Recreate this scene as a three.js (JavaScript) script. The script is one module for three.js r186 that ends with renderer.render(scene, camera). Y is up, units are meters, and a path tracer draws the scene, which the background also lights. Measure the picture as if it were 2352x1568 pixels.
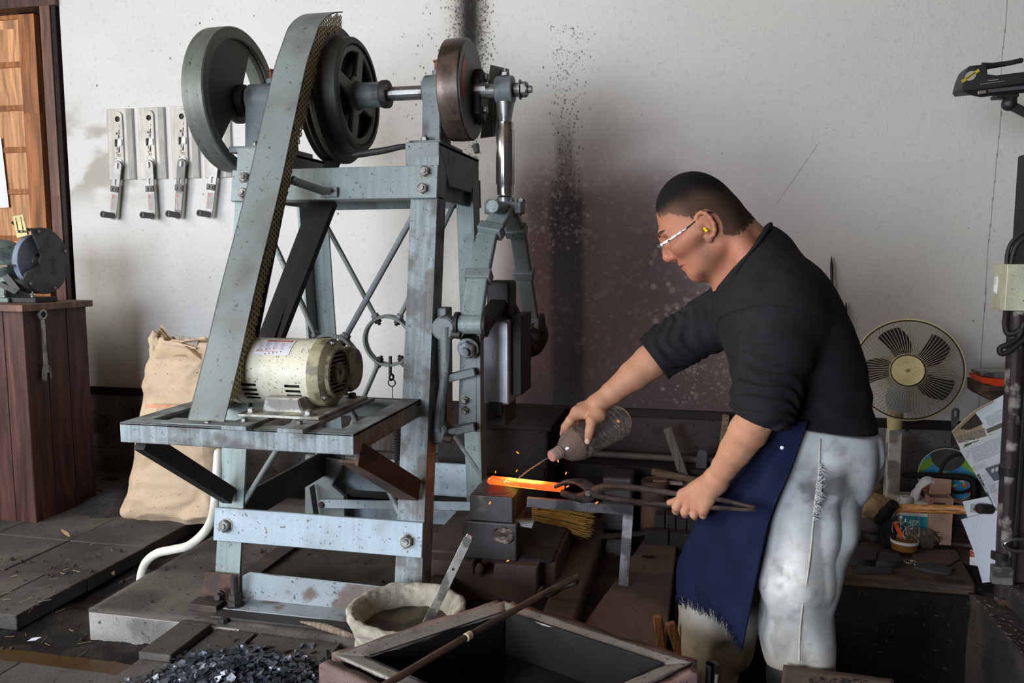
import * as THREE from 'three';
import { RoundedBoxGeometry } from 'three/addons/geometries/RoundedBoxGeometry.js';
import { mergeGeometries, mergeVertices, toCreasedNormals } from 'three/addons/utils/BufferGeometryUtils.js';
import { RectAreaLightUniformsLib } from 'three/addons/lights/RectAreaLightUniformsLib.js';
RectAreaLightUniformsLib.init();

// ---------------------------------------------------------------- camera, sky, window light, exposure
const scene = new THREE.Scene();
const camera = new THREE.PerspectiveCamera(46.39, 2352 / 1568, 0.05, 60);
camera.position.set(0, 1.0, 3.2);
{ const a = 12.5 * Math.PI / 180, t = 6.05 * Math.PI / 180;
  camera.lookAt(-Math.sin(a) * Math.cos(t), 1.0 - Math.sin(t), 3.2 - Math.cos(a) * Math.cos(t)); }
const renderer = new THREE.WebGLRenderer({ antialias: true });
renderer.toneMapping = THREE.LinearToneMapping;
renderer.toneMappingExposure = 1.42;
renderer.shadowMap.enabled = true;
renderer.shadowMap.type = THREE.PCFSoftShadowMap;
scene.background = new THREE.Color(0.30, 0.34, 0.40);
// daylight through the frosted windows of the room: one light of the size of each window, just inside its panes
// [centre, width, height, target, colour, intensity]
const WINDOWS = [
  { at: [-2.45, 1.15, 6.40], w: 2.8, h: 1.7, to: [-2.45, 1.15, 0], color: [0.87, 0.96, 1.10], power: 13.5 },
  { at: [-3.90, 1.70, 3.2], w: 2.8, h: 1.6, to: [0, 1.70, 3.2], color: [1.03, 1.0, 0.94], power: 7.0 },
];
for (const W of WINDOWS) {
  const l = new THREE.RectAreaLight(new THREE.Color(...W.color), W.power, W.w, W.h);
  l.position.set(...W.at); l.lookAt(...W.to); scene.add(l);
}

// ---------------------------------------------------------------- helpers
const v3 = (a) => new THREE.Vector3(...a);
function rng(seed) { let s = seed >>> 0; return () => { s = (s + 0x6d2b79f5) | 0; let t = Math.imul(s ^ (s >>> 15), 1 | s); t = (t + Math.imul(t ^ (t >>> 7), 61 | t)) ^ t; return ((t ^ (t >>> 14)) >>> 0) / 4294967296; }; }
const hash = (x, y, s) => { let h = Math.imul(x, 374761393) ^ Math.imul(y, 668265263) ^ Math.imul(s, 1274126177); h = Math.imul(h ^ (h >>> 13), 1274126177); return ((h ^ (h >>> 16)) >>> 0) / 4294967296; };
const sm = (t) => t * t * (3 - 2 * t);
const step = (a, b, x) => sm(Math.min(1, Math.max(0, (x - a) / (b - a))));
const mix = (a, b, t) => a + (b - a) * t;
const mix3 = (a, b, t) => [mix(a[0], b[0], t), mix(a[1], b[1], t), mix(a[2], b[2], t)];
function vnoise(x, y, p, s) {            // value noise, period p cells
  const xi = Math.floor(x), yi = Math.floor(y), fx = sm(x - xi), fy = sm(y - yi), m = (n) => ((n % p) + p) % p;
  const a = hash(m(xi), m(yi), s), b = hash(m(xi + 1), m(yi), s), c = hash(m(xi), m(yi + 1), s), d = hash(m(xi + 1), m(yi + 1), s);
  return mix(mix(a, b, fx), mix(c, d, fx), fy);
}
function fbm(u, v, f, oct, s, g = 0.5) { let t = 0, a = 1, n = 0; for (let i = 0; i < oct; i++) { t += a * vnoise(u * f, v * f, f, s + i * 17); n += a; a *= g; f *= 2; } return t / n; }
const hash3 = (x, y, z, s) => hash(x + z * 7919, y - z * 104729, s);
function noise3(x, y, z, s = 1) {
  const xi = Math.floor(x), yi = Math.floor(y), zi = Math.floor(z), fx = sm(x - xi), fy = sm(y - yi), fz = sm(z - zi);
  const l = (k) => mix(mix(hash3(xi, yi, zi + k, s), hash3(xi + 1, yi, zi + k, s), fx), mix(hash3(xi, yi + 1, zi + k, s), hash3(xi + 1, yi + 1, zi + k, s), fx), fy);
  return mix(l(0), l(1), fz) - 0.5;
}
function tex(w, h, fn, srgb = true, rx = 1, ry = rx) {    // fn(u, v) -> [r, g, b] in 0..255, v upwards
  const d = new Uint8Array(w * h * 4);
  for (let y = 0, i = 0; y < h; y++) for (let x = 0; x < w; x++, i += 4) {
    const c = fn((x + 0.5) / w, (y + 0.5) / h);
    d[i] = Math.max(0, Math.min(255, c[0])); d[i + 1] = Math.max(0, Math.min(255, c[1])); d[i + 2] = Math.max(0, Math.min(255, c[2])); d[i + 3] = 255;
  }
  const t = new THREE.DataTexture(d, w, h, THREE.RGBAFormat);
  t.wrapS = t.wrapT = THREE.RepeatWrapping; t.magFilter = THREE.LinearFilter; t.minFilter = THREE.LinearMipmapLinearFilter; t.generateMipmaps = true;
  if (srgb) t.colorSpace = THREE.SRGBColorSpace;
  t.repeat.set(rx, ry); t.needsUpdate = true;
  return t;
}
function canvasTex(w, h, draw, rx = 1, ry = rx) {
  const c = document.createElement('canvas'); c.width = w; c.height = h; draw(c.getContext('2d'), w, h);
  const t = new THREE.CanvasTexture(c); t.colorSpace = THREE.SRGBColorSpace; t.wrapS = t.wrapT = THREE.RepeatWrapping; t.repeat.set(rx, ry); return t;
}
const std = (o) => new THREE.MeshStandardMaterial(o), phy = (o) => new THREE.MeshPhysicalMaterial(o);
// worn surface: base colour, mottling, dark specks, second colour in patches; one tile is 1/rep metres
const patterns = new Map();
const lin = (c) => new THREE.Color().setRGB(c[0] / 255, c[1] / 255, c[2] / 255, THREE.SRGBColorSpace);
function surfBump() {
  if (!patterns.has('bump')) patterns.set('bump', tex(512, 512, (u, v) => { const h = 255 * (0.5 * fbm(u, v, 4, 5, 900) + 0.2 * hash(Math.floor(u * 512), Math.floor(v * 512), 901) + 0.3 * fbm(u, v, 12, 4, 902)); return [h, h, h]; }, false, 1));
  return patterns.get('bump');
}
function specked(u, v, seed) { return vnoise(u * 160, v * 160, 160, seed + 80) * 0.65 + vnoise(u * 60, v * 60, 60, seed + 81) * 0.35; }
// worn surface: base colour, mottling, dark specks, second colour in patches; one tile is 1/rep metres
function worn({ base, alt = null, altAmt = 0.5, altF = 6, mott = 0.12, specks = 0.02, speckCol = [40, 38, 36], fine = 0.06, streak = 0, seed = 1, rough = 0.6, metal = 0, bump = 0, rep = 1, size = 512, grain = 0, spec = 1, turn = 0 }) {
  const own = alt && size >= 512, m = { roughness: rough, metalness: metal };
  const shade = (u, v, sd, mo, fi, gr, stk) => {
    let g = 1 + (fbm(u, v, 4, 5, sd) - 0.5) * 2 * mo + (hash(Math.floor(u * 512), Math.floor(v * 512), sd + 9) - 0.5) * 2 * fi;
    if (gr) { const w = fbm(u, v, 3, 3, sd + 5); g *= 1 + gr * (vnoise(u * 64 + w * 6, v * 4, 64, sd + 70) - 0.5) + gr * 0.6 * (vnoise(u * 160, v * 8, 160, sd + 71) - 0.5); }
    if (stk) g *= 1 + stk * (vnoise(u * 90, v * 5, 90, sd + 60) - 0.5);
    return g;
  };
  if (own) {
    m.map = tex(size, size, (u, v) => {
      const p = fbm(u, v, altF, 5, seed + 40), g = shade(u, v, seed, mott, fine, grain, streak);
      let c = mul(mix3(base, alt, step(1 - altAmt - 0.08, 1 - altAmt + 0.12, p)), g);
      if (specks) c = mix3(c, speckCol, step(0.82 - specks * 1.5, 0.90 - specks * 1.5, specked(u, v, seed)) * 0.7);
      return c;
    }, true, rep);
  } else {             // one of a few shared grey patterns, tinted
    const k = alt ? 1 : 0, gr = grain ? 1 : 0, st = streak ? 1 : 0, sp = specks > 0.008 ? 1 : 0, key = [k, gr, st, sp].join();
    if (!patterns.has(key)) patterns.set(key, tex(512, 512, (u, v) => {
      let g = shade(u, v, 700 + k * 31 + sp * 7, gr ? 0.1 : 0.16, 0.07, gr * 0.4, st * 0.14);
      if (k) g *= mix(1, 0.68, step(0.48, 0.66, fbm(u, v, 7, 5, 741)));
      if (sp) g *= 1 - 0.5 * step(0.78, 0.87, specked(u, v, 720));
      g *= 180; return [g, g, g];
    }));
    const t = patterns.get(key).clone(); t.repeat.set(rep, rep); t.offset.set((seed * 0.37) % 1, (seed * 0.61) % 1); t.needsUpdate = true; m.map = t;
    const c = lin(base), kk = 1 / Math.pow(180 / 255, 2.2); m.color = new THREE.Color(c.r * kk, c.g * kk, c.b * kk);
  }
  if (turn) m.map.rotation = Math.PI / 2;
  if (bump) { const t = surfBump().clone(); t.repeat.set(rep, rep); t.needsUpdate = true; m.bumpMap = t; m.bumpScale = bump; }
  if (spec < 1) { m.specularIntensity = spec; return phy(m); }
  return std(m);
}
// uv in metres from the dominant axis of each face
function boxUV(g0) {
  const g = g0.index ? g0.toNonIndexed() : g0, p = g.attributes.position, n = p.count, uv = new Float32Array(n * 2);
  const a = new THREE.Vector3(), b = new THREE.Vector3(), c = new THREE.Vector3();
  for (let i = 0; i < n; i += 3) {
    a.fromBufferAttribute(p, i); b.fromBufferAttribute(p, i + 1).sub(a); c.fromBufferAttribute(p, i + 2).sub(a); b.cross(c);
    const x = Math.abs(b.x), y = Math.abs(b.y), z = Math.abs(b.z);
    for (let k = i; k < i + 3; k++) {
      const X = p.getX(k), Y = p.getY(k), Z = p.getZ(k);
      if (y >= x && y >= z) { uv[2 * k] = X; uv[2 * k + 1] = Z; } else if (x >= z) { uv[2 * k] = Z; uv[2 * k + 1] = Y; } else { uv[2 * k] = X; uv[2 * k + 1] = Y; }
    }
  }
  g.setAttribute('uv', new THREE.BufferAttribute(uv, 2));
  return g;
}
const prep = (g) => { let q = g.index ? g.toNonIndexed() : g; if (!q.attributes.normal) q.computeVertexNormals(); for (const k of Object.keys(q.attributes)) if (!['position', 'normal', 'uv', 'color'].includes(k)) q.deleteAttribute(k); if (!q.attributes.uv) q = boxUV(q); q.morphAttributes = {}; return q; };
const join = (list) => (list.length === 1 ? prep(list[0]) : mergeGeometries(list.map(prep)));
const keepUV = (g) => { g.userData.keep = true; return g; };
const bx = (x0, x1, y0, y1, z0, z1, r = 0.003) => {
  const w = x1 - x0, h = y1 - y0, d = z1 - z0, q = Math.min(r, w * 0.45, h * 0.45, d * 0.45);
  const g = q > 0 ? new RoundedBoxGeometry(w, h, d, 2, q) : new THREE.BoxGeometry(w, h, d);
  return g.translate((x0 + x1) / 2, (y0 + y1) / 2, (z0 + z1) / 2);
};
function basis(dir, up = [0, 1, 0]) {     // local y along dir
  const y = v3(dir).normalize(); let x = v3(up).cross(y); if (x.lengthSq() < 1e-6) x = new THREE.Vector3(1, 0, 0).cross(y); x.normalize(); const z = x.clone().cross(y);
  return new THREE.Matrix4().makeBasis(x, y, z);
}
const sub = (a, b) => [a[0] - b[0], a[1] - b[1], a[2] - b[2]], add = (a, b) => [a[0] + b[0], a[1] + b[1], a[2] + b[2]], mul = (a, s) => [a[0] * s, a[1] * s, a[2] * s];
const lerp = (a, b, t) => [mix(a[0], b[0], t), mix(a[1], b[1], t), mix(a[2], b[2], t)];
const len = (a) => Math.hypot(...a), unit = (a) => mul(a, 1 / len(a)), dot = (a, b) => a[0] * b[0] + a[1] * b[1] + a[2] * b[2];
const cross = (a, b) => [a[1] * b[2] - a[2] * b[1], a[2] * b[0] - a[0] * b[2], a[0] * b[1] - a[1] * b[0]];
// straight bar a -> b, w across (along cross(up, dir)), h along the third axis
function bar(a, b, w, h, up = [0, 0, 1], r = 0.002) {
  const d = sub(b, a), g = new RoundedBoxGeometry(w, len(d), h, 2, Math.min(r, w * 0.45, h * 0.45));
  return g.applyMatrix4(basis(d, up)).translate((a[0] + b[0]) / 2, (a[1] + b[1]) / 2, (a[2] + b[2]) / 2);
}
// turned solid: profile [[radius, along]...] around the axis from a in direction dir
function turned(a, dir, profile, seg = 32) {
  const g = new THREE.LatheGeometry(profile.map(([r, y]) => new THREE.Vector2(Math.max(r, 0.00001), y)), seg);
  return toCreasedNormals(g.applyMatrix4(basis(dir)).translate(...a), 0.6);
}
function cyl(a, b, r, r2 = r, seg = 20, c = 0.0015) { const l = len(sub(b, a)), q = Math.min(c, l * 0.3, r * 0.3); return turned(a, sub(b, a), [[0, 0], [r - q, 0], [r, q], [r2, l - q], [r2 - q, l], [0, l]], seg); }
function tube(pts, r, seg = 10, n = 0, closed = false) {
  const c = new THREE.CatmullRomCurve3(pts.map(v3), closed, 'centripetal'), N = n || pts.length * 8;
  const g = [new THREE.TubeGeometry(c, N, r, seg, closed)];
  if (!closed) for (const t of [0, 1]) { const s = new THREE.SphereGeometry(r, seg, 6); s.translate(...c.getPoint(t).toArray()); g.push(s); }
  return join(g);
}
function taperTube(pts, radii, seg = 12, n = 0) {
  const c = new THREE.CatmullRomCurve3(pts.map(v3), false, 'centripetal'), N = n || pts.length * 8, fr = c.computeFrenetFrames(N, false), P = [], I = [];
  for (let i = 0; i <= N; i++) {
    const t = i / N, p = c.getPoint(t), f = t * (radii.length - 1), k = Math.min(radii.length - 2, Math.floor(f)), R2 = (q) => (Array.isArray(q) ? q : [q, q]), ra = R2(radii[k]), rb = R2(radii[k + 1]), rr = [mix(ra[0], rb[0], f - k), mix(ra[1], rb[1], f - k)];
    for (let j = 0; j < seg; j++) { const a = j / seg * Math.PI * 2, o = fr.normals[i].clone().multiplyScalar(Math.cos(a) * rr[0]).addScaledVector(fr.binormals[i], Math.sin(a) * rr[1]); P.push(p.x + o.x, p.y + o.y, p.z + o.z); }
  }
  for (let i = 0; i < N; i++) for (let j = 0; j < seg; j++) { const a = i * seg + j, b = i * seg + (j + 1) % seg, d = a + seg, e = b + seg; I.push(a, b, d, b, e, d); }
  for (const [i, s] of [[0, 1], [N, -1]]) { const p = c.getPoint(i / N), k = P.length / 3; P.push(p.x, p.y, p.z); for (let j = 0; j < seg; j++) { const a = i * seg + j, b = i * seg + (j + 1) % seg; s > 0 ? I.push(k, b, a) : I.push(k, a, b); } }
  const g = new THREE.BufferGeometry(); g.setAttribute('position', new THREE.Float32BufferAttribute(P, 3)); g.setIndex(I); g.computeVertexNormals(); return toCreasedNormals(g, 0.9);
}
// extruded outline: 2-D points, thickness, origin and the two directions of the outline's plane
function plate(pts, t, o, ex, ey, bevel = 0.001, holes = [], curve = 8) {
  const s = pts instanceof THREE.Shape ? pts : new THREE.Shape(pts.map((p) => new THREE.Vector2(...p)));
  for (const h of holes) s.holes.push(h instanceof THREE.Path ? h : new THREE.Path(h.map((p) => new THREE.Vector2(...p))));
  const g = new THREE.ExtrudeGeometry(s, { depth: t - 2 * bevel, bevelEnabled: bevel > 0, bevelThickness: bevel, bevelSize: bevel, bevelOffset: -bevel, bevelSegments: 1, curveSegments: curve });
  g.translate(0, 0, bevel);
  const x = v3(ex).normalize(), y = v3(ey), z = x.clone().cross(y).normalize(), yy = z.clone().cross(x);
  return g.applyMatrix4(new THREE.Matrix4().makeBasis(x, yy, z)).translate(...o);
}
const circlePath = (x, y, r) => { const p = new THREE.Path(); p.absarc(x, y, r, 0, Math.PI * 2, true); return p; };
// plate through 3-D points of a plane (traced outline), pushed back by t along -normal
function slab3(pts, t, bevel = 0.001) {
  const o = pts[0], ex = unit(sub(pts[1], o)); let n = [0, 0, 0];
  for (let i = 0; i < pts.length; i++) n = add(n, cross(sub(pts[i], o), sub(pts[(i + 1) % pts.length], o)));
  n = unit(n); const ey = cross(n, ex);
  return plate(pts.map((p) => [dot(sub(p, o), ex), dot(sub(p, o), ey)]), t, add(o, mul(n, -t)), ex, ey, bevel);
}
function hexNut(p, n, size, studOut = 0.35) {   // washer, six-sided nut, bolt end
  const h = size * 0.42, hex = new THREE.CylinderGeometry(size * 0.577, size * 0.577, h, 6, 1).translate(0, h / 2 + size * 0.08, 0);
  const cap = new THREE.CylinderGeometry(size * 0.46, size * 0.577, size * 0.08, 6).translate(0, h + size * 0.12, 0);
  const g = join([hex.toNonIndexed(), cap.toNonIndexed(), new THREE.CylinderGeometry(size * 0.72, size * 0.72, size * 0.09, 20).translate(0, size * 0.045, 0)].concat(studOut ? [new THREE.CylinderGeometry(size * 0.26, size * 0.29, size * studOut, 14).translate(0, h + size * studOut / 2, 0)] : []));
  g.computeVertexNormals();
  return toCreasedNormals(g, 0.5).applyMatrix4(basis(n)).translate(...p);
}
// noisy displacement along normals (indexed, welded)
function rough(g, amp, freq, seed = 3, minY = -1e9) {
  let q = g.clone(); q.deleteAttribute('uv'); q.deleteAttribute('normal'); q = mergeVertices(q, 1e-5); q.computeVertexNormals();
  const p = q.attributes.position, n = q.attributes.normal;
  for (let i = 0; i < p.count; i++) { const x = p.getX(i), y = p.getY(i), z = p.getZ(i); if (y < minY) continue; const d = amp * (noise3(x * freq, y * freq, z * freq, seed) * 1.3 + noise3(x * freq * 2.7, y * freq * 2.7, z * freq * 2.7, seed + 1) * 0.7); p.setXYZ(i, x + n.getX(i) * d, y + n.getY(i) * d, z + n.getZ(i) * d); }
  q.computeVertexNormals(); return q;
}
// ---------------------------------------------------------------- things, parts
const used = new Map(), bases = new WeakMap();
function numbered(name) { const n = used.get(name) || 0; used.set(name, n + 1); return n ? name + '_' + String(n).padStart(3, '0') : name; }
function thing(name, label, category, base = [0, 0, 0], group) {
  const o = new THREE.Group(); o.name = numbered(name); o.position.set(...base); scene.add(o); bases.set(o, base);
  o.userData = { label, category }; if (group) o.userData.group = group;
  return o;
}
function part(parent, name, geo, mat, label) {          // geometry in world coordinates
  const b = bases.get(parent) || [0, 0, 0], list = Array.isArray(geo) ? geo : [geo];
  const g = join(list.map((q) => (q.userData.keep ? prep(q) : boxUV(prep(q))))); g.translate(-b[0], -b[1], -b[2]);
  const m = new THREE.Mesh(g, mat); m.name = name; m.castShadow = m.receiveShadow = true; parent.add(m); bases.set(m, b);
  if (label) m.userData.label = label;
  return m;
}
function single(name, label, category, geo, mat, base = [0, 0, 0], group) {   // a thing that is one mesh
  bases.set(scene, base); const m = part(scene, numbered(name), geo, mat); m.position.set(...base); bases.set(m, base);
  m.userData = { label, category }; if (group) m.userData.group = group;
  return m;
}
function struct(name, geo, mat) { bases.set(scene, [0, 0, 0]); const m = part(scene, name, geo, mat); m.userData = { kind: 'structure' }; return m; }
// ---------------------------------------------------------------- materials
const M = {};
M.tile = worn({ base: [80, 77, 74], alt: [66, 63, 61], altAmt: 0.45, mott: 0.25, specks: 0.03, fine: 0.16, seed: 11, rough: 0.85, bump: 0.002, rep: 1, spec: 0.35 });
M.tile2 = worn({ base: [72, 69, 66], alt: [84, 80, 74], altAmt: 0.4, mott: 0.25, specks: 0.03, fine: 0.18, seed: 12, rough: 0.85, bump: 0.002, rep: 1, spec: 0.35 });
M.dirt = worn({ base: [50, 48, 46], alt: [38, 36, 35], altAmt: 0.5, mott: 0.35, specks: 0.05, speckCol: [82, 78, 72], fine: 0.4, seed: 21, rough: 1, bump: 0.006, rep: 2, spec: 0.35 });
M.concrete = worn({ base: [156, 152, 147], alt: [118, 114, 110], altAmt: 0.45, mott: 0.25, specks: 0.02, fine: 0.1, seed: 31, rough: 0.9, bump: 0.002, rep: 1.2 });
M.slabTop = worn({ base: [92, 86, 81], alt: [70, 66, 62], altAmt: 0.45, mott: 0.22, specks: 0.03, fine: 0.12, seed: 32, rough: 0.9, bump: 0.0015, rep: 1, spec: 0.35 });
M.pit = worn({ base: [46, 44, 43], alt: [34, 33, 33], altAmt: 0.4, mott: 0.3, specks: 0.03, speckCol: [96, 92, 86], fine: 0.15, seed: 41, rough: 0.95, bump: 0.002, rep: 1, spec: 0.35 });
M.wallLow = worn({ base: [120, 117, 113], alt: [86, 82, 79], altAmt: 0.5, mott: 0.35, specks: 0.05, fine: 0.1, seed: 43, rough: 0.95, bump: 0.002, rep: 0.8, spec: 0.35 });
M.wallLowDark = worn({ base: [66, 56, 54], alt: [46, 40, 39], altAmt: 0.5, mott: 0.3, specks: 0.04, fine: 0.12, seed: 44, rough: 0.95, bump: 0.002, rep: 0.8, spec: 0.35 });
M.bandDark = worn({ base: [44, 38, 36], mott: 0.25, specks: 0.02, fine: 0.12, seed: 45, rough: 0.9, rep: 1, spec: 0.35 });
M.woodDark = worn({ base: [70, 46, 36], mott: 0.2, grain: 0.5, specks: 0, seed: 51, rough: 0.6, rep: 1 });
M.jamb = worn({ base: [98, 66, 52], mott: 0.12, grain: 0.35, specks: 0, seed: 52, rough: 0.55, rep: 1 });
M.doorFrame = worn({ base: [146, 92, 52], mott: 0.15, grain: 0.35, specks: 0, seed: 53, rough: 0.5, rep: 1 });
M.doorPanel = worn({ base: [196, 142, 98], mott: 0.12, grain: 0.25, specks: 0, seed: 54, rough: 0.55, rep: 1 });
M.ceil = worn({ base: [120, 96, 72], mott: 0.2, grain: 0.4, specks: 0, seed: 55, rough: 0.8, rep: 0.5, size: 256 });
M.roomWall = worn({ base: [58, 50, 44], mott: 0.2, specks: 0, seed: 56, rough: 0.9, rep: 0.5, size: 256 });
M.pane = std({ color: 0xdde6ee, emissive: 0xdfe9f4, emissiveIntensity: 1.2, roughness: 0.9 });

// back wall: plaster with soot, oil fling, forge-splash droplets (all marks lie on the wall itself)
const wallMap = (() => {
  const W = 2048, H = 1024, X0 = -2.84, XW = 4.9, Y0 = 0.36, YH = 2.64, drop = new Float32Array(W * H), soot = new Float32Array(W * H), R = rng(77);
  const g = () => (R() + R() + R() - 1.5) / 0.75;
  const blot = (A, x, y, r, s, asp = 1, hard = 0.7) => {
    const cx = (x - X0) / XW * W, cy = (y - Y0) / YH * H, rx = r / XW * W, ry = r * asp / YH * H;
    for (let j = Math.max(0, Math.floor(cy - ry - 1)); j <= Math.min(H - 1, cy + ry + 1); j++) for (let i = Math.max(0, Math.floor(cx - rx - 1)); i <= Math.min(W - 1, cx + rx + 1); i++) {
      const d = Math.hypot((i - cx) / Math.max(rx, 0.6), (j - cy) / Math.max(ry, 0.6)); if (d < 1) A[j * W + i] = Math.max(A[j * W + i], s * (1 - step(hard, 1, d)));
    }
  };
  for (let i = 0; i < 1500; i++) { const x = -0.32 + g() * 0.38, y = 0.5 + R() * 1.15; const lean = x < -0.35 && y > 1.0 ? 1 : (x > -0.15 ? 1 : 0.35); blot(drop, x, y, 0.0025 + Math.pow(R(), 5) * 0.016, (0.15 + R() * 0.5) * lean, 1, 0.5); }
  for (let i = 0; i < 260; i++) blot(drop, 0.05 + g() * 0.12, 0.42 + R() * 0.45, 0.003 + R() * R() * 0.012, 0.3 + R() * 0.4, 0.8, 0.4);
  for (let i = 0; i < 260; i++) blot(drop, -0.55 + g() * 0.12, 1.05 + R() * 0.4, 0.003 + R() * R() * 0.012, 0.3 + R() * 0.35, 1, 0.4);
  for (let i = 0; i < 4200; i++) { const x = -0.882 + g() * 0.062, y = 1.70 + R() * 0.75; blot(soot, x, y, 0.0012 + R() * R() * 0.005, 0.35 + R() * 0.6, 1.2, 0.3); }
  for (let i = 0; i < 700; i++) { const x = -0.875 + g() * 0.022, y = 0.75 + R() * 0.8; blot(soot, x, y, 0.0012 + R() * R() * 0.007, 0.3 + R() * 0.6, 1.3, 0.3); }
  for (let i = 0; i < 900; i++) { const y = 1.15 + Math.pow(R(), 1.2) * 0.75, x = -0.49 + g() * (0.03 + (y - 1.1) * 0.05); blot(soot, x, y, 0.001 + R() * R() * 0.004, 0.25 + R() * 0.6, 1.5, 0.3); }
  for (let i = 0; i < 420; i++) blot(soot, -2.75 + R() * 4.6, 0.45 + R() * 1.75, 0.001 + Math.pow(R(), 6) * 0.006, 0.2 + R() * 0.5, 1, 0.4);
  for (let i = 0; i < 60; i++) blot(soot, -1.05 + g() * 0.1, 1.5 + R() * 0.6, 0.002 + R() * 0.002, 0.7, 1.6, 0.4);
  return tex(W, H, (u, v) => {
    const x = X0 + XW * u, y = Y0 + YH * v, n = fbm(u, v, 10, 5, 301), n2 = fbm(u, v, 5, 4, 302), k = Math.floor(v * H) * W + Math.floor(u * W), sp = vnoise(u * 420, v * 220, 840, 303);
    let c = mix3([210, 208, 203], [198, 195, 190], n);
    c = mix3(c, [204, 199, 190], step(-0.85, 0.25, x) * (0.55 + 0.35 * n2));                         // greyed half
    const warm = step(-0.9, -0.6, x + (n2 - 0.5) * 0.2) * (1 - step(0.95, 1.85, y + (n - 0.5) * 0.35 + Math.abs(x + 0.35) * 0.25));
    const xr = 0.22 - (y - 0.55) * 0.42, b = step(-0.80, -0.62, x + (n2 - 0.5) * 0.1) * (1 - step(xr - 0.22, xr + 0.30, x + (n - 0.5) * 0.25)) * (1 - step(0.9, 1.62, y + (n - 0.5) * 0.3));
    c = mix3(c, [140, 122, 116], warm * (1 - step(0.1, 0.75, x)) * 0.85);
    c = mix3(c, [80, 60, 60], b * (0.82 + 0.2 * n2));
    c = mix3(c, [60, 52, 52], (1 - step(0.40, 0.56, y + (n - 0.5) * 0.1)) * step(-0.9, -0.6, x) * (1 - step(-0.2, 0.1, x)) * 0.6);
    const sx = -0.475 - (y - 0.4) * 0.02, band = 1 - step(0.045, 0.085, Math.abs(x - sx + (n - 0.5) * 0.02));
    c = mix3(c, [38, 36, 37], band * (1 - step(1.12, 1.36, y + (n - 0.5) * 0.2)) * (0.72 + 0.2 * n2));
    c = mix3(c, [48, 44, 42], (1 - step(0.02, 0.05, Math.abs(x - sx))) * step(1.0, 1.3, y) * (1 - step(1.3, 1.6, y)) * 0.55 * n * 1.6);
    const bl = Math.exp(-Math.pow((x + 0.882) / 0.045, 2)) * step(1.62, 1.9, y); c = mix3(c, [24, 22, 20], Math.min(1, bl * 1.1));
    c = mix3(c, [150, 136, 104], Math.exp(-Math.pow((x + 0.89) / 0.085, 2)) * step(1.7, 1.95, y) * 0.4 * (1 - bl));
    c = mix3(c, mix3(c, [206, 196, 188], 0.55), drop[k] * Math.min(1, (warm + b * 0.6)));
    c = mix3(c, [34, 31, 28], soot[k]);
    c = mix3(c, [150, 146, 140], step(0.74, 0.92, sp) * 0.13);                                        // pitted plaster
    if (x < -2.4) c = mix3(c, [150, 144, 130], step(0.55, 0.75, fbm(u, v, 24, 4, 310)) * step(1.2, 1.35, y) * (1 - step(1.55, 1.75, y)) * 0.7);
    const ck = 1.055 + 0.012 * (vnoise(y * 6, 1, 64, 311) - 0.5) + (y - 0.8) * 0.01; if (Math.abs(x - ck) < 0.0014) c = mix3(c, [120, 116, 110], 0.8);
    const lx = 0.326 + (y - 1.213) * 0.64; if (y > 1.2 && y < 1.42 && Math.abs(x - lx) < 0.0015) c = mix3(c, [128, 124, 120], 0.7);
    return c;
  });
})();
wallMap.repeat.set(1 / 4.9, 1 / 2.64); wallMap.offset.set(2.84 / 4.9, -0.36 / 2.64);
M.plaster = std({ map: wallMap, roughness: 0.92, bumpMap: tex(512, 512, (u, v) => { const h = 255 * (0.6 * fbm(u, v, 6, 5, 320) + 0.4 * vnoise(u * 180, v * 180, 180, 321)); return [h, h, h]; }, false, 1.2), bumpScale: 0.0015 });

// ---------------------------------------------------------------- shell of the room
const wallBack = struct('wall_back', bx(-2.80, 3.1, 0.36, 3.0, -0.14, 0, 0), M.plaster);
part(wallBack, 'lintel_wall', bx(-4.14, -2.80, 2.19, 3.0, -0.14, 0, 0), M.roomWall);
struct('wall_back_lower', [bx(-2.80, -1.5, -0.5, 0.36, -0.14, 0.012, 0)], M.wallLow);
struct('wall_back_lower_sooty', [bx(-1.5, 0.30, -0.5, 0.36, -0.14, 0.012, 0), bx(0.30, 0.42, -0.5, 0.36, -0.14, 0.012, 0)], M.wallLowDark);
struct('wall_back_lower_grey', bx(0.42, 3.1, -0.5, 0.36, -0.14, 0.012, 0), M.wallLow);
struct('trim_1', bx(-2.80, 3.1, 0.36, 0.395, 0, 0.02, 0.004), M.bandDark);
struct('wall_left', [bx(-4.14, -4.0, -0.5, 3.0, 0, 1.8, 0), bx(-4.14, -4.0, -0.5, 3.0, 4.6, 6.64, 0), bx(-4.14, -4.0, -0.5, 0.9, 1.8, 4.6, 0), bx(-4.14, -4.0, 2.5, 3.0, 1.8, 4.6, 0)], M.roomWall);
struct('wall_right', bx(3.1, 3.24, -0.5, 3.0, -0.14, 6.64, 0), M.roomWall);
struct('wall_front', [bx(-4.0, -3.85, -0.5, 3.0, 6.5, 6.64, 0), bx(-3.85, -1.05, -0.5, 0.3, 6.5, 6.64, 0), bx(-3.85, -1.05, 2.0, 3.0, 6.5, 6.64, 0), bx(-1.05, 3.1, -0.5, 3.0, 6.5, 6.64, 0)], M.roomWall);
struct('ceiling', bx(-4.14, 3.24, 3.0, 3.12, -0.14, 6.64, 0), M.ceil);
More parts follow.
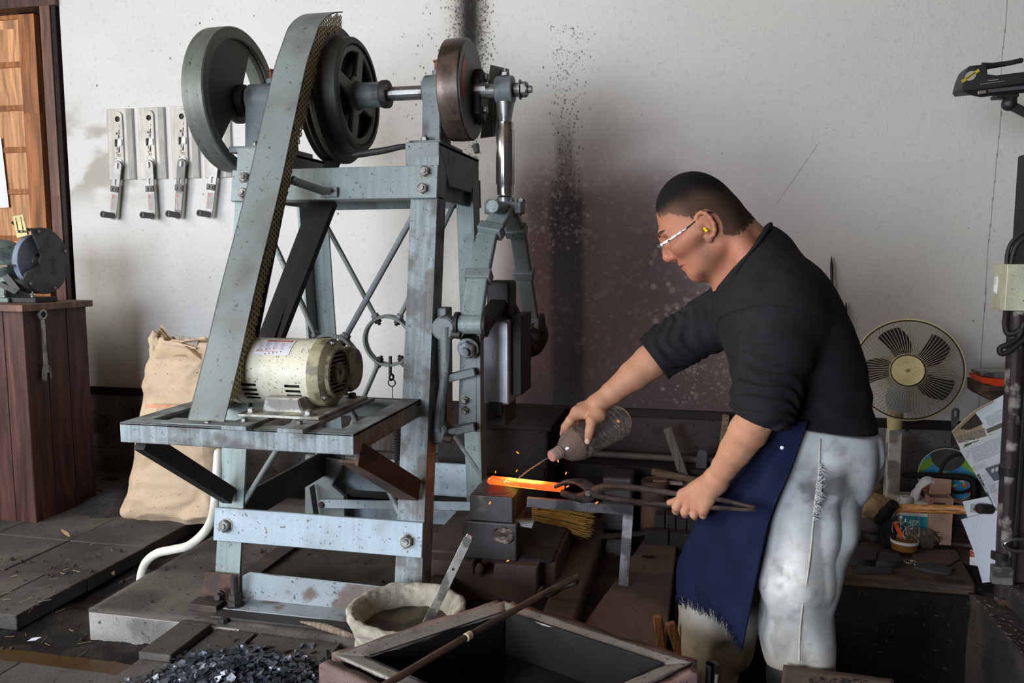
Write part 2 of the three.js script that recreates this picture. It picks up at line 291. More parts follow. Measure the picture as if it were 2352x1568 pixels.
{ let n = 1;
  const win = (x0, x1, y0, y1, z0, z1, along) => {
    const w = struct('window_' + n++, bx(x0, x1, y0, y1, z0, z1, 0), M.pane);
    const f = []; const k = 0.03;
    if (along === 'x') { for (let i = 0; i <= 4; i++) { const x = mix(x0, x1, i / 4); f.push(bx(x - k / 2, x + k / 2, y0, y1, z0 - 0.03, z1 + 0.01, 0)); } for (const y of [y0, (y0 + y1) / 2, y1]) f.push(bx(x0, x1, y - k / 2, y + k / 2, z0 - 0.03, z1 + 0.01, 0)); }
    else { for (let i = 0; i <= 4; i++) { const z = mix(z0, z1, i / 4); f.push(bx(x0 - 0.01, x1 + 0.03, y0, y1, z - k / 2, z + k / 2, 0)); } for (const y of [y0, (y0 + y1) / 2, y1]) f.push(bx(x0 - 0.01, x1 + 0.03, y - k / 2, y + k / 2, z0, z1, 0)); }
    part(w, 'window_frame', f, M.woodDark);
  };
  win(-3.85, -1.05, 0.3, 2.0, 6.55, 6.57, 'x'); win(-4.08, -4.06, 0.9, 2.5, 1.8, 4.6, 'z');
}
// doorway in the back wall, dark room behind it
struct('trim_2', [bx(-2.892, -2.838, 0, 2.19, -0.14, 0.018, 0.003)], M.jamb);
struct('trim_3', [bx(-2.838, -2.815, 0, 2.19, -0.14, 0.010, 0.002)], M.bandDark);
struct('trim_4', bx(-4.0, -2.80, 2.125, 2.19, -0.14, 0.02, 0.003), M.woodDark);
struct('wall_vestibule', [bx(-4.3, -2.2, -0.1, 2.6, -2.3, -2.2, 0), bx(-4.3, -4.2, -0.1, 2.6, -2.2, -0.14, 0), bx(-2.3, -2.2, -0.1, 2.6, -2.2, -0.14, 0), bx(-4.3, -2.2, 2.5, 2.6, -2.2, -0.14, 0), bx(-4.3, -2.2, -0.1, 0, -2.2, 0, 0)], M.woodDark);
{ const w = struct('window_3', bx(-4.16, -3.83, 1.30, 1.93, -2.19, -2.17, 0), std({ color: 0xa8b6c4, emissive: 0xa9bccd, emissiveIntensity: 0.4, roughness: 0.8 }));
  part(w, 'window_frame', [bx(-4.20, -4.16, 1.24, 1.99, -2.2, -2.14, 0), bx(-3.83, -3.79, 1.24, 1.99, -2.2, -2.14, 0), bx(-4.2, -3.79, 1.93, 1.99, -2.2, -2.14, 0), bx(-4.2, -3.79, 1.24, 1.30, -2.2, -2.14, 0), bx(-4.06, -3.92, 1.30, 1.93, -2.2, -2.15, 0)], M.bandDark); }
{ // sliding door: stiles, rails and one board per opening
  const d = thing('sliding_door', 'orange-brown wooden sliding door of stacked square boards in a darker frame, half closing the doorway', 'door', [-3.4, 0, -0.07]);
  const z0 = -0.085, z1 = -0.05, xr = -2.985, xs = -3.075;
  part(d, 'stile', bx(xs, xr, 0.01, 2.12, z0, z1, 0.003), M.doorFrame); part(d, 'stile', bx(-3.97, -3.90, 0.01, 2.12, z0, z1, 0.003), M.doorFrame);
  part(d, 'stile', bx(-3.52, -3.46, 0.01, 2.12, z0, z1, 0.003), M.doorFrame);
  const ys = [0.01, 0.22, 0.48, 0.735, 1.09, 1.31, 1.506, 1.699, 1.897, 2.113, 2.12];
  for (let i = 0; i < ys.length; i++) part(d, 'rail', bx(-3.90, xs, ys[i] - 0.013, ys[i] + 0.013, z0 + 0.002, z1 - 0.002, 0.002), M.doorFrame);
  for (let i = 0; i < ys.length - 1; i++) for (const [a, b] of [[-3.90, -3.52], [-3.46, xs]]) part(d, 'panel', bx(a, b, ys[i] + 0.012, ys[i + 1] - 0.012, z0 + 0.008, z1 - 0.010, 0.001), M.doorPanel);
  const d2 = thing('sliding_door', 'second, darker sliding door standing behind the orange-brown door in the doorway', 'door', [-3.3, 0, -0.12]);
  part(d2, 'stile', bx(-2.985, -2.945, 0.01, 2.12, -0.13, -0.10, 0.003), M.woodDark); part(d2, 'stile', bx(-3.9, -3.85, 0.01, 2.12, -0.13, -0.10, 0.003), M.woodDark);
  part(d2, 'panel', bx(-3.85, -2.985, 0.01, 2.12, -0.122, -0.108, 0), M.woodDark);
  const pt = canvasTex(128, 256, (c) => { c.fillStyle = '#e9eaec'; c.fillRect(0, 0, 128, 256); c.fillStyle = '#9aa0a6'; for (let i = 0; i < 14; i++) c.fillRect(14, 24 + i * 15, 60 + (i * 37) % 40, 3); });
  single('notice_sheet', 'white paper sheet hanging on the sliding door boards', 'paper', keepUV(plate([[0, 0], [0.16, 0.004], [0.14, 0.33], [0, 0.335]], 0.0015, [-3.345, 1.232, -0.047], [1, 0, 0], [0, 1, 0], 0)), std({ color: 0xe9eaec, roughness: 0.9 }), [-3.2, 1.2, -0.047]);
}
// ---------------------------------------------------------------- ground: trodden charcoal earth with a working pit, paving tiles and a foundation slab
const PIT = [0.02, 0.86, 0.615, 2.6];                                   // x0, x1, z0, z1
function field(x0, x1, z0, z1, s, h) {
  const nx = Math.round((x1 - x0) / s), nz = Math.round((z1 - z0) / s), P = [], I = [];
  for (let j = 0; j <= nz; j++) for (let i = 0; i <= nx; i++) { const x = mix(x0, x1, i / nx), z = mix(z0, z1, j / nz); P.push(x, h(x, z), z); }
  for (let j = 0; j < nz; j++) for (let i = 0; i < nx; i++) { const a = j * (nx + 1) + i; I.push(a, a + nx + 1, a + 1, a + 1, a + nx + 1, a + nx + 2); }
  const g = new THREE.BufferGeometry(); g.setAttribute('position', new THREE.Float32BufferAttribute(P, 3)); g.setIndex(I); g.computeVertexNormals(); return g;
}
const earth = (x, z) => -0.055 + 0.022 * noise3(x * 7, 0, z * 7, 5) + 0.016 * noise3(x * 19, 0, z * 19, 6) + 0.010 * noise3(x * 45, 0, z * 45, 7)
  + 0.115 * Math.exp(-(Math.pow((x + 2.25) / 0.20, 2) + Math.pow((z - 0.46) / 0.20, 2))) + 0.045 * Math.exp(-Math.pow((z - 0.15) / 0.2, 2)) * (x < -1.4 ? 1 : 0)
  + (x > -0.75 && z > 0.3 && z < 1.2 ? 0.035 : 0);
const floorM = struct('floor', [field(-3.2, -0.02, 0, 2.2, 0.02, (x, z) => (x > -0.06 ? -0.06 : earth(x, z))), bx(-4.0, -3.2, -0.2, -0.05, 0, 6.5, 0), bx(-3.2, 0.02, -0.2, -0.05, 2.2, 6.5, 0), bx(0.0, 3.1, -0.2, -0.05, 2.6, 6.5, 0)], M.dirt);
{ const R = rng(5); let k = 0;
  const tilePart = (x0, x1, z0, z1, top, t = 0.045) => { const g = bx(x0 + 0.0015, x1 - 0.0015, top - t, top, z0 + 0.0015, z1 - 0.0015, 0.004); const cx = (x0 + x1) / 2, cz = (z0 + z1) / 2; g.translate(-cx, 0, -cz).rotateX((R() - 0.5) * 0.008).rotateZ((R() - 0.5) * 0.008).translate(cx, (R() - 0.5) * 0.004, cz); part(floorM, 'paving_tile', g, k++ % 2 ? M.tile : M.tile2); };
  for (let j = 0; j < 5; j++) { const z0 = 0.05 + j * 0.2725, z1 = z0 + 0.2725, off = [0.14, 0.31, 0.31, 0.31, 0.15][j]; let x = -1.82, w = off; while (x > -3.6) { tilePart(x - w, x, z0, z1, 0); x -= w; w = 0.31; } }
  for (const [a, b] of [[-3.0, -2.58], [-2.58, -2.16], [-2.16, -1.60], [-1.60, -1.315]]) tilePart(a, b, 1.62, 1.95, 0);
  // narrow stones laid against the slab
  const strips = [[-1.305, -1.212, 1.398, 1.575, 0.034], [-1.30, -1.20, 1.575, 1.75, 0.02], [-1.205, -1.085, 1.395, 1.58, 0.022], [-1.08, -0.845, 1.395, 1.50, 0.02], [-1.08, -0.86, 1.505, 1.66, 0.014], [-1.2, -1.085, 1.585, 1.78, 0.012], [-0.855, -0.70, 1.45, 1.75, 0.006]];
  for (const [a, b, c, d, t] of strips) tilePart(a, b, c, d, t, 0.04);
}
{ const s = thing('foundation_slab', 'low grey concrete slab under the blue-grey power hammer, one corner chipped pale', 'slab', [-1.1, -0.06, 0.9]);
  part(s, 'slab_body', rough(new THREE.BoxGeometry(0.93, 0.10, 1.05, 40, 5, 44).translate(-1.135, -0.016, 0.866), 0.004, 18, 8), M.slabTop);
  part(s, 'front_face', plate([[0, 0], [0.46, 0], [0.46, 0.078], [0, 0.080]], 0.004, [-1.598, -0.055, 1.390], [1, 0, 0], [0, 1, 0], 0.001), M.concrete);
}
part(floorM, 'damp_mud', field(-1.95, -1.30, 1.50, 1.62, 0.02, (x, z) => -0.046 + 0.004 * noise3(x * 30, 0, z * 30, 9)), std({ color: 0x4a3416, roughness: 0.35 }), 'rusty brown damp mud');
// pit where the smith stands
struct('pit_wall', [bx(-0.02, 0.02, -0.5, -0.03, 0.575, 2.6, 0), bx(-0.02, 0.9, -0.5, -0.035, 0.575, 0.615, 0), bx(-0.02, 0.9, -0.5, -0.05, 2.6, 2.64, 0), bx(-0.02, 0.9, -0.54, -0.40, 0.575, 2.64, 0)], M.pit);
// ---------------------------------------------------------------- power hammer
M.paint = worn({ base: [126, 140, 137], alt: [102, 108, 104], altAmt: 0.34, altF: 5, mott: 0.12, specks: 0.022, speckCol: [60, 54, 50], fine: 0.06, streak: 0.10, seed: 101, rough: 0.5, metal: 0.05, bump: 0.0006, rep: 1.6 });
M.paintLowLit = worn({ base: [158, 174, 183], alt: [132, 140, 147], altAmt: 0.36, altF: 4, mott: 0.10, specks: 0.02, speckCol: [62, 52, 48], fine: 0.05, streak: 0.06, seed: 102, rough: 0.5, bump: 0.0006, rep: 1.4 });  // lower parts: same paint, with the brighter bluish light put into its colour
M.paintRust = worn({ base: [138, 149, 154], alt: [98, 84, 78], altAmt: 0.48, altF: 9, mott: 0.15, specks: 0.03, speckCol: [58, 46, 42], seed: 103, rough: 0.7, bump: 0.001, rep: 1.5 });
M.paintGuard = worn({ base: [112, 119, 117], alt: [90, 94, 91], altAmt: 0.42, altF: 3, mott: 0.16, specks: 0.022, speckCol: [62, 60, 56], fine: 0.04, seed: 104, rough: 0.5, rep: 1.3 });
M.paintCast = worn({ base: [112, 120, 119], alt: [80, 83, 81], altAmt: 0.4, altF: 7, mott: 0.16, specks: 0.02, fine: 0.08, seed: 105, rough: 0.55, bump: 0.0012, rep: 2 });
M.paintWorn = worn({ base: [126, 136, 138], alt: [92, 90, 86], altAmt: 0.42, altF: 8, mott: 0.2, specks: 0.035, speckCol: [70, 62, 56], fine: 0.12, streak: 0.25, seed: 106, rough: 0.55, bump: 0.001, rep: 2 });
M.wheel = worn({ base: [92, 97, 90], mott: 0.12, specks: 0.01, fine: 0.06, streak: 0.12, seed: 107, rough: 0.5, metal: 0.2, rep: 2, size: 256 });
M.wheelDark = worn({ base: [62, 62, 56], mott: 0.18, specks: 0.01, fine: 0.06, seed: 108, rough: 0.55, metal: 0.2, rep: 2, size: 256 });
M.iron = worn({ base: [58, 54, 52], alt: [80, 68, 60], altAmt: 0.35, mott: 0.25, specks: 0.02, fine: 0.14, seed: 109, rough: 0.6, metal: 0.35, bump: 0.001, rep: 2 });
M.ironDark = worn({ base: [36, 34, 33], mott: 0.25, specks: 0.015, speckCol: [70, 66, 62], fine: 0.14, seed: 110, rough: 0.6, metal: 0.3, rep: 2, size: 256 });
M.rust = worn({ base: [92, 66, 52], alt: [64, 50, 44], altAmt: 0.45, mott: 0.3, specks: 0.03, fine: 0.18, seed: 111, rough: 0.85, bump: 0.0015, rep: 2 });
M.rim = worn({ base: [104, 88, 78], alt: [84, 70, 62], altAmt: 0.4, mott: 0.1, specks: 0.005, fine: 0.05, streak: 0.1, seed: 112, rough: 0.42, metal: 0.55, rep: 2, size: 256 });
M.steel = worn({ base: [178, 176, 172], mott: 0.08, specks: 0.004, fine: 0.05, streak: 0.12, seed: 113, rough: 0.24, metal: 0.95, rep: 3, size: 256 });
M.steelDull = worn({ base: [142, 140, 136], alt: [96, 90, 84], altAmt: 0.3, mott: 0.14, specks: 0.02, fine: 0.08, seed: 114, rough: 0.42, metal: 0.75, rep: 4, size: 256 });
M.nut = worn({ base: [136, 134, 128], alt: [84, 78, 72], altAmt: 0.35, mott: 0.2, specks: 0.03, fine: 0.1, seed: 115, rough: 0.5, metal: 0.5, rep: 8, size: 256 });
M.black = worn({ base: [26, 25, 24], mott: 0.2, specks: 0, fine: 0.12, seed: 116, rough: 0.7, rep: 3, size: 128 });
M.rubber = worn({ base: [32, 31, 31], mott: 0.15, specks: 0.01, speckCol: [80, 78, 74], fine: 0.1, seed: 117, rough: 0.6, rep: 4, size: 128 });
M.perf = worn({ base: [150, 136, 98], mott: 0.2, specks: 0.02, fine: 0.12, seed: 118, rough: 0.55, metal: 0.3, rep: 4, size: 128 });
M.red = worn({ base: [186, 58, 36], mott: 0.1, specks: 0.01, fine: 0.06, seed: 119, rough: 0.5, rep: 4, size: 128 });
M.copper = worn({ base: [126, 70, 52], mott: 0.15, specks: 0.01, fine: 0.08, seed: 120, rough: 0.45, metal: 0.6, rep: 6, size: 128 });

const H = thing('power_hammer', 'tall blue-grey belt-driven power hammer with spoked wheels, slanted belt cover and motor shelf', 'power hammer', [-1.0, 0.034, 0.9]);
const zf = (y) => 1.252 - 0.1625 * (y - 0.035), zr = (y) => 0.50 + 0.10 * (y - 0.035);     // front and rear leaning planes
const XL = -1.303, XR = -0.684, LW = 0.077;
{ // legs: rolled angles, one flange to the front (or rear), the other along the side
  const leg = (x, s, zfun, zs, mat, lab) => {
    const y0 = 0.04, y1 = 1.318, a = [x, y0, zfun(y0)], b = [x, y1, zfun(y1)], L = len(sub(b, a)), t = 0.009;
    const sh = [[0, 0], [s * LW, 0], [s * LW, t], [s * t, t], [s * t, 0.078], [0, 0.078]]; if (s < 0) sh.reverse();
    const d = unit(sub(b, a)), g = new THREE.ExtrudeGeometry(new THREE.Shape(sh.map((p) => new THREE.Vector2(p[0], zs > 0 ? -p[1] : p[1]))), { depth: L, bevelEnabled: true, bevelThickness: 0.001, bevelSize: 0.0015, bevelOffset: -0.0015, bevelSegments: 1 });
    const ez = v3(d), ex = new THREE.Vector3(1, 0, 0), ey = ez.clone().cross(ex).multiplyScalar(-1);   // outline y points to +z
    const m = new THREE.Matrix4().makeBasis(ex, ey, ez); g.applyMatrix4(m).translate(...a);
    if (m.determinant() < 0) { const p = prep(g), ar = p.attributes.position.array, nn = p.attributes.normal.array; for (let i = 0; i < ar.length; i += 9) for (let k = 0; k < 3; k++) { let q = ar[i + 3 + k]; ar[i + 3 + k] = ar[i + 6 + k]; ar[i + 6 + k] = q; q = nn[i + 3 + k]; nn[i + 3 + k] = nn[i + 6 + k]; nn[i + 6 + k] = q; } p.deleteAttribute('uv'); return part(H, 'leg', p, mat, lab); }
    return part(H, 'leg', g, mat, lab);
  };
  leg(XL, 1, zf, 1, M.paint); leg(XR, -1, zf, 1, M.paintWorn); leg(XL, 1, zr, -1, M.paint); leg(XR, -1, zr, -1, M.paint);
  // caps that tie front and rear legs under the bearings
  for (const [x0, x1] of [[XL, XL + 0.105], [XR - 0.098, XR + 0.001]]) {
    part(H, 'top_cap', [bx(x0, x1, 1.305, 1.318, zr(1.31) - 0.002, zf(1.31) + 0.003, 0.003), slab3([[x1, 1.318, zr(1.31)], [x1, 1.318, zf(1.31)], [x1, 1.305, zf(1.3)], [x1, 1.205, zf(1.2) - 0.11], [x1, 1.205, zr(1.2) + 0.10], [x1, 1.305, zr(1.3)]], 0.008), bx(x0, x1, 1.25, 1.318, zf(1.28) - 0.006, zf(1.3) + 0.004, 0.003), bx(x0, x1, 1.25, 1.318, zr(1.3) - 0.004, zr(1.28) + 0.006, 0.003)], M.paintCast);
  }
  // cross beams, front and rear
  const beamF = (y0, y1, x0, x1, t, mat, lab) => part(H, 'cross_beam', slab3([[x0, y0, zf(y0) + t], [x1, y0, zf(y0) + t], [x1, y1, zf(y1) + t], [x0, y1, zf(y1) + t]], t, 0.0015), mat, lab);
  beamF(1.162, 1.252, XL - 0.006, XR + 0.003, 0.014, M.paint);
  part(H, 'cross_beam', bx(XL, XR, 1.160, 1.168, zf(1.16) - 0.06, zf(1.16) + 0.010, 0.002), M.paintGuard);
  beamF(0.198, 0.290, XL - 0.004, XR + 0.001, 0.014, M.paintLowLit, 'lower front beam, brighter low light painted in as pale blue');
  part(H, 'cross_beam', slab3([[XL, 0.205, zr(0.2)], [XR, 0.205, zr(0.2)], [XR, 0.262, zr(0.26)], [XL, 0.262, zr(0.26)]], 0.012), M.paintLowLit);
  part(H, 'cross_beam', slab3([[XL, 0.14, zr(0.14)], [XR, 0.14, zr(0.14)], [XR, 0.262, zr(0.26)], [XL, 0.262, zr(0.26)]], 0.010), M.paintLowLit);
  part(H, 'cross_beam', slab3([[XL, 0.03, zr(0.03) + 0.01], [XR, 0.03, zr(0.03) + 0.01], [XR, 0.085, zr(0.085) + 0.01], [XL, 0.085, zr(0.085) + 0.01]], 0.010), M.paintLowLit);
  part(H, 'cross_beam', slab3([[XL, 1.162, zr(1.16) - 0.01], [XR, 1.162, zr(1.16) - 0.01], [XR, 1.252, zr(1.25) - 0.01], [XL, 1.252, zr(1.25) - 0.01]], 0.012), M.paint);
  for (const x of [XL + 0.03]) part(H, 'side_beam', bx(x - 0.006, x + 0.006, 0.215, 0.305, zr(0.3) + 0.01, zf(0.3) - 0.01, 0.002), M.ironDark);  // dark colour here is the shade on the beam's right-facing side
  for (const x of [XL + 0.03, XR - 0.035]) part(H, 'side_beam', bx(x - 0.006, x + 0.006, 1.165, 1.245, zr(1.2) + 0.01, zf(1.2) - 0.01, 0.002), M.paint);
  const nrm = unit([0, 0.1625, 1]);
  for (const [x, y, s] of [[XL + 0.037, 1.228, 0.026], [XL + 0.037, 1.183, 0.026], [-0.717, 1.233, 0.026], [-0.721, 1.186, 0.026], [-1.268, 0.241, 0.030], [-0.724, 0.239, 0.030]]) part(H, 'bolt', hexNut([x, y, zf(y) + 0.013], nrm, s), M.nut);
}
{ // base: bent channel between the feet, foot plates, anchor bolt
  part(H, 'base_channel', [slab3([[-1.226, 0.04, 1.262], [-0.765, 0.04, 1.262], [-0.765, 0.112, 1.250], [-1.19, 0.118, 1.250], [-1.226, 0.098, 1.253]], 0.008, 0.002), bx(-1.226, -0.70, 0.037, 0.045, 1.20, 1.33, 0.002)], M.paintRust);
  part(H, 'base_channel', bx(-1.31, -0.68, 0.037, 0.085, 0.49, 0.505, 0.002), M.paintRust);
  for (const x of [XL + 0.02, XR - 0.02]) part(H, 'base_rail', bx(x - 0.03, x + 0.03, 0.036, 0.046, 0.46, 1.28, 0.002), M.iron);
  part(H, 'foot_plate', slab3([[-1.333, 0.042, 1.275], [-1.21, 0.042, 1.275], [-1.213, 0.112, 1.262], [-1.32, 0.112, 1.262]], 0.012, 0.002), M.rust, 'rusty sloping foot plate');
  part(H, 'shim', bx(-1.322, -1.235, 0.035, 0.055, 1.295, 1.345, 0.002), M.iron);
  part(H, 'anchor_bolt', [cyl([-1.203, 0.04, 1.305], [-1.203, 0.128, 1.305], 0.0105), hexNut([-1.203, 0.044, 1.305], [0, 1, 0], 0.036, 0), hexNut([-1.203, 0.060, 1.305], [0, 1, 0], 0.032, 0)], M.iron, 'upright rusty anchor bolt with two nuts');
  part(H, 'anchor_bolt', [cyl([-1.253, 0.066, 1.295], [-1.253, 0.066, 1.315], 0.010), hexNut([-1.253, 0.066, 1.29], [0, 0, 1], 0.022, 0)], M.iron);
  part(H, 'base_strip', bx(-1.235, -0.70, 0.035, 0.043, 1.27, 1.375, 0.002), M.iron);
}
{ // motor shelf: angle-iron tray with diagonal braces
  const Y = 0.615, Z1 = 1.605, x0 = -1.297, x1 = -0.709;
  part(H, 'shelf_bar', [bx(x0, x1, 0.567, Y, Z1 - 0.007, Z1, 0.003), bx(x0, x1, Y - 0.008, Y, Z1 - 0.05, Z1, 0.003)], M.paintWorn, 'scuffed front bar of the motor shelf');
  for (const [x, s] of [[x0, 1], [x1, -1]]) part(H, 'shelf_bar', [bx(Math.min(x, x + s * 0.007), Math.max(x, x + s * 0.007), 0.567, Y, zf(0.6) - 0.02, Z1 - 0.002, 0.002), bx(Math.min(x, x + s * 0.05), Math.max(x, x + s * 0.05), Y - 0.008, Y - 0.0005, zf(0.6) - 0.02, Z1 - 0.004, 0.002)], M.paintWorn);
  part(H, 'shelf_bar', [bx(x0, x1, 0.555, 0.606, zf(0.6) - 0.028, zf(0.6) - 0.015, 0.002), bx(x0, x1, 0.598, 0.607, zf(0.6) - 0.02, zf(0.6) + 0.03, 0.002)], M.paintGuard);
  part(H, 'shelf_brace', bar([x0 + 0.035, 0.566, Z1 - 0.03], [XL + 0.04, 0.325, zf(0.325) + 0.014], 0.046, 0.03, [1, 0, 0]), M.ironDark);
  part(H, 'shelf_brace', [bar([x1 - 0.004, 0.563, Z1 - 0.035], [XR - 0.016, 0.375, zf(0.37) + 0.01], 0.055, 0.008, [1, 0, 0]), bar([x1 - 0.03, 0.540, Z1 - 0.05], [XR - 0.042, 0.350, zf(0.35) + 0.012], 0.008, 0.055, [1, 0, 0])], M.rust, 'rusty brown diagonal brace under the shelf');
  for (const x of [-0.985, -0.848]) { const r = part(H, 'motor_rail', bx(x - 0.031, x + 0.031, Y, Y + 0.010, 1.215, 1.628, 0.002), M.paintWorn); part(r, 'rail_bolt', hexNut([x - 0.004, Y + 0.010, 1.575], [0, 1, 0], 0.014, 0), M.nut); }
  part(H, 'shelf_bolt', hexNut([-1.08, Y, 1.58], [0, 1, 0], 0.014, 0), M.nut);
  part(H, 'shelf_plate', bx(-1.19, -1.03, Y, Y + 0.004, 1.545, 1.60, 0.001), M.paintGuard);
}
// shaft, bearings, wheels
const SY = 1.495, SZ = 0.84;
{ part(H, 'shaft', turned([-1.50, SY, SZ], [1, 0, 0], [[0, 0], [0.021, 0], [0.021, 0.9], [0, 0.9]], 28), M.steelDull, 'bare turned steel shaft');
  const bearing = (xa, xb) => {
    const b = part(H, 'bearing_block', [turned([xa, SY, SZ], [1, 0, 0], [[0.021, 0], [0.043, 0], [0.049, 0.006], [0.049, xb - xa - 0.004], [0.045, xb - xa], [0.021, xb - xa]], 32),
      plate([[-0.058, 0], [0.058, 0], [0.046, 0.155], [-0.046, 0.155]], xb - xa - 0.014, [xa + 0.007, 1.334, SZ], [0, 0, -1], [0, 1, 0], 0.003), bx(xa - 0.014, xb + 0.014, 1.318, 1.337, SZ - 0.115, SZ + 0.115, 0.004)], M.paintCast);
    part(b, 'grease_cup', [cyl([(xa + xb) / 2 + 0.004, SY + 0.047, SZ], [(xa + xb) / 2 + 0.004, SY + 0.062, SZ], 0.016), hexNut([(xa + xb) / 2 + 0.004, SY + 0.055, SZ], [0, 1, 0], 0.018, 0)], M.paintCast);
    part(b, 'oiler', [cyl([(xa + xb) / 2 + 0.004, SY + 0.06, SZ], [(xa + xb) / 2 + 0.004, SY + 0.088, SZ], 0.0085), cyl([(xa + xb) / 2 + 0.004, SY + 0.086, SZ], [(xa + xb) / 2 + 0.004, SY + 0.092, SZ], 0.0125)], M.copper);
    for (const z of [SZ + 0.088, SZ - 0.088]) part(b, 'bolt', hexNut([(xa + xb) / 2 - 0.008, 1.337, z], [0, 1, 0], 0.022), M.nut);
    part(b, 'clamp_ear', bx(xa + 0.012, xa + 0.03, SY + 0.03, SY + 0.066, SZ - 0.085, SZ - 0.05, 0.003), M.ironDark);
  };
  bearing(-1.375, -1.235); bearing(-0.792, -0.722);
  // flywheel
  const fx0 = -1.472, fx1 = -1.400, fr = 0.222, f = part(H, 'flywheel', turned([fx0, SY, SZ], [1, 0, 0], [[fr - 0.034, 0], [fr - 0.004, 0], [fr, 0.004], [fr + 0.001, 0.036], [fr, fx1 - fx0 - 0.004], [fr - 0.004, fx1 - fx0], [fr - 0.032, fx1 - fx0], [fr - 0.036, fx1 - fx0 - 0.005], [fr - 0.036, 0.005], [fr - 0.034, 0]], 72), M.wheel);
  const web = new THREE.Shape(); web.absarc(0, 0, fr - 0.034, 0, Math.PI * 2);
  const sector = (a, b, r0, r1) => { const p = new THREE.Path(); p.absarc(0, 0, r1, a, b, false); p.absarc(0, 0, r0, b, a, true); p.closePath(); return p; };
  part(f, 'web', plate(web, 0.018, [fx1 - 0.03, SY, SZ], [0, 0, -1], [0, 1, 0], 0.002, [sector(0.02, 1.18, 0.052, fr - 0.040), sector(-2.25, -0.35, 0.070, fr - 0.040)], 40), M.wheelDark);
  part(f, 'hub', turned([fx0 - 0.01, SY, SZ], [1, 0, 0], [[0.021, 0], [0.046, 0], [0.050, 0.004], [0.050, 0.09], [0.044, 0.098], [0.021, 0.1]], 32), M.ironDark);
  // belt pulley: grooved sheave and a stepped, spoked face
  const q = part(H, 'belt_pulley', turned([-1.118, SY, SZ], [1, 0, 0], [[0.03, 0], [0.196, 0], [0.205, 0.006], [0.196, 0.016], [0.205, 0.026], [0.196, 0.036], [0.205, 0.046], [0.205, 0.058], [0.198, 0.064], [0.176, 0.066], [0.172, 0.074], [0.170, 0.108], [0.166, 0.113], [0.152, 0.114], [0.148, 0.104], [0.148, 0.075], [0.03, 0.072]], 72), M.wheelDark);
  const face = new THREE.Shape(); face.absarc(0, 0, 0.150, 0, Math.PI * 2);
  const win = (a) => { const p = new THREE.Path(), r0 = 0.058, r1 = 0.128, w = 0.62; p.absarc(0, 0, r1, a - w, a + w, false); p.absarc(0, 0, r0, a + w * 0.55, a - w * 0.55, true); p.closePath(); return p; };
  part(q, 'spoked_face', plate(face, 0.016, [-1.026, SY, SZ], [0, 0, -1], [0, 1, 0], 0.004, [0, 1, 2, 3].map((k) => win(0.55 + k * Math.PI / 2)), 40), M.wheel);
  part(q, 'hub', turned([-1.03, SY, SZ], [1, 0, 0], [[0.021, 0], [0.055, 0], [0.040, 0.03], [0.038, 0.040], [0.038, 0.098], [0.035, 0.102], [0.021, 0.102]], 36), M.paintCast);
  part(q, 'collar', turned([-0.930, SY, SZ], [1, 0, 0], [[0.021, 0], [0.040, 0], [0.042, 0.004], [0.042, 0.018], [0.040, 0.022], [0.021, 0.022]], 32), M.iron);
  part(q, 'set_screw', cyl([-0.918, SY + 0.012, SZ + 0.03], [-0.900, SY + 0.012, SZ + 0.036], 0.008), M.steelDull);
  // crank disc
  const k = part(H, 'crank_disc', turned([-0.712, SY, SZ], [1, 0, 0], [[0.021, 0], [0.144, 0], [0.147, 0.003], [0.148, 0.030], [0.147, 0.062], [0.143, 0.066], [0, 0.066]], 72), M.rim);
  part(k, 'disc_face', turned([-0.647, SY, SZ], [1, 0, 0], [[0, 0], [0.142, 0], [0.142, 0.0025], [0, 0.0035]], 64), M.wheel);
  part(k, 'red_patch', plate(sector2(0.086, 0.118, 2.35, 3.55), 0.001, [-0.6445, SY, SZ], [0, 0, -1], [0, 1, 0], 0, [], 16), M.red, 'red painted patch');
  const cb = part(k, 'crank_block', [plate([[-0.022, -0.062], [0.045, -0.085], [0.072, -0.02], [0.062, 0.06], [0.012, 0.075], [-0.02, 0.04]], 0.03, [-0.645, SY - 0.01, SZ - 0.005], [0, 0, -1], [0, 1, 0], 0.005)], M.ironDark);
  for (const [dz, dy] of [[-0.035, 0.052], [-0.005, 0.018], [-0.02, -0.045]]) part(cb, 'bolt', hexNut([-0.616, SY - 0.01 + dy, SZ + dz], [1, 0, 0], 0.022, 0), M.nut);
  part(k, 'crank_pin', [turned([-0.616, SY - 0.005, SZ], [1, 0, 0], [[0, 0], [0.020, 0], [0.020, 0.14], [0, 0.14]], 24), hexNut([-0.500, SY - 0.005, SZ], [1, 0, 0], 0.040, 0.5)], M.nut);
}
function sector2(r0, r1, a, b) { const p = new THREE.Shape(); p.absarc(0, 0, r1, a, b, false); p.absarc(0, 0, r0, b, a, true); p.closePath(); return p; }
{ // bracket and board behind the crank disc
  part(H, 'rear_bracket', [slab3([[-0.641, 1.616, 0.62], [-0.581, 1.6, 0.62], [-0.592, 1.394, 0.62], [-0.676, 1.386, 0.62]], 0.012), bar([-0.612, 1.597, 0.64], [-0.619, 1.389, 0.64], 0.012, 0.06)], M.paintGuard);
  part(H, 'conduit_post', cyl([-0.712, 1.38, 0.55], [-0.708, 1.348, 0.55], 0.010), M.paintCast);
}
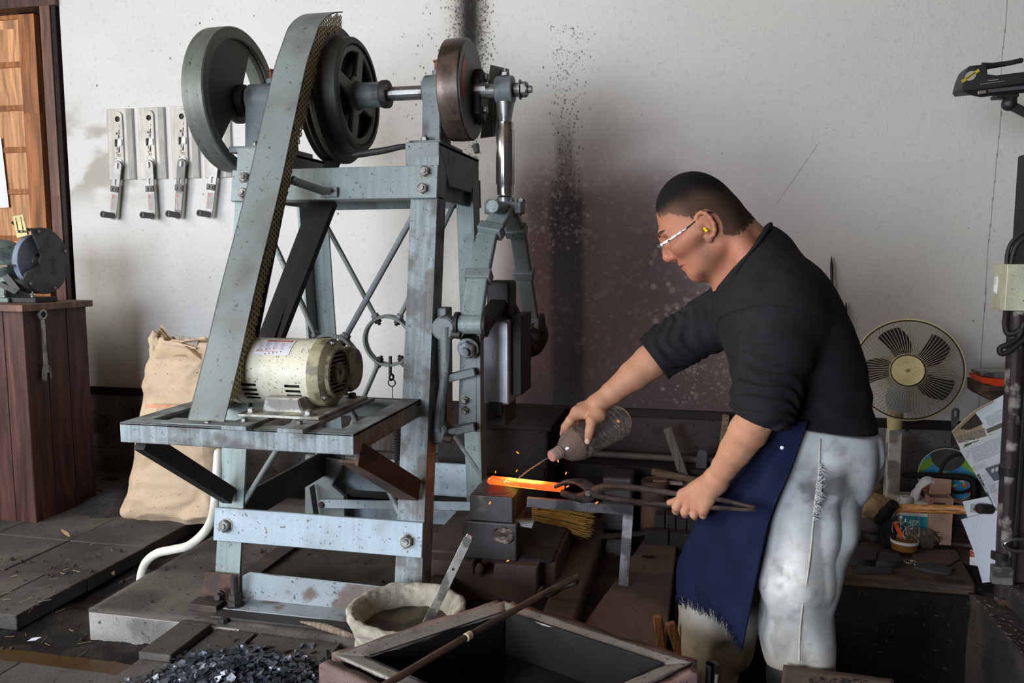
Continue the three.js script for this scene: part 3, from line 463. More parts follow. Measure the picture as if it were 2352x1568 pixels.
{ // connecting rod: eye, turned sleeve, lower fork
  const x = -0.544, c = part(H, 'connecting_rod', [turned([x, 1.30, SZ], [0, 1, 0], [[0, -0.118], [0.018, -0.118], [0.018, -0.07], [0.021, -0.065]], 24), taperTube([[x, 1.33, SZ], [x, 1.40, SZ], [x, 1.455, SZ]], [0.021, 0.018, 0.028], 16)], M.steelDull);
  part(c, 'rod_eye', turned([x - 0.026, SY - 0.005, SZ], [1, 0, 0], [[0.018, 0], [0.038, 0], [0.041, 0.003], [0.041, 0.049], [0.038, 0.052], [0.018, 0.052]], 32), M.paintCast);
  part(c, 'rod_eye_nut', hexNut([x, SY + 0.035, SZ], [0, 1, 0], 0.022, 0.6), M.steelDull);
  part(c, 'sleeve', turned([x, 1.185, SZ], [0, 1, 0], [[0.018, 0], [0.024, 0], [0.025, 0.03], [0.0275, 0.034], [0.0275, 0.185], [0.0265, 0.19], [0.0245, 0.195], [0.0245, 0.212], [0.018, 0.214]], 36), M.steel, 'bright turned steel sleeve');
  // cross head on which the toggle arms hang
  const xh = part(H, 'cross_head', [turned([x, 1.142, SZ - 0.16], [0, 0, 1], [[0, 0], [0.017, 0], [0.019, 0.003], [0.019, 0.317], [0.017, 0.32], [0, 0.32]], 24), bx(x - 0.058, x + 0.055, 1.128, 1.164, SZ - 0.03, SZ + 0.03, 0.005)], M.paintWorn);
  part(xh, 'rod_collar', turned([x, 1.164, SZ], [0, 1, 0], [[0.012, 0], [0.026, 0], [0.026, 0.012], [0.02, 0.018], [0.012, 0.02]], 24), M.steelDull);
  for (const dz of [-0.12, -0.04, 0.04, 0.12]) part(xh, 'bolt', hexNut([x + dz * 0.45, 1.160, SZ + dz * 0.2], [0, 1, 0], 0.020, 0.3), M.nut);
  // toggle arms made of two leaves with clips and eyes
  const arm = (pts, mat, w) => {
    const d0 = unit(sub(pts[pts.length - 1], pts[0])), n = unit(cross(d0, [1, 0, 0]));
    const segs = []; for (let i = 0; i < pts.length - 1; i++) segs.push(bar(lerp(pts[i], pts[i + 1], -0.03), lerp(pts[i], pts[i + 1], 1.03), w, 0.026, unit(cross(sub(pts[i + 1], pts[i]), [1, 0, 0])).map((v) => v), 0.006));
    const a = part(H, 'toggle_arm', segs, mat);
    for (const t of [0.25, 0.62]) { const f = t * (pts.length - 1), i = Math.floor(f), p = lerp(pts[i], pts[i + 1], f - i), dd = unit(sub(pts[i + 1], pts[i])); const s = part(a, 'clip', bar(add(p, mul(dd, -0.016)), add(p, mul(dd, 0.016)), w + 0.016, 0.042, unit(cross(dd, [1, 0, 0])), 0.005), M.paintCast); }
    const e = pts[pts.length - 1]; part(a, 'eye', turned([e[0] - w * 0.55, e[1], e[2]], [1, 0, 0], [[0.010, 0], [0.024, 0], [0.026, 0.002], [0.026, w * 1.1 - 0.002], [0.024, w * 1.1], [0.010, w * 1.1]], 24), mat);
    for (const s of [-1, 1]) part(a, 'washer', turned([e[0] + s * (w * 0.55 + 0.001), e[1], e[2]], [s, 0, 0], [[0, 0], [0.034, 0], [0.034, 0.010], [0.02, 0.014], [0, 0.016]], 24), M.ironDark);
    return a;
  };
  arm([[-0.539, 1.138, 0.875], [-0.571, 1.056, 0.96], [-0.573, 0.928, 1.06], [-0.574, 0.818, 1.12]], M.paint, 0.060);
  arm([[-0.543, 1.143, 0.8], [-0.532, 1.062, 0.7], [-0.533, 0.928, 0.6], [-0.52, 0.776, 0.54]], M.paintGuard, 0.052);
  // spring bow under the arms, holding the ram
  part(H, 'spring_bow', [bar([-0.592, 0.761, 1.09], [-0.554, 0.869, 0.86], 0.03, 0.05, [1, 0, 0], 0.006), bar([-0.524, 0.692, 0.57], [-0.545, 0.868, 0.84], 0.03, 0.05, [1, 0, 0], 0.006), bar([-0.554, 0.869, 0.86], [-0.55, 0.867, 0.82], 0.05, 0.06, [1, 0, 0], 0.01)], M.ironDark);
  part(H, 'spring_bow_end', taperTube([[-0.515, 0.786, 0.54], [-0.499, 0.732, 0.52], [-0.518, 0.69, 0.55], [-0.551, 0.712, 0.62]], [0.03, 0.034, 0.03, 0.024], 12), M.ironDark);
  part(H, 'spring_bow_nut', hexNut([-0.589, 0.75, 1.1], [0, -0.2, 1], 0.042, 0.5), M.paintWorn);
}
{ // ram and its guide
  const rm = part(H, 'ram', bx(-0.597, -0.515, 0.562, 0.815, 0.745, 0.92, 0.006), worn({ base: [168, 168, 176], mott: 0.1, streak: 0.3, specks: 0.002, seed: 131, rough: 0.32, metal: 0.55, rep: 3 }), 'bright worn steel ram');
  part(rm, 'ram_head', bx(-0.592, -0.520, 0.80, 0.93, 0.785, 0.885, 0.01), M.ironDark);
  part(rm, 'ram_die', [bx(-0.590, -0.526, 0.492, 0.566, 0.765, 0.91, 0.006), bx(-0.58, -0.535, 0.53, 0.57, 0.90, 0.925, 0.004)], M.ironDark);
  part(rm, 'rear_guide_plate', bx(-0.515, -0.484, 0.585, 0.83, 0.735, 0.885, 0.004), M.ironDark);
  const g = part(H, 'ram_guide', [slab3([[-0.627, 0.517, 1.075], [-0.574, 0.511, 1.075], [-0.57, 0.748, 1.075], [-0.62, 0.752, 1.075]], 0.014, 0.002), bx(-0.573, -0.573 + 0.012, 0.511, 0.814, 1.035, 1.075, 0.002)], M.paintCast);
  part(g, 'guide_post', taperTube([[-0.644, 0.811, 1.125], [-0.649, 0.679, 1.125], [-0.662, 0.588, 1.125], [-0.67, 0.52, 1.125]], [0.017, 0.012, 0.014, 0.018], 12), M.paintCast);
  for (const [p, r] of [[[-0.65, 0.806, 1.1], 0.034], [[-0.676, 0.517, 1.1], 0.034]]) { const l = part(g, 'lug', turned(add(p, [0, 0, -0.01]), [0, 0, 1], [[0, 0], [r, 0], [r + 0.002, 0.004], [r, 0.04], [r - 0.006, 0.046], [0, 0.047]], 28), M.paintCast); part(l, 'pin', cyl(add(p, [0.025, -0.012, 0.035]), add(p, [0.05, -0.016, 0.035]), 0.012), M.iron); }
  for (const [a, b] of [[[-0.646, 0.666, 1.1], [-0.573, 0.685, 1.085]], [[-0.648, 0.513, 1.1], [-0.574, 0.531, 1.085]], [[-0.633, 0.797, 1.1], [-0.57, 0.806, 1.08]]]) part(g, 'rib', bar(a, b, 0.022, 0.05, [0, 0, 1], 0.004), M.paintCast);
  for (const q of [[-0.606, 0.602, 1.076], [-0.606, 0.572, 1.076]]) part(g, 'bolt', [hexNut(q, [0.15, 0, 1], 0.020, 0.9)], M.nut);
  part(H, 'guide_bracket', bx(-0.70, -0.655, 0.50, 0.86, 1.03, 1.09, 0.004), M.paintGuard);
}
{ // tie rods crossing at two rings
  const ring = (c, n, R) => part(H, 'brace_ring', turned(add(c, mul(n, -0.016)), n, [[R - 0.009, 0], [R - 0.001, 0], [R, 0.002], [R, 0.030], [R - 0.001, 0.032], [R - 0.009, 0.032], [R - 0.010, 0.030], [R - 0.010, 0.002], [R - 0.009, 0]], 48), M.paintCast);
  const nf = unit([0, 0.1625, 1]), nb = unit([0, -0.1, 1]), cf = [-0.992, 0.695, 1.12], cb = [-1.03, 0.707, 0.567];
  const web = (c, n, R, ends) => {
    const r = ring(c, n, R);
    for (const e of ends) {
      const d = unit(sub(e, c)), a = add(c, mul(d, R - 0.018)), m = add(c, mul(d, R));
      part(H, 'tie_rod', cyl(a, e, 0.0085, 0.0085, 14), M.paintCast);
      part(r, 'nut', [hexNut(m, d, 0.024, 0)], M.paintCast); part(r, 'nut', [hexNut(add(c, mul(d, R - 0.009)), mul(d, -1), 0.022, 0.5)], M.ironDark);
    }
    return r;
  };
  web(cf, nf, 0.089, [[XR - 0.03, 1.19, zf(1.19) - 0.012], [XL + 0.04, 1.19, zf(1.19) - 0.012], [XL + 0.035, 0.24, zf(0.24) - 0.012], [XR - 0.04, 0.24, zf(0.24) - 0.012]]);
  const rr = web(cb, nb, 0.092, [[-0.742, 1.233, 0.615], [XL + 0.03, 1.19, zr(1.19) + 0.01], [XL + 0.04, 0.24, zr(0.24) + 0.01], [-0.694, 0.216, 0.525]]);
  part(rr, 'hook_bolt', cyl(add(cb, [0.006, -0.055, 0]), add(cb, [0.006, -0.122, 0.004]), 0.006, 0.006, 10), M.iron);
  part(rr, 'hook_ring', new THREE.TorusGeometry(0.013, 0.0025, 8, 20).translate(cb[0] + 0.010, cb[1] - 0.150, cb[2]), M.iron);
  part(rr, 'hook_loop', new THREE.TorusGeometry(0.010, 0.004, 8, 20).rotateY(1.2).translate(cb[0] + 0.009, cb[1] - 0.130, cb[2]), M.iron);
  part(rr, 'hanging_wire', tube([add(cb, [0.012, -0.162, 0]), add(cb, [0.013, -0.25, 0]), add(cb, [0.012, -0.34, 0])], 0.0015, 6), M.ironDark);
  part(H, 'tension_spring', tube(Array.from({ length: 221 }, (_, i) => [-0.991 + 0.010 * Math.cos(i * 0.9), 0.43 - i * 0.0009, 0.6 + 0.010 * Math.sin(i * 0.9)]), 0.0025, 5, 660), M.ironDark);
}
{ // treadle with its bracket
  part(H, 'treadle_bar', plate((() => { const s = new THREE.Shape(); s.moveTo(0, -0.015); s.lineTo(0.66, -0.013); s.lineTo(0.66, 0.016); s.lineTo(0, 0.016); s.absarc(0, 0, 0.0155, Math.PI / 2, Math.PI * 1.5, false); return s; })(), 0.012, [-1.272, 0.116, 0.615], unit([1, 0.05, 0.0]), [0, 1, 0], 0.002), M.paintLowLit);
  part(H, 'treadle_pin', hexNut([-1.272, 0.114, 0.626], [0, 0, 1], 0.018, 0.3), M.rust);
  part(H, 'treadle_bracket', [slab3([[-1.354, 0.017, 0.6], [-1.197, 0.004, 0.6], [-1.197, 0.142, 0.6], [-1.243, 0.179, 0.6], [-1.194, 0.27, 0.6], [-1.346, 0.286, 0.6]], 0.02, 0.002), bar([-1.287, 0.024, 0.63], [-1.307, 0.183, 0.63], 0.004, 0.04, [0, 0, 1])], M.paintGuard);
  part(H, 'treadle_lever', taperTube([[-0.878, 0.252, 0.75], [-0.838, 0.225, 0.8], [-0.802, 0.186, 0.85]], [0.014, 0.010, 0.006], 10), M.iron);
  part(H, 'starter_handle', taperTube([[-0.998, 1.308, 0.9], [-0.887, 1.311, 0.95], [-0.801, 1.314, 1.0], [-0.771, 1.304, 1.03]], [0.011, 0.010, 0.008, 0.010], 10), M.rubber, 'black rubber-sleeved control lever');
  part(H, 'starter_pivot', [new THREE.SphereGeometry(0.016, 16, 12).translate(...[-0.77, 1.306, 1.035]), cyl([-0.77, 1.304, 1.035], [-0.761, 1.267, 1.04], 0.008)], M.ironDark);
}
{ // belt with its cover
  const FX = -1.145, GX = -1.052;
  const outer = [[0.617, 1.566], [0.702, 1.520], [0.778, 1.480], [0.936, 1.402], [1.125, 1.300], [1.218, 1.253], [1.322, 1.204], [1.433, 1.151], [1.536, 1.100], [1.604, 1.055], [1.659, 1.015], [1.701, 0.959], [1.727, 0.905], [1.744, 0.852]];   // [y, z]
  const inner = [[-1.052, 0.671, 1.49], [-1.052, 0.733, 1.455], [-1.052, 0.799, 1.409], [-1.052, 0.839, 1.392], [-1.052, 0.934, 1.346], [-1.052, 1.171, 1.215], [-1.052, 1.236, 1.187], [-1.052, 1.344, 1.126], [-1.052, 1.47, 1.058], [-1.052, 1.577, 1.008], [-1.052, 1.639, 0.959], [-1.052, 1.684, 0.845]].map((p) => [p[1], p[2]]);
  const cO = new THREE.CatmullRomCurve3(outer.map(([y, z]) => new THREE.Vector3(0, y, z)), false, 'centripetal').getPoints(80), P = [], I = [], t = 0.004;
  cO.forEach((p, i) => { const a = cO[Math.max(0, i - 1)], b = cO[Math.min(80, i + 1)], l = Math.hypot(b.y - a.y, b.z - a.z), ny = -(b.z - a.z) / l, nz = (b.y - a.y) / l; for (const [x, s] of [[FX, 0], [GX + 0.003, 0], [GX + 0.003, 1], [FX, 1]]) P.push(x, p.y - s * t * ny, p.z - s * t * nz); });
  for (let i = 0; i < 80; i++) for (let j = 0; j < 4; j++) { const a = i * 4 + j, b = i * 4 + (j + 1) % 4; I.push(a, b, b + 4, a, b + 4, a + 4); }
  I.push(0, 2, 1, 0, 3, 2, 320, 321, 322, 320, 322, 323);
  const g = new THREE.BufferGeometry(); g.setAttribute('position', new THREE.Float32BufferAttribute(P, 3)); g.setIndex(I); g.computeVertexNormals();
  const cover = part(H, 'belt_cover', toCreasedNormals(g, 0.5), M.paintGuard, 'long grey sheet-metal belt cover');
  const poly = [...cO.map((p) => [p.y, p.z]), ...inner.slice().reverse()];
  const inside = (y, z) => { let c = false; for (let i = 0, j = poly.length - 1; i < poly.length; j = i++) { const [yi, zi] = poly[i], [yj, zj] = poly[j]; if ((zi > z) !== (zj > z) && y < (yj - yi) * (z - zi) / (zj - zi) + yi) c = !c; } return c; };
  const inO = (y, z) => inside(y, z);
  part(cover, 'left_cheek', plate(poly.map(([y, z]) => [y, z]), 0.003, [FX, 0, 0], [0, 1, 0], [0, 0, 1], 0), M.paintGuard);
  // perforated cheek: cells with a diamond hole, staggered
  const s = 0.0125, h = 0.0042, hole = [], pos = [], tt = 0.0016;
  const dirA = unit([0, 0.56, -0.32]), dirB = [0, dirA[2], -dirA[1]], O = [0, 0.62, 1.55];
  for (let i = -4; i < 110; i++) for (let j = -26; j < 46; j++) {
    const c = [GX, O[1] + dirA[1] * i * s + dirB[1] * (j + (i % 2 ? 0.5 : 0)) * s, O[2] + dirA[2] * i * s + dirB[2] * (j + (i % 2 ? 0.5 : 0)) * s];
    const k = [[-1, -1], [1, -1], [1, 1], [-1, 1]].map(([a, b]) => [c[1] + (dirA[1] * a + dirB[1] * b) * s / 2, c[2] + (dirA[2] * a + dirB[2] * b) * s / 2]);
    if (!k.every(([y, z]) => inO(y, z))) continue;
    const d = [[0, -1], [1, 0], [0, 1], [-1, 0]].map(([a, b]) => [c[1] + (dirA[1] * a + dirB[1] * b) * h, c[2] + (dirA[2] * a + dirB[2] * b) * h]);
    for (let e = 0; e < 4; e++) {
      const A = k[e], B = k[(e + 1) % 4], D0 = d[e], D1 = d[(e + 1) % 4], X = GX + tt / 2, Y = GX - tt / 2;
      for (const [x, f] of [[X, 0], [Y, 1]]) { const tr = [[A, B, D0], [B, D1, D0]]; for (const q of tr) { const r = f ? q : [q[0], q[2], q[1]]; for (const v of r) pos.push(x, v[0], v[1]); } }
      pos.push(X, D0[0], D0[1], X, D1[0], D1[1], Y, D1[0], D1[1], X, D0[0], D0[1], Y, D1[0], D1[1], Y, D0[0], D0[1]);
    }
  }
  const pg = new THREE.BufferGeometry(); pg.setAttribute('position', new THREE.Float32BufferAttribute(pos, 3)); pg.computeVertexNormals();
  part(cover, 'perforated_cheek', pg, M.perf, 'perforated metal side of the belt cover');
  // strap that holds the cover to the top beam
  part(cover, 'cover_strap', [bar([GX + 0.004, 1.205, 1.205], [-0.993, 1.179, 1.105], 0.005, 0.034, [0, 0.4, 1]), bx(-0.993 - 0.03, -0.993 + 0.022, 1.168, 1.196, 1.08, 1.092, 0.002)], M.paintGuard);
  part(cover, 'bolt', hexNut([GX + 0.001, 1.207, 1.19], [1, 0, 0.3], 0.016, 0.4), M.nut); part(cover, 'bolt', hexNut([-0.996 + 0.002, 1.182, 1.094], [0, 0, 1], 0.016, 0), M.nut);
  // belt: two strands from the motor pulley to the big sheave
  const my = 0.712, mz = 1.38;
  part(H, 'drive_belt', [bar([-1.085, my + 0.03, mz - 0.045], [-1.085, SY + 0.05, SZ - 0.185], 0.05, 0.010, [0, 0.6, 1]), bar([-1.085, my - 0.02, mz + 0.052], [-1.085, SY + 0.08, SZ + 0.188], 0.05, 0.010, [0, 0.6, 1])], M.black);
  part(H, 'rear_belt_guard', slab3([[-1.1, 0.783, 1.3], [-1.043, 0.786, 1.3], [-1.019, 1.163, 1.0], [-1.067, 1.163, 1.0]], 0.02), M.black);
}
// ---------------------------------------------------------------- left side: grinder cabinet, sack, wall switches, cable pipe
M.cab = worn({ base: [70, 46, 41], spec: 0.5, alt: [52, 33, 29], altAmt: 0.4, altF: 3, mott: 0.16, grain: 0.45, specks: 0.003, seed: 201, rough: 0.5, rep: 1.2 });
M.cabTop = worn({ base: [104, 74, 62], mott: 0.2, grain: 0.3, specks: 0.02, seed: 202, rough: 0.65, rep: 1 });
M.kraft = worn({ base: [188, 164, 136], alt: [178, 152, 124], altAmt: 0.4, mott: 0.07, specks: 0.002, fine: 0.04, seed: 203, rough: 0.75, bump: 0.0008, rep: 2 });
M.grinderPaint = worn({ base: [98, 112, 108], alt: [78, 84, 80], altAmt: 0.5, mott: 0.18, specks: 0.02, fine: 0.1, seed: 204, rough: 0.55, metal: 0.1, rep: 4, size: 256 });
M.grinderDark = worn({ base: [64, 66, 62], alt: [74, 56, 46], altAmt: 0.28, mott: 0.2, specks: 0.01, fine: 0.08, seed: 205, rough: 0.6, metal: 0.15, rep: 4, size: 256 });
M.stoneWheel = worn({ base: [112, 120, 134], mott: 0.1, specks: 0.01, fine: 0.25, seed: 206, rough: 0.95, rep: 6, size: 128 });
M.brass = worn({ base: [150, 138, 94], mott: 0.14, specks: 0.01, fine: 0.08, seed: 207, rough: 0.5, metal: 0.4, rep: 5, size: 128 });
M.switchPlate = worn({ base: [170, 166, 157], mott: 0.05, specks: 0.003, fine: 0.03, streak: 0.03, seed: 208, rough: 0.5, metal: 0.15, rep: 2, size: 256 });
M.switchStrip = worn({ base: [140, 137, 129], mott: 0.06, specks: 0.003, fine: 0.04, streak: 0.15, seed: 209, rough: 0.5, rep: 4, size: 256 });
M.crank = worn({ base: [138, 138, 136], mott: 0.1, specks: 0.012, fine: 0.06, seed: 210, rough: 0.45, metal: 0.45, rep: 8, size: 256 });
M.knob = worn({ base: [84, 83, 80], mott: 0.1, specks: 0.01, fine: 0.08, seed: 211, rough: 0.5, rep: 8, size: 128 });
M.whitePlastic = worn({ base: [226, 226, 222], mott: 0.05, specks: 0.004, fine: 0.02, seed: 212, rough: 0.4, rep: 4, size: 128 });
M.pipeWhite = worn({ base: [206, 204, 192], mott: 0.06, specks: 0.004, seed: 213, rough: 0.55, rep: 4, size: 256 });
{ const X1 = -2.388, Z1 = 0.735, Z0 = 0.42, X0 = -3.0, Y = 0.80;
  const c = thing('grinder_cabinet', 'dark reddish-brown plank cabinet, wrench hanging on its side and bench grinder on top', 'cabinet', [-2.69, 0, 0.58]);
  part(c, 'carcass', bx(X0 + 0.012, X1 - 0.012, 0, Y, Z0 + 0.012, Z1 - 0.012, 0), M.black);
  const zs = [Z0, 0.528, 0.632, Z1]; for (let i = 0; i < 3; i++) part(c, 'plank', bx(X1 - 0.013, X1, -0.02, Y, zs[i] + 0.001, zs[i + 1] - 0.001, 0.003), M.cab);
  const xs = [X1, -2.478, -2.583, -2.688, -2.793, -2.898, X0]; for (let i = 0; i < 6; i++) part(c, 'plank', bx(xs[i + 1] + 0.001, xs[i] - 0.001, -0.02, Y, Z1 - 0.013, Z1 + 0.001, 0.003), M.cab);
  part(c, 'cabinet_top', bx(X0, X1 + 0.018, Y, Y + 0.026, Z0 - 0.02, Z1 + 0.02, 0.004), M.cabTop);
  part(c, 'hanging_nail', cyl([X1, 0.787, 0.662], [X1 + 0.02, 0.789, 0.662], 0.003), M.iron);
}
{ // combination wrench: ring end up, open jaw down
  const o = [-2.374, 0, 0.66], w = thing('combination_wrench', 'steel combination wrench hanging by its ring end on the side of the grinder cabinet', 'wrench', [-2.374, 0.7, 0.66]);
  const ez = [0, 0, -1], ey = [0, 1, 0];
  const ring = new THREE.Shape(); ring.absarc(0, 0.785, 0.020, 0, Math.PI * 2);
  part(w, 'ring_end', plate(ring, 0.010, [-2.379, 0, 0.66], ez, ey, 0.002, [circlePath(0, 0.785, 0.011)], 16), M.steelDull);
  part(w, 'shank', plate([[-0.008, 0.768], [0.008, 0.768], [0.010, 0.60], [0.010, 0.585], [-0.010, 0.585], [-0.009, 0.60]], 0.007, [-2.377, 0, 0.66], ez, ey, 0.002), M.steelDull);
  part(w, 'open_jaw', plate([[-0.010, 0.592], [0.012, 0.592], [0.024, 0.575], [0.026, 0.548], [0.016, 0.535], [0.012, 0.562], [0.002, 0.562], [-0.004, 0.530], [-0.018, 0.540], [-0.018, 0.572]], 0.010, [-2.379, 0, 0.66], ez, ey, 0.002), M.steelDull);
}
{ // bench grinder
  const g = thing('bench_grinder', 'grey-green bench grinder with a dark round wheel guard, standing on the brown cabinet', 'grinder', [-2.55, 0.826, 0.58]);
  const y = 0.985, z = 0.58;
  part(g, 'motor_housing', turned([-2.80, y, z], [1, 0, 0], [[0, 0], [0.062, 0], [0.08, 0.02], [0.083, 0.05], [0.083, 0.19], [0.076, 0.225], [0.056, 0.25], [0.040, 0.262], [0.034, 0.285], [0.036, 0.31], [0, 0.312]], 40), M.grinderPaint);
  for (const [a, b] of [[0.7, 0.05], [-0.75, 0.055]]) part(g, 'cover_screw', cyl([-2.60, y + 0.075 * Math.sin(a), z + 0.075 * Math.cos(a)], [-2.588, y + 0.078 * Math.sin(a), z + 0.078 * Math.cos(a)], 0.006), M.ironDark);
  part(g, 'base_foot', [bx(-2.78, -2.53, 0.826, 0.846, z - 0.07, z + 0.075, 0.006), plate([[-0.06, 0.84], [0.07, 0.84], [0.05, 0.93], [-0.045, 0.93]], 0.20, [-2.76, 0, z], [0, 0, -1], [0, 1, 0], 0.004)], M.grinderPaint);
  part(g, 'base_plate', bx(-2.53, -2.42, 0.826, 0.846, z - 0.05, z + 0.06, 0.003), M.ironDark);
  const gd = new THREE.Shape(); const R = 0.127; gd.moveTo(0.018 - 0.03, 0.02); gd.lineTo(-0.05, 0.112); gd.absarc(0, 0, R, 1.98, -2.55, true); gd.lineTo(-0.088, -0.042); gd.lineTo(-0.02, -0.012); gd.quadraticCurveTo(-0.03, 0.004, -0.012, 0.02);
  const w = part(g, 'wheel_guard', plate(gd, 0.012, [-2.436, y, z], [0, 0, -1], [0, 1, 0], 0.004, [], 32), M.grinderDark);
  part(w, 'guard_rim', plate((() => { const s = new THREE.Shape(); s.absarc(0, 0, R - 0.001, 1.98, -2.55, true); s.absarc(0, 0, R - 0.006, -2.55, 1.98, false); return s; })(), 0.05, [-2.486, y, z], [0, 0, -1], [0, 1, 0], 0.001, [], 32), M.grinderDark);
  for (const a of [1.75, 0.35, -2.3, -1.2]) part(w, 'guard_screw', hexNut([-2.423, y + 0.113 * Math.sin(a), z - 0.113 * Math.cos(a)], [1, 0, 0], 0.009, 0), M.nut);
  part(g, 'grinding_wheel', turned([-2.476, y, z], [1, 0, 0], [[0.012, 0], [0.098, 0], [0.100, 0.002], [0.100, 0.022], [0.098, 0.024], [0.012, 0.024]], 48), M.stoneWheel);
  part(g, 'wheel_flange', turned([-2.455, y, z], [1, 0, 0], [[0, 0], [0.032, 0], [0.030, 0.006], [0.014, 0.014], [0, 0.014]], 28), M.steelDull);
  const er = part(g, 'eye_shield_arm', bar([-2.475, 1.085, z + 0.02], [-2.50, 1.135, z + 0.06], 0.020, 0.004, [1, 0, 0]), M.ironDark);
  const cs = 0.97, sn = 0.25; part(er, 'slotted_plate', plate([[-0.021, 0], [0.021, 0.004], [0.019, 0.085], [-0.023, 0.083]], 0.003, [-2.459, 1.074, 0.64], unit([1, 0.16, -0.25]), [-0.2, 1, 0], 0.0008, [[[-0.012, 0.028], [-0.009, 0.028], [-0.009, 0.075], [-0.012, 0.075]], [[0.007, 0.028], [0.010, 0.028], [0.010, 0.075], [0.007, 0.075]]]), M.brass);
  for (const dx of [-0.010, 0.009]) part(er, 'thumb_screw', cyl([-2.459 + dx, 1.074 + 0.022, 0.645], [-2.459 + dx + 0.002, 1.074 + 0.022, 0.656], 0.005), M.nut);
  part(g, 'tool_rest', [slab3([[-2.555, 0.972, z + 0.125], [-2.47, 0.972, z + 0.125], [-2.455, 0.972, z + 0.085], [-2.545, 0.972, z + 0.09]], 0.006, 0.001), slab3([[-2.556, 0.972, z + 0.126], [-2.556, 0.888, z + 0.11], [-2.541, 0.884, z + 0.11], [-2.534, 0.952, z + 0.126], [-2.466, 0.966, z + 0.126], [-2.466, 0.972, z + 0.126]], 0.006, 0.001)], worn({ base: [112, 102, 92], mott: 0.2, specks: 0.02, seed: 214, rough: 0.55, metal: 0.3, rep: 4, size: 128 }));
  for (const [x, zz] of [[-2.555, z + 0.065], [-2.44, z + 0.05]]) part(g, 'mounting_bolt', [cyl([x, 0.846, zz], [x, 0.856, zz], 0.008), cyl([x, 0.856, zz], [x, 0.876, zz], 0.004)], M.steelDull);
  part(g, 'quench_cup', [bar([-2.50, 0.93, z + 0.11], [-2.452, 0.872, z + 0.105], 0.03, 0.004, [0, 0, 1]), bar([-2.53, 0.90, z + 0.10], [-2.47, 0.87, z + 0.09], 0.02, 0.02, [0, 0, 1])], M.grinderDark);
}
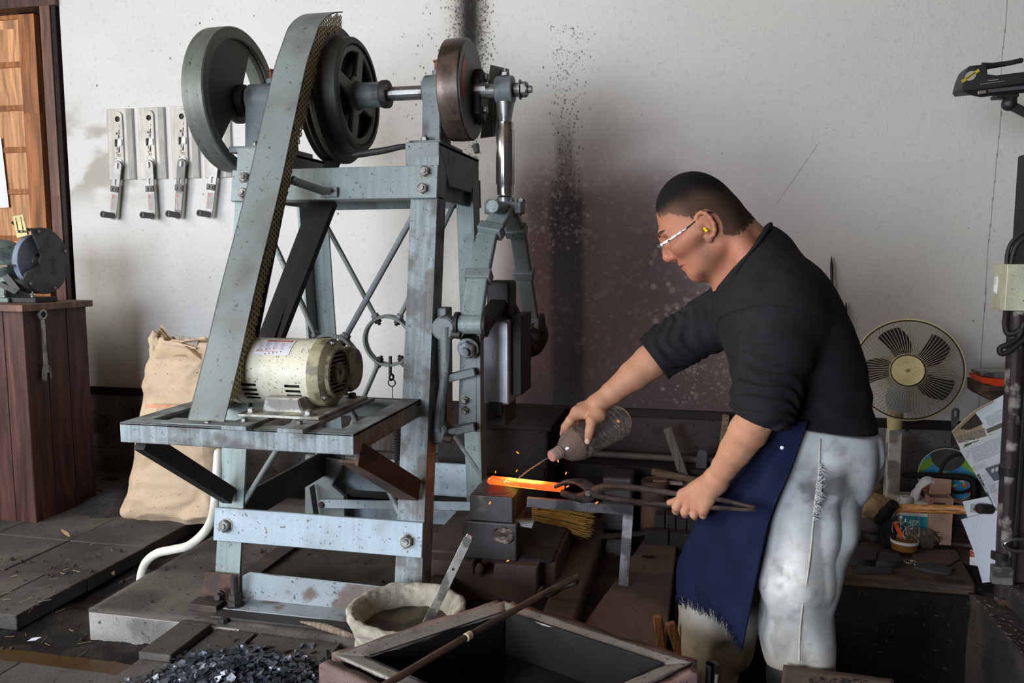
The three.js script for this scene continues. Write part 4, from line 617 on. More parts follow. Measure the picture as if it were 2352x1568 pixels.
{ // four crank switches on the wall
  const lines = (c, w, h) => { c.fillStyle = '#d0ccc2'; c.fillRect(0, 0, w, h); c.fillStyle = '#15130f'; c.fillRect(40, 60, 16, 26); c.fillRect(60, 62, 8, 22); c.fillRect(72, 70, 16, 5); c.fillRect(78, 62, 5, 20); c.fillRect(54, 352, 14, 26); c.fillRect(72, 354, 5, 22); c.fillRect(82, 354, 14, 5); c.fillRect(82, 364, 14, 5); c.fillRect(90, 354, 5, 22); c.fillStyle = '#6a665e'; for (const [x, y] of [[20, 12], [98, 12], [58, 34], [66, 116], [34, 262], [110, 262], [34, 318]]) c.fillRect(x, y, 7, 6); c.fillRect(34, 318, 76, 4); };
  const print = std({ map: canvasTex(140, 440, lines), roughness: 0.5 });
  const tagMap = canvasTex(64, 200, (c) => { c.fillStyle = '#989794'; c.fillRect(0, 0, 64, 200); c.fillStyle = '#b9574a'; c.fillRect(10, 10, 18, 44); c.fillRect(12, 80, 5, 60); c.fillRect(22, 120, 5, 60); c.fillStyle = '#7d7a76'; for (let i = 0; i < 9; i++) c.fillRect(36, 14 + i * 18, 20, 3); });
  const tagM = std({ map: tagMap, roughness: 0.55 });
  const labs = ['pale crank switch on the white wall, nearest the brown door post', 'second pale crank switch on the wall from the door post, crank tilted the other way', 'third pale crank switch on the wall from the door post, darkest dirty crank', 'pale crank switch on the wall half hidden behind the large rear flywheel'];
  const spots = [[-2.578, -0.16], [-2.418, 0.03], [-2.254, -0.13], [-2.094, -0.16]];
  spots.forEach(([x, tilt], i) => {
    const W = 0.135, y0 = 1.347, y1 = 1.660, t = thing('crank_switch', labs[i], 'switch', [x + W / 2, y0, 0], 'crank switches in a row on the wall');
    part(t, 'back_plate', bx(x, x + W, y0, y1, 0, 0.010, 0.002), M.switchPlate);
    part(t, 'grooved_strip', bx(x + W - 0.032, x + W - 0.002, y0 + 0.002, y1 - 0.002, 0.009, 0.0125, 0.001), M.switchStrip);
    const cx = x + 0.062, s = new THREE.Shape(); s.moveTo(-0.024, y0 + 0.072); s.lineTo(-0.024, y1 - 0.036); s.absarc(0, y1 - 0.036, 0.024, Math.PI, 0, true); s.lineTo(0.024, y0 + 0.072); s.absarc(0, y0 + 0.072, 0.024, 0, Math.PI, true);
    part(t, 'slotted_cover', plate(s, 0.008, [cx, 0, 0.009], [1, 0, 0], [0, 1, 0], 0.002, [circlePath(0, y1 - 0.046, 0.0145), [[-0.019, y1 - 0.166], [0.000, y1 - 0.166], [0.000, y1 - 0.135], [-0.019, y1 - 0.135]], [[-0.003, y1 - 0.192], [0.003, y1 - 0.192], [0.003, y1 - 0.168], [-0.003, y1 - 0.168]]], 16), M.switchPlate);
    part(t, 'dark_inside', bx(cx - 0.021, cx + 0.016, y1 - 0.194, y1 - 0.03, 0.0098, 0.0108, 0), M.black);
    const pr = new THREE.PlaneGeometry(0.034, 0.108).translate(cx, y1 - 0.142, 0.0172); part(t, 'printed_marks', plate([[-0.017, y1 - 0.213], [0.017, y1 - 0.213], [0.017, y1 - 0.196], [-0.017, y1 - 0.196]], 0.0006, [cx, 0, 0.0168], [1, 0, 0], [0, 1, 0], 0), M.switchPlate);
    const mk = (yy, list) => part(t, 'printed_mark', list.map(([a, b, c, d]) => bx(cx + a, cx + c, yy + b, yy + d, 0.0168, 0.0174, 0)), M.black);
    mk(y1 - 0.108, [[-0.010, -0.006, -0.005, 0.005], [-0.003, -0.005, 0.000, 0.004], [0.002, -0.002, 0.010, 0.000], [0.004, -0.005, 0.006, 0.004]]);
    mk(y1 - 0.205, [[-0.008, -0.006, -0.004, 0.005], [-0.002, -0.006, 0.001, 0.005], [0.003, 0.003, 0.008, 0.005], [0.003, -0.006, 0.008, -0.004], [0.006, -0.006, 0.008, 0.005]]);
    part(t, 'white_toggle', bx(cx + 0.001, cx + 0.019, y1 - 0.164, y1 - 0.137, 0.016, 0.024, 0.002), M.whitePlastic);
    const py = y0 + 0.072; part(t, 'pivot_disc', turned([cx, py, 0.016], [0, 0, 1], [[0, 0], [0.020, 0], [0.021, 0.002], [0.019, 0.008], [0, 0.009]], 28), M.whitePlastic);
    // crank arm hangs from the pivot and stands off the wall
    const q = (g) => g.translate(-cx, -py, 0).rotateZ(tilt).translate(cx + 0.002, py - 0.012, 0);
    const a = new THREE.Shape(); a.absarc(0, 0, 0.022, 0, Math.PI, false); a.lineTo(-0.0175, -0.225); a.absarc(0, -0.225, 0.0175, Math.PI, Math.PI * 2, false); a.lineTo(0.022, 0);
    const am = i === 2 ? worn({ base: [112, 111, 108], mott: 0.14, specks: 0.04, fine: 0.12, seed: 231, rough: 0.6, metal: 0.2, rep: 8, size: 128 }) : M.crank;
    const arm = part(t, 'crank_arm', q(plate(a, 0.006, [cx, py, 0.030], [1, 0, 0], [0, 1, 0], 0.0015, [[[-0.003, -0.085], [0.003, -0.085], [0.003, -0.062], [-0.003, -0.062]]], 12)), am);
    part(arm, 'pivot_lever', q(bx(cx - 0.004, cx + 0.005, py - 0.012, py + 0.012, 0.034, 0.044, 0.002)), M.whitePlastic);
    part(arm, 'catch_block', q(join([bx(cx - 0.020, cx + 0.018, py - 0.118, py - 0.092, 0.035, 0.044, 0.003), bx(cx - 0.015, cx - 0.004, py - 0.113, py - 0.099, 0.043, 0.048, 0.002), bx(cx + 0.003, cx + 0.012, py - 0.113, py - 0.099, 0.043, 0.048, 0.002)])), M.knob);
    part(arm, 'rating_label', q(keepUV(plateUV(cx - 0.015, cx + 0.015, py - 0.20, py - 0.128, 0.0362))), tagM);
    const kx = cx, ky = py - 0.225; part(arm, 'crank_knob', q(turned([kx, ky, 0.034], [-0.28, 0.06, 1], [[0, 0], [0.013, 0], [0.0135, 0.03], [0.0145, 0.05], [0.0145, 0.055], [0.011, 0.058], [0.008, 0.056], [0.007, 0.048], [0, 0.047]], 20)), M.knob);
    part(t, 'wall_spacer', cyl([cx, py, 0.02], [cx, py, 0.032], 0.012), M.knob);
  });
}
function plateUV(x0, x1, y0, y1, z) { const g = new THREE.PlaneGeometry(x1 - x0, y1 - y0); return g.translate((x0 + x1) / 2, (y0 + y1) / 2, z); }
{ // kraft paper sack, opened at the top, scraps sticking out
  const t = thing('paper_sack', 'tall crumpled brown kraft paper sack torn open at the top, behind the motor shelf', 'paper sack', [-1.92, 0, 0.53]);
  const rows = [[0, -2.135, -1.695], [0.012, -2.146, -1.69], [0.04, -2.128, -1.692], [0.10, -2.104, -1.695], [0.2, -2.085, -1.70], [0.32, -2.062, -1.71], [0.41, -2.045, -1.712], [0.52, -2.026, -1.712], [0.60, -2.008, -1.714], [0.65, -1.996, -1.716], [0.69, -1.985, -1.72]];
  const N = 96, RW = 70, P = [], I = [];
  const at = (v) => { for (let i = 0; i < rows.length - 1; i++) if (v <= rows[i + 1][0]) { const k = (v - rows[i][0]) / (rows[i + 1][0] - rows[i][0]); return [mix(rows[i][1], rows[i + 1][1], k), mix(rows[i][2], rows[i + 1][2], k)]; } return rows[rows.length - 1].slice(1); };
  for (let j = 0; j <= RW; j++) for (let i = 0; i < N; i++) {
    const a = i / N * Math.PI * 2, c = Math.cos(a), s = Math.sin(a), v = j / RW; let y = v * 0.69; const [l, r] = at(y);
    let dz = 0.115 - 0.03 * v - 0.05 * step(0.86, 1, v); if (v < 0.06) dz *= 0.75 + 4 * v;
    const e = 0.45, sx = Math.sign(c) * Math.pow(Math.abs(c), e), sz = Math.sign(s) * Math.pow(Math.abs(s), 0.75);
    let x = mix(l, r, (sx + 1) / 2), z = 0.53 + sz * dz - 0.02 * v;
    const ridge = (f, sd) => 1 - Math.abs(noise3(x * f, y * f, z * f + sd, 31 + sd)) * 4;
    const w = 0.5 + Math.max(0, v - 0.55) * 0.9 + Math.max(0, 0.25 - v) * 2.2;
    const d = 0.013 * w * ridge(9, 1) + 0.009 * w * ridge(17, 2) + 0.003 * ridge(38, 3);
    x += c * d * 0.5; z += s * d;
    if (j === RW) { y += 0.045 * step(0.8, 1, -c) + 0.02 * noise3(a * 6, 1, 2, 40) - 0.03 * step(-0.2, 0.6, c) * (s > 0 ? 1 : 0.2); }
    P.push(x, Math.max(0.001, y), z);
  }
  for (let j = 0; j < RW; j++) for (let i = 0; i < N; i++) { const a = j * N + i, b = j * N + (i + 1) % N; I.push(a, a + N, b, b, a + N, b + N); }
  const k = P.length / 3; P.push(-1.92, 0.002, 0.53); for (let i = 0; i < N; i++) I.push(k, i, (i + 1) % N);
  const k2 = P.length / 3; P.push(-1.86, 0.60, 0.51); for (let i = 0; i < N; i++) I.push(k2, RW * N + (i + 1) % N, RW * N + i);
  const g = new THREE.BufferGeometry(); g.setAttribute('position', new THREE.Float32BufferAttribute(P, 3)); g.setIndex(I); g.computeVertexNormals();
  const b = part(t, 'sack_body', toCreasedNormals(g, 0.7), M.kraft);
  part(t, 'twisted_ear', rough(new THREE.SphereGeometry(1, 24, 18).scale(0.022, 0.055, 0.014).rotateZ(-0.12).translate(...[-1.988, 0.667, 0.55]), 0.012, 45, 8), M.kraft);
  const R = rng(9);
  for (const [a, b2, c2, r] of [[[-2.026, 0.647, 0.5], [-1.912, 0.67, 0.53], [-1.763, 0.7, 0.55], 0.007], [[-1.959, 0.631, 0.52], [-1.86, 0.681, 0.55], [-1.75, 0.696, 0.56], 0.010], [[-1.946, 0.681, 0.56], [-1.874, 0.675, 0.57], [-1.792, 0.661, 0.57], 0.006], [[-1.828, 0.668, 0.57], [-1.782, 0.642, 0.58], [-1.744, 0.615, 0.59], 0.014], [[-1.93, 0.615, 0.56], [-1.841, 0.636, 0.58], [-1.763, 0.612, 0.59], 0.012]])
    part(t, 'torn_flap', taperTube([a, b2, c2], [[r, 0.002], [r * 1.3, 0.003], [r * 0.6, 0.002]], 8, 18), M.kraft);
  single('wood_offcut', 'grey wooden offcut poking out of the top of the kraft paper sack', 'wood scrap', bar([-1.909, 0.677, 0.52], [-1.796, 0.67, 0.55], 0.05, 0.012, [0, 0.2, 1], 0.002), worn({ base: [128, 122, 112], mott: 0.2, grain: 0.4, seed: 221, rough: 0.8, rep: 3, size: 128 }), [-1.87, 0.66, 0.53]);
  part(t, 'red_print', [plate([[0, 0], [0.19, 0], [0.19, 0.014], [0, 0.012]], 0.001, [-1.953, 0.447, 0.655], [1, 0, 0.02], [0, 1, 0], 0)], worn({ base: [196, 140, 106], mott: 0.3, seed: 222, rough: 0.8, rep: 6, size: 64 }));
}
single('cable_pipe', 'white bent cable pipe rising from the earth beside the slab up the hammer leg', 'pipe', tube([[-1.647, -0.018, 1.12], [-1.64, 0.021, 1.12], [-1.623, 0.059, 1.12], [-1.586, 0.09, 1.12], [-1.517, 0.113, 1.13], [-1.461, 0.132, 1.14], [-1.399, 0.176, 1.16], [-1.353, 0.226, 1.18], [-1.324, 0.281, 1.2], [-1.313, 0.365, 1.2], [-1.317, 0.437, 1.18]], 0.0135, 14, 120), M.pipeWhite, [-1.6, 0, 1.15]);
// ---------------------------------------------------------------- motor on the shelf
M.cream = worn({ base: [206, 202, 180], alt: [176, 170, 148], altAmt: 0.4, altF: 3, mott: 0.08, specks: 0.062, speckCol: [66, 62, 54], fine: 0.03, seed: 301, rough: 0.42, rep: 3 });
M.creamDirty = worn({ base: [150, 142, 112], alt: [104, 96, 72], altAmt: 0.45, altF: 5, mott: 0.15, specks: 0.03, fine: 0.08, seed: 302, rough: 0.55, rep: 4, size: 256 });
{ const y = 0.715, z = 1.385, R = 0.083, xa = -1.105, xb = -0.862;
  const m = thing('electric_motor', 'cream electric motor with louvred shell and dark end grille on the hammer shelf', 'motor', [-0.98, 0.625, 1.385]);
  // shell with louvre openings: a bent sheet split around the slots
  const P = []; const slots = [];
  const A0 = 0.40;                                       // angle below the horizontal, towards the front
  for (const x0 of [xa + 0.042, xa + 0.158]) for (let i = 0; i < 4; i++) slots.push([x0, x0 + 0.040, 0.24 + i * 0.17, 0.24 + i * 0.17 + 0.085]);
  const NX = 122, NA = 148, solid = (x, a) => !slots.some(([p, q, r, s]) => x > p && x < q && a > r && a < s);
  for (let i = 0; i < NX; i++) for (let j = 0; j < NA; j++) {
    const x0 = mix(xa, xb, i / NX), x1 = mix(xa, xb, (i + 1) / NX), a0 = j / NA * Math.PI * 2, a1 = (j + 1) / NA * Math.PI * 2;   // angle: 0 = front, rising downwards
    if (!solid((x0 + x1) / 2, (a0 + a1) / 2)) continue;
    const q = (x, a) => [x, y - R * Math.sin(a), z + R * Math.cos(a)];
    P.push(...q(x0, a0), ...q(x0, a1), ...q(x1, a1), ...q(x0, a0), ...q(x1, a1), ...q(x1, a0));
  }
  const sg = new THREE.BufferGeometry(); sg.setAttribute('position', new THREE.Float32BufferAttribute(P, 3));
  const nn = new Float32Array(P.length); for (let i = 0; i < P.length; i += 3) { nn[i + 1] = (P[i + 1] - y) / R; nn[i + 2] = (P[i + 2] - z) / R; } sg.setAttribute('normal', new THREE.BufferAttribute(nn, 3));
  const sh = part(m, 'shell', sg, M.cream);
  part(sh, 'core', turned([xa + 0.005, y, z], [1, 0, 0], [[0, 0], [R - 0.008, 0], [R - 0.008, xb - xa - 0.01], [0, xb - xa - 0.01]], 40), M.ironDark);
  part(m, 'rear_bell', turned([xa - 0.022, y, z], [1, 0, 0], [[0, 0], [R - 0.012, 0], [R - 0.002, 0.008], [R + 0.002, 0.024], [R + 0.002, 0.034], [R - 0.002, 0.036], [0, 0.036]], 48), M.cream);
  const bell = part(m, 'front_bell', turned([xb - 0.026, y, z], [1, 0, 0], [[R - 0.004, 0], [R + 0.002, 0], [R + 0.003, 0.018], [R + 0.001, 0.030], [R - 0.004, 0.034], [0.068, 0.040], [0.064, 0.048], [0.058, 0.050], [0.056, 0.046], [0.056, 0.034], [R - 0.004, 0]], 56), M.creamDirty);
  part(bell, 'grille_hub', turned([xb + 0.004, y, z], [1, 0, 0], [[0, 0], [0.025, 0], [0.026, 0.018], [0.024, 0.021], [0.007, 0.021], [0.006, 0.018], [0, 0.018]], 32), M.creamDirty);
  part(bell, 'shaft_end', turned([xb + 0.02, y, z], [1, 0, 0], [[0.003, 0], [0.0058, 0], [0.0058, 0.004], [0.003, 0.004]], 16), M.ironDark);
  for (let i = -5; i <= 5; i++) { const yy = i * 0.0105, w = Math.sqrt(0.0572 * 0.0572 - yy * yy); if (Math.abs(yy) < 0.02) { for (const s of [-1, 1]) part(bell, 'grille_bar', bx(xb + 0.008, xb + 0.016, y + yy - 0.0018, y + yy + 0.0018, Math.min(z + s * 0.018, z + s * w), Math.max(z + s * 0.018, z + s * w), 0.0008), M.creamDirty); } else part(bell, 'grille_bar', bx(xb + 0.008, xb + 0.016, y + yy - 0.0018, y + yy + 0.0018, z - w, z + w, 0.0008), M.creamDirty); }
  part(bell, 'inner_fan', turned([xb - 0.02, y, z], [1, 0, 0], [[0, 0], [0.056, 0], [0.056, 0.004], [0, 0.004]], 32), M.black);
  for (const [dy, dz] of [[0.075, 0.012], [-0.052, 0.058], [-0.05, -0.058]]) part(bell, 'lug_screw', hexNut([xb + 0.006, y + dy, z + dz], [1, 0, 0], 0.012, 0.4), M.steelDull);
  part(m, 'terminal_box', [bx(xb - 0.13, xb + 0.012, y - 0.02, y + 0.052, z - 0.135, z - 0.07, 0.012), turned([xb - 0.005, y - 0.005, z - 0.105], [1, 0, 0], [[0, 0], [0.058, 0], [0.06, 0.012], [0.054, 0.022], [0, 0.024]], 32)], M.creamDirty);
  part(m, 'mounting_foot', [bx(-1.035, -0.828, 0.6255, 0.632, z - 0.145, z + 0.145, 0.001), plate((() => { const s = new THREE.Shape(); s.moveTo(-0.062, 0.631); s.quadraticCurveTo(-0.05, 0.632, -0.045, 0.665); s.lineTo(0.045, 0.665); s.quadraticCurveTo(0.05, 0.632, 0.062, 0.631); return s; })(), 0.20, [-0.945, 0, z - 0.10], [1, 0, 0], [0, 1, 0], 0.004)], worn({ base: [170, 168, 158], alt: [116, 112, 102], altAmt: 0.4, mott: 0.12, specks: 0.03, seed: 303, rough: 0.5, metal: 0.2, rep: 4, size: 256 }));
  for (const x of [-1.010, -0.862]) for (const s of [-1, 1]) part(m, 'foot_bolt', hexNut([x, 0.632, z + s * 0.122], [0, 1, 0], 0.020, 0.2), M.nut);
  part(m, 'belt_wheel', turned([-1.118, y, z], [1, 0, 0], [[0, 0], [0.05, 0], [0.05, 0.004], [0.042, 0.012], [0.05, 0.022], [0.042, 0.032], [0.05, 0.042], [0, 0.044]], 32), M.ironDark);
  // curved data plate on the upper front
  const lab = canvasTex(256, 150, (c, w, h) => { c.fillStyle = '#cfcdd2'; c.fillRect(0, 0, w, h); c.fillStyle = '#b5483c'; c.fillRect(50, 4, 190, 22); c.fillStyle = '#7c3a34'; c.fillRect(96, 4, 40, 22); c.fillStyle = '#cf9a90'; for (let i = 0; i < 12; i++) c.fillRect(118 + i * 9, 9 + (i % 3) * 2, 5, 11 - (i % 2) * 4); c.fillStyle = '#8d8b90'; for (let i = 0; i < 6; i++) c.fillRect(8, 40 + i * 13, 236, 1.5); for (const x of [8, 90, 150, 244]) c.fillRect(x, 40, 1.5, 66); c.fillStyle = '#74727a'; for (let i = 0; i < 22; i++) c.fillRect(14 + (i * 53) % 210, 44 + Math.floor(i / 4) * 13, 22, 4); c.fillStyle = '#b86058'; for (let i = 0; i < 9; i++) c.fillRect(14 + i * 16, 118, 11, 6); c.fillStyle = '#4a4744'; for (let i = 0; i < 26; i++) { c.beginPath(); c.arc((i * 97) % 256, (i * 61) % 150, 1 + (i * 7) % 5, 0, 7); c.fill(); } });
  const LP = [], LU = [], LI = []; for (let j = 0; j <= 12; j++) for (let i = 0; i <= 1; i++) { const a = mix(-0.62, -1.28, j / 12); LP.push(mix(-1.035, -0.94, i), y - (R + 0.0012) * Math.sin(a), z + (R + 0.0012) * Math.cos(a)); LU.push(i, j / 12); }
  for (let j = 0; j < 12; j++) { const a = j * 2; LI.push(a, a + 1, a + 2, a + 1, a + 3, a + 2); }
  const lg = new THREE.BufferGeometry(); lg.setAttribute('position', new THREE.Float32BufferAttribute(LP, 3)); lg.setAttribute('uv', new THREE.Float32BufferAttribute(LU, 2)); lg.setIndex(LI); lg.computeVertexNormals();
  part(sh, 'data_plate', keepUV(lg), std({ map: lab, roughness: 0.45 }), 'printed data plate with a red heading');
}
// ---------------------------------------------------------------- anvil stack and glowing billet
M.anvil = worn({ base: [72, 68, 68], alt: [98, 92, 88], altAmt: 0.25, altF: 8, mott: 0.2, specks: 0.015, fine: 0.1, streak: 0.1, seed: 311, rough: 0.5, metal: 0.5, bump: 0.0008, rep: 2 });
M.anvilBase = worn({ base: [86, 70, 62], alt: [104, 78, 62], altAmt: 0.35, altF: 4, mott: 0.25, specks: 0.02, fine: 0.14, seed: 312, rough: 0.85, metal: 0.1, bump: 0.002, rep: 1.5 });
M.scale = worn({ base: [34, 33, 33], mott: 0.4, specks: 0.05, speckCol: [96, 92, 88], fine: 0.6, seed: 313, rough: 0.7, bump: 0.004, rep: 6, size: 256 });
{ const a = thing('anvil', 'heavy dark steel anvil block stack under the power hammer ram', 'anvil', [-0.55, -0.06, 0.75]);
  const s = new THREE.Shape(); s.moveTo(-0.80, -0.1); s.lineTo(-0.415, -0.1); s.lineTo(-0.415, 0.096); s.lineTo(-0.545, 0.094); s.lineTo(-0.55, 0.058); s.lineTo(-0.605, 0.058); s.lineTo(-0.612, 0.092); s.lineTo(-0.80, 0.086);
  part(a, 'base_block', plate(s, 0.07, [0, 0, 0.912], [1, 0, 0], [0, 1, 0], 0.005), M.anvilBase, 'rust-brown base block with a keyway');
  part(a, 'base_block', bx(-0.80, -0.37, -0.1, 0.094, 0.45, 0.915, 0.01), M.anvilBase);
  part(a, 'scale_layer', rough(new THREE.BoxGeometry(0.15, 0.010, 0.42, 30, 2, 60).translate(-0.455, 0.095, 0.73), 0.008, 45, 4), M.scale);
  const kw = part(a, 'key_bolt', [cyl([-0.590, 0.066, 0.95], [-0.590, 0.066, 0.99], 0.012), new THREE.SphereGeometry(0.0135, 14, 10).scale(1, 1.5, 0.7).translate(-0.590, 0.074, 0.985)], M.rust);
  const sow = part(a, 'sow_block', rough(new RoundedBoxGeometry(0.168, 0.118, 0.235, 6, 0.006).translate(-0.567, 0.152, 0.838), 0.002, 30, 5), M.anvil);
  part(sow, 'chipped_scar', rough(new THREE.SphereGeometry(0.035, 24, 14).scale(1, 0.75, 0.06).translate(-0.525, 0.175, 0.957), 0.006, 60, 9), worn({ base: [104, 88, 80], alt: [160, 150, 142], altAmt: 0.3, mott: 0.3, specks: 0.02, seed: 314, rough: 0.4, metal: 0.5, bump: 0.002, rep: 5, size: 256 }));
  part(a, 'anvil_die', [bx(-0.628, -0.495, 0.212, 0.292, 0.75, 0.955, 0.004), rough(new THREE.SphereGeometry(0.075, 24, 12, 0, Math.PI * 2, 0, Math.PI / 2).scale(0.9, 0.12, 1.25).translate(-0.562, 0.290, 0.852), 0.002, 30, 6)], M.anvil);
  part(a, 'wedge', [plate([[0, 0], [0.055, -0.006], [0.062, 0.018], [0.0, 0.016]], 0.03, [-0.497, 0.197, 0.90], [1, 0.0, 0], [0, 1, 0], 0.002)], M.steelDull, 'pale steel wedge between the anvil blocks');
}
const hotMap = (emis) => tex(256, 64, (u, v) => { const n = fbm(u, v, 10, 4, 330), e = Math.min(1, Math.min(u * 3.2, (1 - u) * 2.6)) * Math.min(1, Math.sin(Math.PI * v) * 1.4); const h = Math.max(0, Math.min(1, 0.25 + 0.62 * e + (n - 0.5) * 0.5)); const c = mix3([255, 70, 18], [255, 222, 96], step(0.35, 0.95, h)); const s = vnoise(u * 60, v * 16, 64, 331); return mix3(c, [200, 60, 24], step(0.74, 0.86, s) * 0.6); });
{ const b = thing('hot_billet', 'glowing orange-yellow steel billet on the anvil under the water jet', 'billet', [-0.47, 0.302, 0.875]);
  const g = rough(new RoundedBoxGeometry(0.238, 0.020, 0.052, 8, 0.0092), 0.0028, 40, 12), p = g.attributes.position; const uv = new Float32Array(p.count * 2);
  for (let i = 0; i < p.count; i++) { const x = p.getX(i), t = (x + 0.119) / 0.238; uv[2 * i] = t; uv[2 * i + 1] = 0.5 + p.getZ(i) / 0.056 * 0.9; p.setZ(i, p.getZ(i) * (1 - 0.35 * step(0.8, 1, t)) * (1 - 0.2 * step(0.15, 0, t))); }
  g.setAttribute('uv', new THREE.BufferAttribute(uv, 2)); g.rotateZ(-0.03).rotateY(-0.08).translate(-0.472, 0.313, 0.878);
  const m = part(b, 'billet_body', keepUV(g), std({ color: 0x2a0b04, emissive: 0xffffff, emissiveMap: hotMap(), emissiveIntensity: 1.7, roughness: 0.8 }));
  const spots = []; const R = rng(44); for (let i = 0; i < 26; i++) { const t = R(); spots.push(new THREE.IcosahedronGeometry(0.0012 + R() * 0.0014, 0).translate(-0.585 + t * 0.22, 0.3245 - t * 0.007, 0.885 + (R() - 0.5) * 0.034)); }
  part(b, 'bright_scale', spots, std({ color: 0x331800, emissive: 0xffe28a, emissiveIntensity: 1.6 })).userData.kind = 'stuff';
  const L = new THREE.PointLight(new THREE.Color(1, 0.32, 0.08), 0.025, 3, 2); L.position.set(-0.45, 0.345, 0.885); L.castShadow = true; L.shadow.radius = 2; scene.add(L);
}
{ // flying sparks, each a tiny glowing fleck
  const sm = std({ color: 0x441a08, emissive: 0xff8a3a, emissiveIntensity: 1.6 });
  const S = [[1189,1039,0.95,'the one above the billet centre, highest of them'], [1138,1084,0.9,'the one above the rounded tip of the billet'], [1187,1081,0.9,'the one beside the water jet'], [1282,1058,1.0,'the one right under the bottle cap'], [1300,1087,1.0,'the faint one below the bottle shoulder'], [1304,1117,1.0,'the one over the tong jaw'], [1125,1155,1.0,'the one in front of the upper anvil block'], [1371,1154,1.05,'the one before the steel rest bar'], [1166,1288,1.05,'the one above the keyway of the base block']];
  const P = [[-0.482, 0.427, 0.95], [-0.561, 0.35, 0.9], [-0.495, 0.358, 0.9], [-0.353, 0.422, 1.0], [-0.33, 0.387, 1.0], [-0.325, 0.349, 1.0], [-0.554, 0.285, 1.0], [-0.236, 0.323, 1.05], [-0.496, 0.122, 1.02]], D = [[0.8, -0.6], [0.1, 1], [0.3, 1], [-0.1, 1], [0.4, 1], [0.7, 0.5], [0.4, 0.9], [0.7, 0.5], [0.8, 0.4]], Ls = [4.5, 2.5, 3, 4, 3, 4, 4, 4, 3.5];
  S.forEach((s, i) => single('spark', 'tiny orange spark in the air, ' + s[3], 'spark', new THREE.CapsuleGeometry(0.0016, Ls[i] * 0.0016, 3, 8).applyMatrix4(basis([D[i][0], D[i][1], 0])).translate(...P[i]), sm, P[i], 'sparks flying around the billet'));
}
{ // flat-bar rest beside the anvil
  const t = thing('steel_rest', 'scuffed flat steel bar rest with one upright leg beside the anvil', 'rest', [-0.15, -0.05, 0.84]);
  part(t, 'rest_bar', bar([-0.462, 0.267, 0.91], [-0.148, 0.242, 0.845], 0.030, 0.014, [0, 0, 1]), worn({ base: [112, 108, 110], alt: [176, 172, 174], altAmt: 0.36, altF: 6, mott: 0.2, specks: 0.02, seed: 340, rough: 0.45, metal: 0.5, rep: 3, size: 256 }));
  part(t, 'rest_leg', bar([-0.162, 0.246, 0.845], [-0.175, -0.003, 0.83], 0.031, 0.012, [0, 0, 1]), worn({ base: [150, 147, 150], alt: [206, 203, 206], altAmt: 0.45, altF: 7, mott: 0.2, specks: 0.03, streak: 0.2, seed: 341, rough: 0.5, metal: 0.4, rep: 3, size: 256 }), 'pale scraped leg');
}
// ---------------------------------------------------------------- tongs
M.tongs = worn({ base: [74, 64, 60], alt: [108, 80, 60], altAmt: 0.2, altF: 4, mott: 0.2, specks: 0.01, fine: 0.1, seed: 345, rough: 0.55, metal: 0.45, rep: 3, size: 256 });
{ const t = thing('forging_tongs', 'long dark iron tongs gripping the glowing billet, held in the left fist', 'tongs', [-0.2, 0.31, 1.0]);
  part(t, 'tong_arm', taperTube([[-0.376, 0.317, 0.901], [-0.342, 0.337, 0.917], [-0.299, 0.35, 0.947], [-0.267, 0.346, 0.982], [-0.234, 0.335, 1.017], [-0.149, 0.352, 1.109], [-0.032, 0.396, 1.264], [0.066, 0.44, 1.402], [0.141, 0.485, 1.546]], [[0.010, 0.006], [0.013, 0.008], [0.017, 0.009], [0.019, 0.009], [0.013, 0.010], [0.009, 0.009], [0.0065, 0.0065], [0.0055, 0.0055], [0.004, 0.004]], 12, 90), M.tongs);
  part(t, 'tong_arm', taperTube([[-0.356, 0.303, 0.913], [-0.326, 0.303, 0.938], [-0.291, 0.306, 0.961], [-0.258, 0.329, 0.992], [-0.221, 0.361, 1.032], [-0.162, 0.386, 1.098], [-0.077, 0.412, 1.2], [-0.012, 0.432, 1.287], [0.075, 0.463, 1.413], [0.143, 0.489, 1.54]], [[0.010, 0.006], [0.013, 0.008], [0.016, 0.009], [0.019, 0.009], [0.013, 0.010], [0.010, 0.010], [0.008, 0.008], [0.0065, 0.0065], [0.0055, 0.0055], [0.004, 0.004]], 12, 90), M.tongs);
  part(t, 'rivet', turned([-0.265, 0.332, 0.998], [-0.05, 0.25, 0.9], [[0, -0.012], [0.012, -0.012], [0.012, 0.006], [0.008, 0.011], [0, 0.012]], 20), M.tongs);
}
